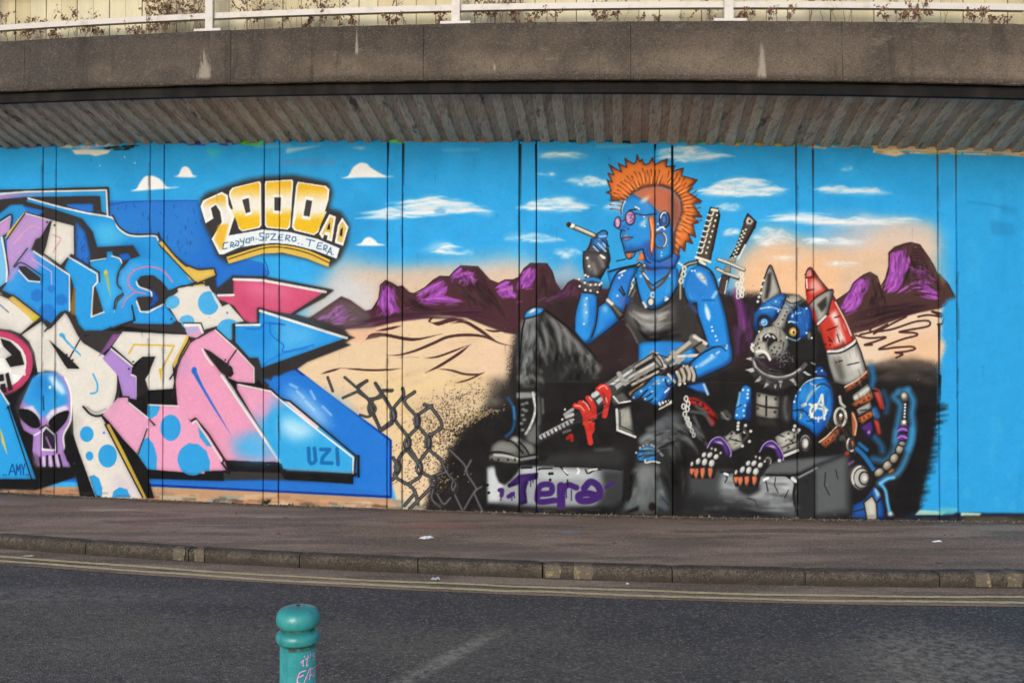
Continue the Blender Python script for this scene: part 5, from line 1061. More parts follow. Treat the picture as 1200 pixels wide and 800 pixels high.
for k in range(200):
    x = rng.uniform(-165, 1365); y = np.interp(x, [0, 230, 640, 960, 1200], [578, 586.5, 601.5, 609, 610]) - abs(rng.normal(0, 3))
    Sx([(x, y), (x + rng.uniform(4, 18), y + rng.uniform(0, 1.2))], rng.uniform(1, 3), [(70, 60, 52), (58, 52, 48), (96, 84, 72)][k % 3], soft=1, a=.35)
# a thin cast line in the concrete across the panels
Sx('640,447 740,447.5 840,448 980,449', .8, (72, 70, 68), a=.5)
# weathering of the whole sheet: fine grain and faint blotches
g_ = (rng.random((CH, CW)).astype(np.float32) - .5)
b_ = (vnoise(CW, CH, 22, 21) - .5) * .5 + (vnoise(CW, CH, 7, 22) - .5) * .5
sheet[:] = np.clip((sheet - .03) / .97, 0, 1) ** 1.03
lum_ = sheet.mean(2, keepdims=True); sheet[:] = lum_ + (sheet - lum_) * .95
sheet[:] = np.clip(sheet * (1 + .05 * b_[:, :, None] + .075 * g_[:, :, None]), 0, 1)

# ------------------------------------------------------------------ helpers for objects and materials
random.seed(11)
def link(name, verts, faces, mat=None, parent=None, smooth=False):
    me = bpy.data.meshes.new(name)
    me.from_pydata([tuple(v) for v in verts], [], [tuple(f) for f in faces])
    me.update()
    if smooth: me.polygons.foreach_set('use_smooth', [True] * len(me.polygons))
    o = bpy.data.objects.new(name, me)
    C.objects.link(o)
    if mat: me.materials.append(mat)
    if parent: o.parent = parent
    return o
def again(o, parent=None, loc=None):
    c = o.copy(); C.objects.link(c)
    c.parent = parent if parent else o.parent
    if loc is not None: c.location = loc
    return c
def tag(o, label=None, cat=None, group=None, kind=None):
    if label: o['label'] = label
    if cat: o['category'] = cat
    if group: o['group'] = group
    if kind: o['kind'] = kind
    return o
def thing(name, label, cat, loc=(0, 0, 0), group=None):
    e = bpy.data.objects.new(name, None); C.objects.link(e); e.location = loc; e.empty_display_size = .1
    return tag(e, label, cat, group)
class M:
    """small node helper"""
    def __init__(s, name, rough=.8, spec=.3):
        s.m = bpy.data.materials.new(name); s.m.use_nodes = True
        s.t = s.m.node_tree; s.b = s.t.nodes['Principled BSDF']
        s.b.inputs['Roughness'].default_value = rough
        s.b.inputs['Specular IOR Level'].default_value = spec
        s.co = s.t.nodes.new('ShaderNodeNewGeometry').outputs['Position']
    def n(s, kind, **k):
        x = s.t.nodes.new(kind)
        for a, v in k.items(): setattr(x, a, v)
        return x
    def noise(s, scale, detail=4, rough=.55, stretch=None, off=0.0):
        mp = s.n('ShaderNodeMapping'); s.t.links.new(s.co, mp.inputs['Vector'])
        mp.inputs['Scale'].default_value = stretch or (1, 1, 1); mp.inputs['Location'].default_value = (off, off * 1.7, off * .6)
        x = s.n('ShaderNodeTexNoise'); s.t.links.new(mp.outputs[0], x.inputs['Vector'])
        x.inputs['Scale'].default_value = scale; x.inputs['Detail'].default_value = detail; x.inputs['Roughness'].default_value = rough
        return x.outputs['Fac']
    def voro(s, scale):
        x = s.n('ShaderNodeTexVoronoi'); s.t.links.new(s.co, x.inputs['Vector']); x.inputs['Scale'].default_value = scale
        return x.outputs['Distance']
    def voroc(s, scale):
        x = s.n('ShaderNodeTexVoronoi'); s.t.links.new(s.co, x.inputs['Vector']); x.inputs['Scale'].default_value = scale
        y = s.n('ShaderNodeSeparateColor'); s.t.links.new(x.outputs['Color'], y.inputs[0])
        return y.outputs[0]
    def ramp(s, f, a, b, ca=0.0, cb=1.0):
        x = s.n('ShaderNodeMapRange'); x.clamp = True; x.interpolation_type = 'SMOOTHSTEP'
        s.t.links.new(f, x.inputs[0])
        for i, v in zip((1, 2, 3, 4), (a, b, ca, cb)): x.inputs[i].default_value = v
        return x.outputs[0]
    def math(s, op, a, b=0.0, clamp=False):
        x = s.n('ShaderNodeMath'); x.operation = op; x.use_clamp = clamp
        for i, v in enumerate((a, b)):
            if hasattr(v, 'is_linked'): s.t.links.new(v, x.inputs[i])
            else: x.inputs[i].default_value = v
        return x.outputs[0]
    def mix(s, f, a, b, mode='MIX'):
        x = s.n('ShaderNodeMix'); x.data_type = 'RGBA'; x.blend_type = mode
        for i, v in ((0, f), (6, a), (7, b)):
            if hasattr(v, 'is_linked'): s.t.links.new(v, x.inputs[i])
            elif i == 0: x.inputs[0].default_value = v
            else: x.inputs[i].default_value = (*v, 1.0) if len(v) == 3 else v
        return x.outputs[2]
    def axis(s, i):
        x = s.n('ShaderNodeSeparateXYZ'); s.t.links.new(s.co, x.inputs[0]); return x.outputs[i]
    def blob(s, cx, cy, rx, ry, edge=.35, wob=.0, nz=None):
        """soft elliptical mark on the ground plane at a place of its own"""
        a = s.math('DIVIDE', s.math('SUBTRACT', s.axis(0), cx), rx); b = s.math('DIVIDE', s.math('SUBTRACT', s.axis(1), cy), ry)
        d = s.math('SQRT', s.math('ADD', s.math('MULTIPLY', a, a), s.math('MULTIPLY', b, b)))
        if nz is not None: d = s.math('ADD', d, s.math('MULTIPLY', s.math('SUBTRACT', nz, .5), wob))
        return s.ramp(d, 1 - edge, 1 + edge, 1.0, 0.0)
    def col(s, c):
        if hasattr(c, 'is_linked'): s.t.links.new(c, s.b.inputs['Base Color'])
        else: s.b.inputs['Base Color'].default_value = (*c, 1)
        return s
    def rough(s, f): s.t.links.new(f, s.b.inputs['Roughness']); return s
    def bump(s, f, dist=.01, strength=1.0):
        x = s.n('ShaderNodeBump'); x.inputs['Distance'].default_value = dist; x.inputs['Strength'].default_value = strength
        s.t.links.new(f, x.inputs['Height']); s.t.links.new(x.outputs[0], s.b.inputs['Normal']); return s
def lin(r, g, b):
    return tuple(((c / 255) / 12.92 if c <= 10.31 else ((c / 255 + .055) / 1.055) ** 2.4) for c in (r, g, b))

# ------------------------------------------------------------------ materials
def mat_asphalt():
    m = M('road_asphalt', .85, .35)
    spk = m.voroc(95); spk2 = m.noise(34, 4, .75); big = m.noise(.7, 4, .6); mid = m.noise(3.2, 5, .6, (.4, 1, 1))
    c = m.mix(m.ramp(big, .3, .7), (0.0706, 0.0615, 0.0553), (0.119, 0.0977, 0.0786))
    c = m.mix(m.ramp(mid, .42, .7, 0, .5), c, (0.141, 0.115, 0.0899))
    # polished, darker wheel track beside the lines
    a = m.math('SUBTRACT', m.axis(1), m.math('ADD', m.math('MULTIPLY', m.math('MULTIPLY', m.axis(0), m.axis(0)), .0195), m.math('MULTIPLY', m.axis(0), -.156)))
    tr = m.math('MULTIPLY', m.ramp(a, 5.25, 5.6, 0, 1), m.ramp(a, 6.15, 6.4, 1, .35))
    tr = m.math('MULTIPLY', tr, m.ramp(m.noise(1.1, 3, .5, (.35, 1, 1), 3), .28, .55, .45, 1))
    c = m.mix(m.math('MULTIPLY', tr, .85), c, (0.0544, 0.0496, 0.0523))
    c = m.mix(m.ramp(spk, .70, .98, 0, .6), c, (0.327, 0.256, 0.193))
    c = m.mix(m.ramp(spk2, .50, .36, 0, .75), c, (0.0363, 0.031, 0.0262))
    # pale scuffed streak across the lane
    dx, dy = .491, .931; L = math.hypot(dx, dy); dx /= L; dy /= L
    u = m.math('ADD', m.math('MULTIPLY', m.math('SUBTRACT', m.axis(0), -.3), dy), m.math('MULTIPLY', m.math('SUBTRACT', m.axis(1), 5.05), -dx))
    v = m.math('ADD', m.math('MULTIPLY', m.math('SUBTRACT', m.axis(0), -.3), dx), m.math('MULTIPLY', m.math('SUBTRACT', m.axis(1), 5.05), dy))
    s = m.math('MULTIPLY', m.ramp(m.math('ABSOLUTE', u), .02, .085, 1, 0), m.ramp(m.math('ABSOLUTE', m.math('ADD', v, .25)), .35, .9, 1, 0))
    s = m.math('MULTIPLY', s, m.ramp(m.noise(26, 4, .7), .35, .62))
    c = m.mix(m.math('MULTIPLY', s, .5), c, (0.471, 0.403, 0.313))
    s2 = m.math('MULTIPLY', m.blob(2.3, 4.7, .5, .8, .5), m.ramp(m.noise(22, 4, .7), .4, .62, 0, .55)); c = m.mix(s2, c, (0.363, 0.31, 0.237))
    s3 = m.math('MULTIPLY', m.blob(-3.6, 6.25, 1.5, .22, .7), m.ramp(m.noise(16, 4, .7), .36, .62, 0, .5)); c = m.mix(s3, c, (0.271, 0.225, 0.175))
    m.col(c).rough(m.ramp(m.noise(4, 3), .3, .7, .72, .92))
    return m.bump(m.math('ADD', m.voro(95), m.math('MULTIPLY', spk2, 1.2)), .010, .9).m
def mat_pavement():
    m = M('pavement_asphalt', .9, .25)
    spk = m.voroc(120); big = m.noise(1.1, 5, .62, (.5, 1.3, 1)); mid = m.noise(4.5, 5, .65, (.45, 1, 1)); st = m.noise(2.0, 5, .6, (.3, 1.6, 1), 9)
    c = m.mix(m.ramp(big, .40, .60), (0.202, 0.133, 0.0948), (0.317, 0.213, 0.154))
    c = m.mix(m.ramp(st, .49, .58, 0, .8), c, (0.127, 0.0905, 0.0662))
    c = m.mix(m.ramp(mid, .55, .72, 0, .4), c, (0.382, 0.265, 0.191))
    c = m.mix(m.ramp(spk, .72, .98, 0, .5), c, (0.519, 0.379, 0.27)); c = m.mix(m.ramp(spk, .25, .02, 0, .6), c, (0.113, 0.0824, 0.0601))
    # dirt drifted against the wall
    a = m.math('SUBTRACT', m.axis(1), m.math('ADD', m.math('MULTIPLY', m.math('MULTIPLY', m.axis(0), m.axis(0)), .0127), m.math('MULTIPLY', m.axis(0), -.1647)))
    d = m.ramp(m.math('ADD', a, m.math('MULTIPLY', m.noise(5, 5, .7), .35)), 8.85, 9.12)
    c = m.mix(m.math('MULTIPLY', d, .92), c, (0.0638, 0.0392, 0.0248))
    pl = m.math('MULTIPLY', m.ramp(a, 8.25, 8.5, 0, 1), m.ramp(a, 8.62, 8.85, 1, 0)); c = m.mix(m.math('MULTIPLY', pl, m.ramp(m.noise(1.4, 3, .5, (.3, 1, 1), 5), .35, .65, 0, .6)), c, (0.182, 0.13, 0.0994))
    nz = m.noise(14, 4, .7)
    for x, y, rx, ry, cc, f in [(-.62, 8.22, .34, .09, (0.391, 0.133, 0.113), .5), (.49, 7.97, .10, .07, (0.211, 0.265, 0.311), .5), (-3.9, 9.1, .28, .06, (0.519, 0.411, 0.311), .5), (-2.1, 8.7, .3, .05, (0.422, 0.332, 0.259), .4), (.25, 7.05, .42, .12, (0.139, 0.104, 0.0765), .8), (-.35, 7.3, .55, .12, (0.146, 0.109, 0.0794), .75), (1.35, 7.5, .38, .16, (0.163, 0.119, 0.0878), .7), (2.9, 7.1, 1.0, .07, (0.154, 0.115, 0.0861), .65), (-3.1, 7.9, .7, .09, (0.163, 0.124, 0.0938), .6), (3.7, 8.2, .5, .05, (0.325, 0.24, 0.176), .4)]:
        b = m.math('MULTIPLY', m.blob(x, y, rx, ry, .5, 1.1, nz), f); c = m.mix(b, c, cc)
    c = m.mix(m.ramp(m.voro(2.6), .055, .075, .75, 0), c, (0.045, 0.039, 0.035)); c = m.mix(m.ramp(m.voro(4.3), .03, .045, .6, 0), c, (0.3, 0.273, 0.239))
    m.col(c)
    return m.bump(m.math('ADD', m.voro(200), m.math('MULTIPLY', mid, .8)), .005, .7).m
def mat_kerb():
    m = M('kerb_concrete', .88, .25)
    c = m.mix(m.ramp(m.noise(6, 5, .65), .35, .65), (0.0511, 0.0386, 0.0279), (0.0955, 0.0735, 0.0528))
    c = m.mix(m.ramp(m.noise(32, 5, .75), .54, .36, 0, .85), c, (0.0306, 0.0238, 0.0176)); c = m.mix(m.ramp(m.voroc(160), .8, .98, 0, .5), c, (0.218, 0.187, 0.152))
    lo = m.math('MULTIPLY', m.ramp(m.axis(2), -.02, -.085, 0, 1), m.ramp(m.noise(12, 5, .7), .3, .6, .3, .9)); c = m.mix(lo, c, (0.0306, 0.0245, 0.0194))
    m.col(c); return m.bump(m.math('ADD', m.noise(70, 5, .7), m.math('MULTIPLY', m.noise(9, 3), 2.0)), .008, .9).m
def mat_line():
    m = M('road_line_paint', .7, .3)
    c = m.mix(m.ramp(m.noise(9, 5, .7), .4, .7), (.54, .41, .20), (.62, .50, .29))
    c = m.mix(m.ramp(m.noise(60, 4, .75), .46, .36, 0, .7), c, (.13, .105, .08)); m.col(c); return m.bump(m.voro(150), .004, .6).m
def mat_mark():
    m = M('kerb_yellow_paint', .7, .3)
    c = m.mix(m.ramp(m.noise(26, 5, .8), .50, .70), (.095, .075, .055), (.36, .27, .10)); m.col(c); return m.bump(m.noise(70, 4), .006, .8).m
def mat_mural():
    m = M('painted_concrete', .7, .08)
    at_ = m.n('ShaderNodeVertexColor'); at_.layer_name = 'paint'
    m.col(at_.outputs[0]).rough(m.ramp(m.noise(7, 4), .3, .7, .55, .8))
    return m.bump(m.math('ADD', m.noise(120, 4, .7), m.math('MULTIPLY', m.noise(14, 4, .6), 2.5)), .0022, .8).m
def mat_core(): return M('joint_concrete', .9, .2).col((.030, .026, .023)).m
def mat_fascia():
    m = M('fascia_concrete', .9, .2)
    big = m.noise(.9, 5, .6); wet = m.noise(1.6, 5, .6, (1, 1, .35), 4); agg = m.voroc(110); fine = m.noise(95, 4, .7)
    z = m.math('ADD', m.axis(2), m.math('MULTIPLY', m.axis(0), .0432))        # height above the falling deck line
    c = m.mix(m.ramp(big, .35, .68), (0.0645, 0.049, 0.0378), (0.13, 0.098, 0.0729))
    lf = m.ramp(m.axis(0), -1.6, -4.6, 0, .75); c = m.mix(lf, c, (0.0582, 0.049, 0.0423))
    c = m.mix(m.ramp(wet, .5, .7, 0, .7), c, (0.052, 0.0421, 0.0342))
    c = m.mix(m.math('MULTIPLY', m.ramp(z, 4.15, 4.28), m.ramp(m.noise(5, 5, .7, (1, 1, .5)), .38, .62, .1, .75)), c, (0.0468, 0.0392, 0.0333))
    band = m.math('MULTIPLY', m.math('MULTIPLY', m.ramp(z, 3.84, 3.90), m.ramp(z, 3.98, 4.10, 1, 0)), m.ramp(m.noise(1.4, 4, .6), .4, .65, 0, .65)); c = m.mix(band, c, (0.203, 0.155, 0.11))
    c = m.mix(m.math('MULTIPLY', m.ramp(z, 3.865, 3.835), .7), c, (0.052, 0.0392, 0.0297))
    c = m.mix(m.ramp(agg, .74, .98, 0, .32), c, (0.229, 0.181, 0.14)); c = m.mix(m.ramp(agg, .16, .02, 0, .5), c, (0.0468, 0.0372, 0.0297))
    c = m.mix(m.ramp(fine, .44, .33, 0, .8), c, (0.0208, 0.0176, 0.0153))
    dr = m.math('MULTIPLY', m.ramp(m.noise(7, 4, .6, (1, 1, .10), 17), .55, .68), m.ramp(m.noise(1.3, 3, .5, None, 9), .4, .65)); c = m.mix(m.math('MULTIPLY', dr, .6), c, (0.0354, 0.0284, 0.0234))
    sc = m.math('MULTIPLY', m.ramp(m.noise(3.4, 5, .75, (.5, 1, 1), 27), .60, .68), .4); c = m.mix(sc, c, (0.198, 0.162, 0.126))
    # lime runs with their own shapes
    st = m.noise(24, 5, .72, (1, 1, .16), 2)
    for x0, w, z0, z1, th in [(-2.78, .13, 3.86, 4.17, .45), (2.03, .055, 3.83, 4.16, .40), (-.1, .2, 3.88, 4.02, .56), (1.9, .25, 3.86, 3.95, .58), (-1.35, .02, 4.05, 4.3, .3)]:
        a = m.math('MULTIPLY', m.ramp(m.math('ADD', m.math('ABSOLUTE', m.math('SUBTRACT', m.axis(0), x0)), m.math('MULTIPLY', m.ramp(z, z0, z1), w * .55)), w * .25, w, 1, 0), m.math('MULTIPLY', m.ramp(z, z0 - .02, z0 + .03), m.ramp(z, z1 - .1, z1, 1, 0)))
        a = m.math('MULTIPLY', a, m.ramp(m.math('ADD', st, m.math('MULTIPLY', a, .12)), th + .06, th + .20)); c = m.mix(m.math('MULTIPLY', a, .7), c, (0.374, 0.314, 0.243))
    m.col(c)
    return m.bump(m.math('ADD', m.math('ADD', m.voro(70), fine), m.math('MULTIPLY', m.noise(6, 4), 2)), .008, .9).m
def mat_rib(name, a, b):
    m = M(name, .85, .25)
    c = m.mix(m.ramp(m.noise(3.2, 5, .6, (1, .5, 1)), .3, .7), a, b)
    c = m.mix(m.ramp(m.noise(9, 5, .65, (1.6, .22, 1), 6), .54, .66, 0, .6), c, (.26, .165, .10)); c = m.mix(m.ramp(m.noise(5, 4, .65, (1.2, .3, 1), 14), .60, .70, 0, .85), c, (.055, .05, .045))
    c = m.mix(m.ramp(m.noise(2.3, 4, .7, (1, .6, 1), 22), .66, .74, 0, .6), c, (.60, .57, .52))
    fs = m.noise(34, 4, .7, (2.2, .12, 1), 31); c = m.mix(m.ramp(fs, .52, .62, 0, .6), c, (.21, .14, .085)); c = m.mix(m.ramp(m.noise(40, 4, .7, (2.4, .10, 1), 41), .57, .64, 0, .55), c, (.10, .085, .07)); c = m.mix(m.ramp(m.noise(30, 3, .7, (2.2, .12, 1), 51), .60, .70, 0, .5), c, (.58, .53, .45))
    m.col(c); return m.bump(m.noise(60, 5, .7), .005, .8).m
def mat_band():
    m = M('dark_drip_band', .85, .2)  # near-black over the whole band, with slightly paler blotches
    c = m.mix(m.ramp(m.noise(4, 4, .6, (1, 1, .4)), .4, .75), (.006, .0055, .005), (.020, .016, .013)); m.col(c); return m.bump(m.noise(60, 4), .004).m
def mat_board(name, c0):
    m = M(name, .6, .3)
    c = m.mix(m.ramp(m.noise(3, 4, .6, (2, 2, .35)), .35, .7), c0, tuple(v * .86 for v in c0))
    c = m.mix(m.ramp(m.noise(16, 4, .7, (2.5, 2.5, .25), 3), .60, .72, 0, .5), c, (.34, .27, .15)); m.col(c); return m.bump(m.noise(50, 4), .002).m
def mat_white():
    m = M('white_rail_paint', .5, .4)
    c = m.mix(m.ramp(m.noise(6, 4, .65), .5, .72, 0, .55), (.54, .485, .43), (.36, .29, .22)); m.col(c); return m.bump(m.noise(60, 4), .0015).m
def mat_plain(name, a, b, scale=8, rough=.8):
    m = M(name, rough, .25); m.col(m.mix(m.ramp(m.noise(scale, 4), .35, .65), a, b)); return m.m
def mat_bollard():
    m = M('teal_gloss_paint', .34, .5)
    c = m.mix(m.ramp(m.noise(12, 4, .6), .35, .7), (.024, .212, .205), (.036, .272, .255))
    z = m.axis(2)
    c = m.mix(m.math('MULTIPLY', m.ramp(m.noise(34, 5, .7, (1, 1, .12)), .56, .68), .55), c, (.022, .13, .11))
    c = m.mix(m.ramp(m.noise(60, 4, .7, None, 4), .70, .76, 0, .8), c, (.07, .045, .025))
    c = m.mix(m.math('MULTIPLY', m.ramp(m.math('ABSOLUTE', m.math('SUBTRACT', z, .715)), .002, .007, 1, 0), m.ramp(m.noise(40, 3), .35, .6, .3, .9)), c, (.05, .045, .02))
    c = m.mix(m.math('MULTIPLY', m.ramp(m.math('ABSOLUTE', m.math('SUBTRACT', z, .668)), .003, .012, 1, 0), m.ramp(m.noise(30, 3, .6, None, 5), .42, .6, .1, .9)), c, (.045, .05, .03))
    m.col(c).rough(m.ramp(m.noise(25, 3), .3, .7, .26, .48)); return m.bump(m.noise(70, 4), .0012).m

MAT_ROAD, MAT_PAVE, MAT_KERB, MAT_LINE, MAT_MARK = mat_asphalt(), mat_pavement(), mat_kerb(), mat_line(), mat_mark()
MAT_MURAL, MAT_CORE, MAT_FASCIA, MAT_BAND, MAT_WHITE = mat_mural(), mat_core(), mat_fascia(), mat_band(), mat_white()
MAT_RIB = [mat_rib('ribbed_concrete_grey', (.49, .39, .275), (.60, .50, .375)), mat_rib('ribbed_concrete_green', (.43, .37, .26), (.56, .485, .355)), mat_rib('ribbed_concrete_brown', (.42, .31, .21), (.54, .42, .31))]
MAT_SOFFIT = mat_rib('soffit_concrete', (.40, .29, .195), (.50, .38, .27))
MAT_BOARDS = [mat_board('cream_board_a', (.54, .46, .285)), mat_board('cream_board_b', (.58, .505, .335)), mat_board('cream_board_c', (.50, .42, .25))]

# ------------------------------------------------------------------ ground, road, pavements
def sheet_between(name, f0, f1, z, xs, mat, n=1, parent=None):
    V, Fc = [], []
    for x in xs:
        for j in range(n + 1):
            y = f0(x) + (f1(x) - f0(x)) * j / n
            V.append((x, y, z))
    w = n + 1
    for i in range(len(xs) - 1):
        for j in range(n):
            Fc.append((i * w + j, (i + 1) * w + j, (i + 1) * w + j + 1, i * w + j + 1))
    return link(name, V, Fc, mat, parent)
XS = [-14 + .25 * i for i in range(113)]
g = link('ground', [(-600, -600, -.16), (600, -600, -.16), (600, 600, -.16), (-600, 600, -.16)], [(0, 1, 2, 3)], mat_plain('far_ground', (.09, .085, .07), (.13, .12, .10), .4)); tag(g, kind='structure')
NEAR = 3.25
tag(sheet_between('road', lambda x: NEAR - .02, lambda x: kerb_y(x) + .02, ROAD_Z, XS, MAT_ROAD), kind='structure')
tag(sheet_between('gutter', lambda x: kerb_y(x) - .47, lambda x: kerb_y(x) + .03, ROAD_Z + .004, XS, MAT_PAVE), kind='structure')
tag(sheet_between('pavement', lambda x: kerb_y(x) + .115, lambda x: wall_y(x) + .1, 0.0, XS, MAT_PAVE), kind='structure')
tag(link('near_pavement', [(-14, -12, 0), (14, -12, 0), (14, NEAR - .125, 0), (-14, NEAR - .125, 0)], [(0, 1, 2, 3)], mat_plain('pale_concrete_paving', (.34, .32, .29), (.42, .40, .36), 3)), kind='structure')

def kerb_run(name, fy, x0, xj, step, x1, flip):
    k = thing(name, None, None); tag(k, kind='structure')
    ej = [xj]
    while ej[0] > x0: ej.insert(0, ej[0] - step)
    while ej[-1] < x1: ej.append(ej[-1] + step)
    s = -1 if flip else 1
    prof = [(0, -.15), (0, -.035), (.003, -.018), (.010, -.006), (.022, .001), (.04, .004), (.125, .004), (.125, -.15)]
    for a, b in zip(ej[:-1], ej[1:]):
        V, Fc = [], []
        xa, xb = a + .0025 + random.uniform(0, .003), b - .0025 - random.uniform(0, .003)
        dz, dy = random.uniform(-.004, .003), random.uniform(-.005, .005)
        n = 10
        for i in range(n + 1):
            x = xa + (xb - xa) * i / n
            e = .006 if i in (0, n) else 0
            for j, (py, pz) in enumerate(prof):
                q = random.uniform(-.0025, .0025) if 1 <= j <= 4 else 0
                V.append((x, fy(x) + s * (py + dy + (e if j < 3 else 0) + q), pz + dz - (e if 2 < j < 7 else 0) + q))
        w = len(prof)
        for i in range(n):
            for j in range(w - 1): Fc.append((i * w + j, i * w + j + 1, (i + 1) * w + j + 1, (i + 1) * w + j))
        Fc.append(tuple(range(w))[::-1]); Fc.append(tuple(n * w + j for j in range(w)))
        link('kerb_stone', V, Fc, MAT_KERB, k)
    return k
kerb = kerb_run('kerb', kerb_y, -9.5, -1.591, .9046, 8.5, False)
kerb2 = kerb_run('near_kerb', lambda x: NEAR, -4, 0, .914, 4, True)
tag(sheet_between('kerb_bedding', lambda x: kerb_y(x) + .008, lambda x: kerb_y(x) + .13, -.012, XS, MAT_CORE), kind='structure')
def kerb_mark(xa, xb, top):
    V, Fc = [], []
    prof = [(-.003, -.085), (-.003, -.035), (0, -.016), (.008, -.003), (.021, .004), (.04, .0075)] + ([(.09, .0075)] if top else [])
    n = 6
    for i in range(n + 1):
        x = xa + (xb - xa) * i / n
        for py, pz in prof:
            jx = random.uniform(-.008, .008) if i in (0, n) else 0
            V.append((x + jx, kerb_y(x + jx) + py - .005, pz + random.uniform(-.0003, .0003)))
    w = len(prof)
    for i in range(n):
        for j in range(w - 1): Fc.append((i * w + j, i * w + j + 1, (i + 1) * w + j + 1, (i + 1) * w + j))
    link('yellow_mark', V, Fc, MAT_MARK, next((c for c in kerb.children if c.name.startswith('kerb_stone') and c.data.vertices[0].co.x <= (xa + xb) / 2 <= c.data.vertices[-1].co.x), kerb))
for xa, xb in [(-2.62, -2.53), (-2.44, -2.36), (.236, .345), (.44, .57), (3.17, 3.27), (3.38, 3.48)]: kerb_mark(xa, xb, True)
def line(off, w, label, seed):
    r = random.Random(seed); ph = [r.uniform(0, 6) for _ in range(4)]
    wob = lambda x: .012 * math.sin(x * 1.9 + ph[0]) + .007 * math.sin(x * 5.1 + ph[1]) - (.02 * math.exp(-((x + .05) / .18) ** 2))
    xs = [-13 + .05 * i for i in range(521)]
    jit = {x: (r.uniform(-.006, .006), r.uniform(-.006, .006)) for x in xs}
    o = sheet_between('yellow_line', lambda x: kerb_y(x) - off - w / 2 + wob(x) + jit[x][0], lambda x: kerb_y(x) - off + w / 2 + wob(x) + jit[x][1], ROAD_Z + .0085, xs, MAT_LINE)
    tag(o, label, 'road marking')
line(.262, .052, 'faded yellow line beside the gutter, the one nearer the kerb stones', 3)
line(.392, .052, 'faded yellow line along the dark asphalt, the one farther from the kerb stones', 4)

# ------------------------------------------------------------------ the mural wall: panels with open joints
UC = [600.003, -9.17373e-05, 4.76888e-07, 123.143, -0.192523, 0.000298482, 2.26795, -0.00706081, 1.62671e-05, -0.128882, 0.000342033, -6.67026e-07, -0.00526367, 2.24459e-05, -6.30577e-08]
VC = [600.155, -123.483, 0.191322, 3.40074, -2.27766, 0.00700668, -0.198968, 0.133163, -0.000345436, -0.0078092, 0.00523985, -2.25073e-05, 9.95551e-05, -6.65145e-05, 9.61673e-08]
def on_sheet(X, z):
    """wall metres -> mural sheet units (the painter's grid on the wall)"""
    u = np.zeros_like(X); v = np.zeros_like(X); k = 0
    for i in range(5):
        for j in range(3):
            t = X ** i * z ** j; u = u + UC[k] * t; v = v + VC[k] * t; k += 1
    return u, v
def paint_at(X, z):
    u, v = on_sheet(X, z)
    x = np.clip((u - SX0) * S - .5, 0, CW - 2); y = np.clip((v - SY0) * S - .5, 0, CH - 2)
    xi = x.astype(int); yi = y.astype(int); fx = (x - xi)[:, None]; fy = (y - yi)[:, None]
    c = (sheet[yi, xi] * (1 - fx) + sheet[yi, xi + 1] * fx) * (1 - fy) + (sheet[yi + 1, xi] * (1 - fx) + sheet[yi + 1, xi + 1] * fx) * fy
    return np.where(c <= .04045, c / 12.92, ((c + .055) / 1.055) ** 2.4)
GAIN = 0.80
def top_z(X): return deck_z(X, 3.575)
wall = thing('mural_wall', 'long concrete panel wall covered by a spray painted mural of lettering and a seated punk with a robot dog', 'wall', (0, wall_y(0), 0))
def panel(xa, xb, step):
    nx = max(2, int((xb - xa) / step)); nz = int(3.62 / step)
    X = np.linspace(xa, xb, nx + 1); T = np.linspace(0, 1, nz + 1)
    XX, TT = np.meshgrid(X, T)
    ztop = 3.575 - .0432 * XX
    Z = -.03 + TT * (ztop + .03)
    dy = np.random.default_rng(int(abs(xa) * 1000)).uniform(-.0025, .0025)
    Y = wall_y(XX) + dy
    # eased edges at the joints
    e = np.minimum(XX - xa, xb - XX); Y = Y + .006 * np.clip(1 - e / .007, 0, 1)
    P = np.stack([XX, Y, Z], 2).reshape(-1, 3); col = paint_at(P[:, 0], P[:, 2])
    w = nx + 1; i = np.arange(nz)[:, None] * w + np.arange(nx)[None, :]
    Q = np.stack([i, i + 1, i + 1 + w, i + w], 2).reshape(-1, 4)
    # side and top returns
    L = np.arange(nz + 1) * w; R = L + nx
    n0 = len(P)
    bl = P[L] + np.array([0, .07, 0]); br = P[R] + np.array([0, .07, 0])
    P = np.vstack([P, bl, br]); col = np.vstack([col, col[L], col[R]])
    LB = n0 + np.arange(nz + 1); RB = n0 + nz + 1 + np.arange(nz + 1)
    Q = np.vstack([Q, np.stack([LB[:-1], L[:-1], L[1:], LB[1:]], 1), np.stack([R[:-1], RB[:-1], RB[1:], R[1:]], 1)])
    P = P - np.array([0, wall_y(0), 0])
    me = bpy.data.meshes.new('panel')
    me.vertices.add(len(P)); me.vertices.foreach_set('co', P.astype(np.float32).ravel())
    me.loops.add(Q.size); me.loops.foreach_set('vertex_index', Q.astype(np.int32).ravel())
    me.polygons.add(len(Q)); me.polygons.foreach_set('loop_start', np.arange(0, Q.size, 4, dtype=np.int32)); me.polygons.foreach_set('loop_total', np.full(len(Q), 4, np.int32))
    me.update(calc_edges=True)
    ca = me.color_attributes.new('paint', 'FLOAT_COLOR', 'POINT')
    ca.data.foreach_set('color', np.hstack([np.clip(col * GAIN, 0, 1), np.ones((len(col), 1))]).astype(np.float32).ravel())
    me.materials.append(MAT_MURAL)
    o = bpy.data.objects.new('panel', me); C.objects.link(o); o.parent = wall
    return o
JX = [-5.067, -4.901, -3.77, -3.608, -2.499, -2.335, -1.219, -1.068, .069, .233, 1.337, 1.493, 2.615, 2.766, 3.869, 4.032]
edges = [-7.6, -7.44, -6.34, -6.17] + JX + [5.14, 5.30, 6.41, 6.57]
HALF = .0048
for a, b in zip(edges[:-1], edges[1:]):
    fine = b > -5.9 and a < 4.9
    if fine and a < -5.5: pass
    ha = .004 if a < -.5 else HALF; hb = .004 if b < -.5 else HALF
    panel(a + ha, b - hb, .0066 if fine else .03)
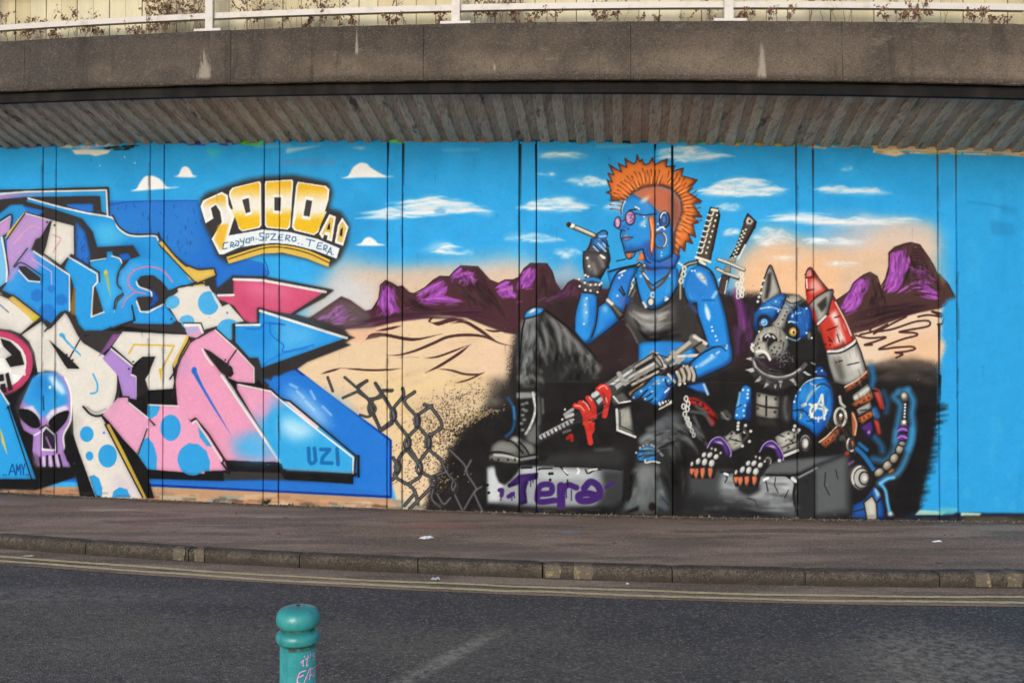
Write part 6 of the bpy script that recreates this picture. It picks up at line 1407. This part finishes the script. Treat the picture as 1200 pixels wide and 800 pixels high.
V, Fc = [], []
xs = [-14 + .5 * i for i in range(57)]
for x in xs:
    y = wall_y(x) - wall_y(0)
    V += [(x, y + .06, -.1), (x, y + .06, deck_z(x, 3.60)), (x, y + .4, deck_z(x, 3.60)), (x, y + .4, -.1)]
for i in range(len(xs) - 1):
    for j in range(3): Fc.append((i * 4 + j, (i + 1) * 4 + j, (i + 1) * 4 + j + 1, i * 4 + j + 1))
link('core', V, Fc, MAT_CORE, wall)

# ------------------------------------------------------------------ the overhanging deck: ribs, soffit, drip band, fascia blocks
deck = thing('bridge_deck', 'weathered brown concrete overhang with ribbed soffit above the painted wall', 'bridge deck', (0, wall_y(0), 3.5))
def dl(p): return (p[0], p[1] - wall_y(0), p[2] - 3.5)
OV = 1.03; RD = .115; SL = .218          # overhang, rib skew, rise towards the outer edge
xs = [-9 + .25 * i for i in range(73)]
V, Fc = [], []
for x in xs:
    zi = deck_z(x, 3.552)
    V += [dl((x + .02 * RD, wall_y(x) + .35, zi - .02)), dl((x, wall_y(x), zi)), dl((x - RD * OV, wall_y(x - RD * OV) - OV, deck_z(x - RD * OV, 3.542 + SL * OV))), dl((x - RD * OV, wall_y(x - RD * OV) - OV, deck_z(x, 4.2))), dl((x, wall_y(x) + .35, deck_z(x, 4.2)))]
for i in range(len(xs) - 1):
    for j in range(4): Fc.append((i * 5 + j, i * 5 + j + 1, (i + 1) * 5 + j + 1, (i + 1) * 5 + j))
link('soffit', V, Fc, MAT_SOFFIT, deck)
ribs = []
for k in range(6):
    w = [.090, .097, .083, .095, .088, .10][k]; d = .024; n = 6
    V, Fc = [], []
    r = random.Random(k)
    for i in range(n + 1):
        t = i / n * (OV + .0)
        for ux, uz in [(-w / 2 - .008, .02), (-w / 2, -d + .008), (-w / 2 + .008, -d), (w / 2 - .008, -d), (w / 2, -d + .008), (w / 2 + .008, .02)]:
            V.append((-RD * t + ux + r.uniform(-.002, .002), -t, SL * t + RD * .0432 * t + uz + r.uniform(-.002, .002)))
    for i in range(n):
        for j in range(5): Fc.append((i * 6 + j, i * 6 + j + 1, (i + 1) * 6 + j + 1, (i + 1) * 6 + j))
    Fc.append((5, 4, 3, 2, 1, 0)); Fc.append(tuple(n * 6 + j for j in range(6)))
    me = bpy.data.meshes.new('rib'); me.from_pydata(V, [], Fc); me.update(); me.materials.append(MAT_RIB[[0, 1, 0, 2, 1, 0][k]]); ribs.append(me)
X = -7.4; k = 0
while X < 7.4:
    # the outer end follows the curve: turn each rib a touch so that it still meets the band
    dy = (wall_y(X - RD * OV) - OV) - (wall_y(X) - OV)
    o = bpy.data.objects.new('rib', random.choice(ribs)); C.objects.link(o); o.parent = deck
    o.location = dl((X, wall_y(X) + .015, deck_z(X, 3.545) + random.uniform(-.006, .004))); o.scale = (1, (OV - dy - .02) / OV, 1)
    X += .172 * random.uniform(.95, 1.05)
def strip(name, prof, mat, x0, x1, n, z0, jitter=0.0):
    """profile (offset out from the wall, height above the deck line) swept along the curve"""
    V, Fc = [], []; w = len(prof)
    for i in range(n + 1):
        x = x0 + (x1 - x0) * i / n
        for off, h in prof: V.append(dl((x, wall_y(x) - off + random.uniform(-jitter, jitter), deck_z(x, z0 + h) + random.uniform(-jitter, jitter))))
    for i in range(n):
        for j in range(w): Fc.append((i * w + j, (i + 1) * w + j, (i + 1) * w + (j + 1) % w, i * w + (j + 1) % w))
    Fc.append(tuple(range(w))); Fc.append(tuple(n * w + j for j in reversed(range(w))))
    return link(name, V, Fc, mat, deck)
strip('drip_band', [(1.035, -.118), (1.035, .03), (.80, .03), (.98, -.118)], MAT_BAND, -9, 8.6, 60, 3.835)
seams = [-6.85, -4.71, -2.48, -.74, 1.14, 3.28 - .3, 5.0, 7.0]
seams = [-6.75, -4.65, -2.52, -.76, .98, 2.66, 4.5, 6.4]
FP = [(1.05, .0), (1.075, -.006), (1.088, .0), (1.092, .012), (1.085, .05), (1.075, .25), (1.072, .47), (1.064, .488), (1.045, .492), (.55, .492), (.55, 0)]
for a, b in zip(seams[:-1], seams[1:]): strip('fascia_block', FP, MAT_FASCIA, a + .002, b - .002, 28, 3.812, .0022)
# ------------------------------------------------------------------ railing on the ledge
def at_deck(x, off, h): return (x, wall_y(x) - off, deck_z(x, 4.303 + h))
rail = thing('guard_railing', 'white painted metal guard railing with square posts standing on the concrete ledge', 'railing', at_deck(0, .98, 0))
rl = rail.location
def rloc(p): return (p[0] - rl[0], p[1] - rl[1], p[2] - rl[2])
def bar(name, x0, x1, off, h0, h1, t, mat, parent, n=24, loc=rloc):
    V, Fc = [], []
    for i in range(n + 1):
        x = x0 + (x1 - x0) * i / n
        for o_, h in [(off - t / 2, h0), (off + t / 2, h0), (off + t / 2, h1), (off - t / 2, h1)]: V.append(loc(at_deck(x, o_, h)))
    for i in range(n):
        for j in range(4): Fc.append((i * 4 + j, (i + 1) * 4 + j, (i + 1) * 4 + (j + 1) % 4, i * 4 + (j + 1) % 4))
    Fc.append((0, 1, 2, 3)); Fc.append((n * 4 + 3, n * 4 + 2, n * 4 + 1, n * 4))
    return link(name, V, Fc, mat, parent)
RX1 = 4.125
bar('rail', -8, RX1, .955, .14, .192, .05, MAT_WHITE, rail)
bar('rail', -8, RX1, .955, .60, .66, .05, MAT_WHITE, rail)
bar('rail', -8, RX1, .955, 1.05, 1.11, .05, MAT_WHITE, rail)
for px in [-7.5, -5.25, -2.755, -.485, 1.785, RX1 + .11]:
    po = bar('post', px - .036, px + .036, .985, .023, 1.12, .06, MAT_WHITE, rail, 1)
    bar('base_plate', px - .13, px + .13, .985, .0, .022, .15, MAT_WHITE, po, 1)
# ------------------------------------------------------------------ cream board fence
fence = thing('board_fence', 'cream painted fence of upright lapped boards behind the white railing', 'fence', at_deck(0, .72, 0))
fl = fence.location
def floc(p): return (p[0] - fl[0], p[1] - fl[1], p[2] - fl[2])
X = -8.0; k = 0
while X < 4.2:
    w = .178 + random.uniform(-.006, .006); x1 = min(X + w, 4.27)
    lift = .004 if k % 2 else .011
    V = []
    for x, o_ in [(X + .0035, .72 + lift), (x1 - .0035, .72 + lift)]:
        for dd, h in [(0, -.01), (.02, -.01), (.02, 1.5), (0, 1.5)]: V.append(floc(at_deck(x, o_ - .02 + dd + (.006 if x > X else 0), h)))
    link('board', V, [(0, 1, 2, 3), (7, 6, 5, 4), (0, 4, 5, 1), (1, 5, 6, 2), (2, 6, 7, 3), (3, 7, 4, 0)], MAT_BOARDS[random.choice([0, 0, 1, 1, 2])], fence)
    X = x1; k += 1
bar('backing', -8, 4.25, .69, -.01, 1.5, .004, mat_plain('fence_backing', (.16, .11, .06), (.22, .15, .08), 5), fence, 24, floc)
# carriageway slab behind, so that the overhang is solid
V, Fc = [], []
xs = [-9 + 1.0 * i for i in range(18)]
for x in xs: V += [dl((x, wall_y(x) - .56, deck_z(x, 4.295))), dl((x, wall_y(x) + 9, deck_z(x, 4.295))), dl((x, wall_y(x) + 9, deck_z(x, 3.58))), dl((x, wall_y(x) + .36, deck_z(x, 3.58)))]
for i in range(len(xs) - 1):
    for j in range(3): Fc.append((i * 4 + j, i * 4 + j + 1, (i + 1) * 4 + j + 1, (i + 1) * 4 + j))
link('slab', V, Fc, MAT_FASCIA, deck)

# ------------------------------------------------------------------ dry weeds on the ledge
MAT_STEM = mat_plain('dry_stem', (.13, .085, .055), (.22, .15, .10), 20)
MAT_DARKSTEM = mat_plain('dark_stem', (.035, .028, .022), (.06, .045, .035), 20)
MAT_LEAF = mat_plain('dead_leaf', (.16, .085, .055), (.30, .19, .13), 30)
MAT_MOSS = mat_plain('dark_moss', (.05, .045, .02), (.16, .12, .06), 30)
def tube(V, Fc, pts_, r0, r1):
    b = len(V); n = len(pts_)
    for i, p in enumerate(pts_):
        r = r0 + (r1 - r0) * i / (n - 1)
        for a in range(3): V.append((p[0] + r * math.cos(a * 2.094), p[1] + r * math.sin(a * 2.094), p[2]))
    for i in range(n - 1):
        for a in range(3): Fc.append((b + i * 3 + a, b + i * 3 + (a + 1) % 3, b + (i + 1) * 3 + (a + 1) % 3, b + (i + 1) * 3 + a))
def weed(name, label, x, off, h, nst, leafy, spread, seed, group=None, stem=None, thick=.004):
    r = random.Random(seed)
    root = thing(name, label, 'weed', at_deck(x, off, -.002), group)
    SV, SF, LV, LF = [], [], [], []
    def grow(p, d, L, rad, lev):
        pp = [p]; n = 6
        for i in range(n):
            d = [d[0] + r.uniform(-.22, .22), d[1] * .8 + r.uniform(-.10, .10), d[2] + r.uniform(-.12, .16)]
            m = math.sqrt(sum(q * q for q in d)) or 1
            p = tuple(p[j] + d[j] / m * L / n for j in range(3)); p = (p[0], max(-.10, min(.10, p[1])), max(p[2], .004)); pp.append(p)
            if lev < 2 and i > 0 and r.random() < .62: grow(p, [d[0] + r.uniform(-1, 1), d[1] + r.uniform(-.3, .3), d[2] * .7], L * r.uniform(.3, .5), rad * .55, lev + 1)
            if i > 1 and r.random() < leafy:
                for _ in range(r.choice([1, 1, 2, 3])):
                    s = r.uniform(.010, .024); a = r.uniform(0, 6.28); t = r.uniform(-.8, .8)
                    u = (math.cos(a) * s, math.sin(a) * s * .8, t * s); v = (-math.sin(a) * s * .45, math.cos(a) * s * .4, s * .45)
                    q = (p[0] + r.uniform(-.015, .015), p[1] + r.uniform(-.01, .01), p[2] + r.uniform(-.015, .01)); b = len(LV)
                    LV.extend([q, tuple(q[j] + u[j] * .5 + v[j] for j in range(3)), tuple(q[j] + u[j] * 1.1 + v[j] * .3 for j in range(3)), tuple(q[j] + u[j] * .6 - v[j] for j in range(3))]); LF.append((b, b + 1, b + 2, b + 3))
        tube(SV, SF, pp, rad, rad * .35)
    for i in range(nst): grow((r.uniform(-.03, .03) * nst, r.uniform(-.02, .02), 0), [r.uniform(-spread, spread), r.uniform(-.1, .1), 1], h * r.uniform(.6, 1), thick * r.uniform(.6, 1), 0)
    link('stems', SV, SF, stem or MAT_STEM, root)
    if LV: link('leaves', LV, LF, MAT_LEAF, root)
    return root
GW = 'dry weeds growing along the ledge'
big = [(-3.05, .90, .42, 9, .7, .45, 'large dry bush of brown leaves rooted behind the bottom rail'),
       (-4.90, .86, .34, 5, .6, .6, 'dry brown weed with curled leaves against the cream boards'),
       (-2.35, .88, .40, 5, .6, .25, 'pair of upright dry stems with hanging brown leaves'),
       (-1.80, .88, .38, 6, .6, .4, 'bushy dry weed with rusty leaves beside thin upright stems'),
       (-.25, .88, .34, 7, .65, .55, 'wide dry weed with fine twigs close to a white post'),
       (1.55, .88, .30, 6, .15, .6, 'bare twiggy weed leaning on a white post foot'),
       (2.50, .90, .42, 3, .7, .12, 'tall straight dead stem with shaggy brown leaves'),
       (2.72, .88, .40, 3, .6, .2, 'leaning dead stem with a loose tuft of leaves')]
for i, (x, off, h, n, lf, sp, lab) in enumerate(big): weed('dry_weed', lab, x, off, h, n, lf, sp, 40 + i, GW)
weed('bare_sapling', 'bare dark forked sapling stem rising from the ledge', -1.10, .93, .46, 1, .05, .12, 77, None, MAT_DARKSTEM, .011)
weed('bare_twig', 'thin leafless twig bent across the bottom rail', 3.52, .92, .34, 1, .0, .7, 81, None, MAT_STEM, .005)
for i, (x, off, h, n, lf, sp, lab) in enumerate([(-3.25, .93, .34, 6, .75, .5, 'low bushy dead weed with crisp leaves beside the larger bush'), (-2.9, .95, .46, 4, .6, .2, 'tall dead weed whose stems cross the rail beside the bush'), (-4.2, .93, .34, 4, .35, .4, 'sparse dead weed with a few leaves in front of the boards'), (-.05, .95, .36, 6, .7, .5, 'rust brown bushy weed spilling over the bottom rail'), (.9, .93, .22, 4, .3, .7, 'low sprawling wiry weed under the bottom rail'), (3.2, .93, .30, 4, .4, .4, 'thin dead weed with a crooked stem near the end of the railing'), (-1.62, .95, .44, 3, .5, .2, 'thin pair of dead stalks with rusty seed heads')]):
    weed('dry_weed', lab, x, off, h, n, lf, sp, 60 + i, GW)
for i, (x, h) in enumerate([(-4.4, .16), (-4.05, .22), (-3.8, .12), (-3.55, .14), (-2.0, .16), (-1.5, .14), (-.95, .15), (-.62, .18), (.35, .2), (.75, .16), (1.1, .12), (2.2, .14), (3.05, .14), (3.3, .16), (3.75, .14), (-4.62, .15), (-3.3, .14), (.1, .14), (1.95, .12), (3.9, .1)]):
    weed('small_weed', 'small dry tuft of weed growing from the ledge below the rail', x, random.uniform(.90, 1.0), h, 3, .5, .7, 100 + i, 'small weed tufts on the ledge')
# moss and dead stalks in the crack along the ledge
V, Fc = [], []
r = random.Random(5)
for k in range(2600):
    x = r.uniform(-6.5, 4.1); c = .5 + .5 * math.sin(x * 5.3) * math.sin(x * 2.1 + 1)
    if r.random() > .25 + .75 * c: continue
    off = r.uniform(.755, .80) if r.random() < .75 else r.uniform(.80, 1.06)
    p = at_deck(x, off, -.003); h = r.uniform(.015, .06) * (1.4 if off < .81 else .45); a = r.uniform(0, 6.28); w = r.uniform(.002, .006)
    b = len(V); q = (p[0] + r.uniform(-.025, .025), p[1] - r.uniform(0, .02), p[2] + h)
    V += [(p[0] - w, p[1], p[2]), (p[0] + w, p[1], p[2]), (p[0], p[1] + w, p[2]), q]; Fc += [(b, b + 1, b + 3), (b + 1, b + 2, b + 3), (b + 2, b, b + 3)]
o = link('ledge_moss', V, Fc, MAT_MOSS); tag(o, 'dark moss and dead stalks growing in the crack under the cream fence', 'moss', kind='stuff')
# grit blown against the foot of the wall
MAT_GRIT = mat_plain('grit', (.05, .04, .03), (.20, .16, .12), 60)
V, Fc = [], []
for k in range(8200):
    x = r.uniform(-7, 6.2); d = abs(r.gauss(0, .07)) + .004
    if r.random() < .16: d = r.uniform(0, 1.9)
    s = r.uniform(.002, .007) * (1.3 if d < .06 else .8) * (2.2 if r.random() < .05 else 1); y = wall_y(x) - d; b = len(V)
    a = r.uniform(0, 6.28)
    for t in range(3): V.append((x + s * math.cos(a + t * 2.1), y + s * math.sin(a + t * 2.1), .0005))
    V.append((x, y, s * r.uniform(.8, 1.6))); Fc += [(b, b + 1, b + 3), (b + 1, b + 2, b + 3), (b + 2, b, b + 3)]
o = link('grit', V, Fc, MAT_GRIT); tag(o, 'brown grit and dirt swept along the foot of the painted wall', 'grit', kind='stuff')
# small weeds at the foot of the wall
def foot_weed(x, s, seed, label):
    q = random.Random(seed); V, Fc = [], []
    for k in range(26):
        a = q.uniform(0, 6.28); L = s * q.uniform(.5, 1); w = .005
        tip = (L * math.cos(a) * .8, min(.0, -abs(L * math.sin(a) * .7)), L * q.uniform(.3, .9)); mid = tuple(c * .55 for c in tip); mid = (mid[0], mid[1], mid[2] + L * .12)
        b = len(V); V += [(0, 0, 0), (mid[0] - w, mid[1], mid[2]), tip, (mid[0] + w, mid[1] + w, mid[2])]; Fc += [(b, b + 1, b + 2, b + 3)]
    root = thing('wall_foot_weed', label, 'weed', (x, wall_y(x) - .012, 0))
    link('leaves', V, Fc, MAT_FOOT, root)
MAT_FOOT = mat_plain('small_green_weed', (.03, .045, .018), (.07, .085, .03), 40)
foot_weed(-2.46, .09, 1, 'small green weed at the foot of the wall under the blue lettering')
foot_weed(-4.35, .035, 2, 'tiny weed at the wall foot under the yellow edged white letter')
# litter
MAT_PAPER = mat_plain('paper_litter', (.50, .52, .56), (.58, .58, .58), 20, .6)
def litter(x, y, z, sx, sy, seed, label, mat=MAT_PAPER):
    q = random.Random(seed); n = 5; V, Fc = [], []
    for i in range(n + 1):
        for j in range(n + 1): V.append(((i / n - .5) * sx + q.uniform(-.1, .1) * sx, (j / n - .5) * sy + q.uniform(-.1, .1) * sy, .004 + q.uniform(0, .45) * sy * (1 if 0 < i < n and 0 < j < n else .25)))
    for i in range(n):
        for j in range(n): Fc.append((i * (n + 1) + j, (i + 1) * (n + 1) + j, (i + 1) * (n + 1) + j + 1, i * (n + 1) + j + 1))
    o = link('litter', V, Fc, mat); o.location = (x, y, z); o.rotation_euler = (0, 0, q.uniform(0, .4)); tag(o, label, 'litter')
litter(-.696, 7.674, 0, .105, .06, 1, 'crumpled white paper scrap in the middle of the pavement')
litter(3.40, 7.53, 0, .075, .03, 2, 'flattened white wrapper on the pavement by the plain blue panel')
litter(-.54, 6.66, ROAD_Z + .008, .06, .05, 3, 'pale scrap of paper lying in the gutter', mat_plain('grey_paper', (.25, .23, .22), (.32, .30, .29), 20))
litter(.80, 6.53, ROAD_Z + .008, .02, .02, 4, 'tiny white crumb of litter in the gutter beside the yellow kerb marks')
litter(-3.82, 7.42, ROAD_Z + .008, .10, .03, 5, 'thin whitish sliver of litter in the gutter near the kerb', mat_plain('faded_paper', (.25, .22, .2), (.33, .30, .28), 20))
litter(-3.08, 9.46, 0, .03, .02, 6, 'small black lump of litter lying near the wall foot', mat_plain('black_litter', (.02, .02, .02), (.03, .03, .03)))
# ------------------------------------------------------------------ bollard
MAT_TEAL = mat_bollard()
BX, BY = -.6150, 2.71
bol = thing('bollard', 'teal painted round steel bollard with ringed domed cap and pink scribble', 'bollard', (BX, BY, 0))
def lathe(name, prof, mat, parent, n=48):
    V, Fc = [], []
    for rr, z in prof:
        for i in range(n): V.append((rr * math.cos(i * 2 * math.pi / n), rr * math.sin(i * 2 * math.pi / n), z))
    for k in range(len(prof) - 1):
        for i in range(n): Fc.append((k * n + i, k * n + (i + 1) % n, (k + 1) * n + (i + 1) % n, (k + 1) * n + i))
    Fc.append(tuple(range(n))[::-1]); Fc.append(tuple((len(prof) - 1) * n + i for i in range(n)))
    return link(name, V, Fc, mat, parent, True)
R0 = .0512
lathe('shaft', [(R0 + .012, .0), (R0 + .012, .03), (R0 + .002, .036), (R0, .05), (R0, .668)], MAT_TEAL, bol)
lathe('ring', [(R0 - .004, .668)] + [(.047 + .0158 * math.cos(t) ** .75, .6905 + .0175 * math.sin(t)) for t in np.linspace(-1.4, 1.4, 17)] + [(.0475, .712)], MAT_TEAL, bol)
cap = lathe('cap', [(.0470, .7115)] + [(.0622 * math.cos(t) ** .42, .7420 + (.0295 if t < 0 else .0345) * math.sin(t)) for t in np.linspace(-1.15, 1.54, 24)], MAT_TEAL, bol)
lathe('bolt', [(.006, .779), (.006, .7815), (.004, .7825)], mat_plain('rusty_bolt', (.05, .025, .015), (.10, .05, .03), 60), cap, 10)
# pink pen scribble on the shaft, wrapped around it
MAT_PINK = mat_plain('pink_marker', (.72, .22, .46), (.80, .34, .56), 60, .5)
def scribble(strokes, w=.0028):
    V, Fc = [], []
    for s in strokes:
        q = np.array(s, float); q = spline(q) if len(q) > 2 else q
        pr = []
        for x, y in q:
            dx = (x - 358) / 7.27; dz = (y - 430) / 7.27           # measured from the shaft axis and the ring's lower edge
            th = math.asin(max(-.985, min(.985, dx * .002464 / R0))); pr.append((R0 * th, .668 - dz * .00262))
        for i, (u, z) in enumerate(pr):
            a = pr[max(i - 1, 0)]; b = pr[min(i + 1, len(pr) - 1)]; tx, tz = b[0] - a[0], b[1] - a[1]; L = math.hypot(tx, tz) or 1
            for sg in (-1, 1):
                uu, zz = u - tz / L * w / 2 * sg, z + tx / L * w / 2 * sg; th = uu / R0 + math.atan2(BX, BY) * -1 * 0
                V.append(((R0 + .0006) * math.sin(th), -(R0 + .0006) * math.cos(th), zz))
            if i: b_ = len(V) - 4; Fc.append((b_, b_ + 1, b_ + 3, b_ + 2))
    o = link('scribble', V, Fc, MAT_PINK, bol); o.rotation_euler = (0, 0, math.atan2(-BX, BY)); tag(o, 'pink handwritten scribble on the teal shaft'); return o
scribble([[(382, 535), (402, 515), (398, 555), (408, 562)], [(408, 482), (412, 492)], [(440, 480), (428, 560), (442, 560)], [(418, 512), (450, 500)], [(462, 478), (458, 498)], [(496, 480), (478, 500), (496, 515), (480, 540)],
          [(425, 598), (372, 612), (352, 678), (380, 690)], [(362, 645), (405, 630)], [(408, 690), (450, 600), (462, 600), (448, 680)], [(425, 655), (470, 645)], [(468, 605), (505, 598), (478, 660), (502, 660)], [(505, 712), (484, 740), (480, 780), (496, 800)]])
print('objects', len(bpy.data.objects))
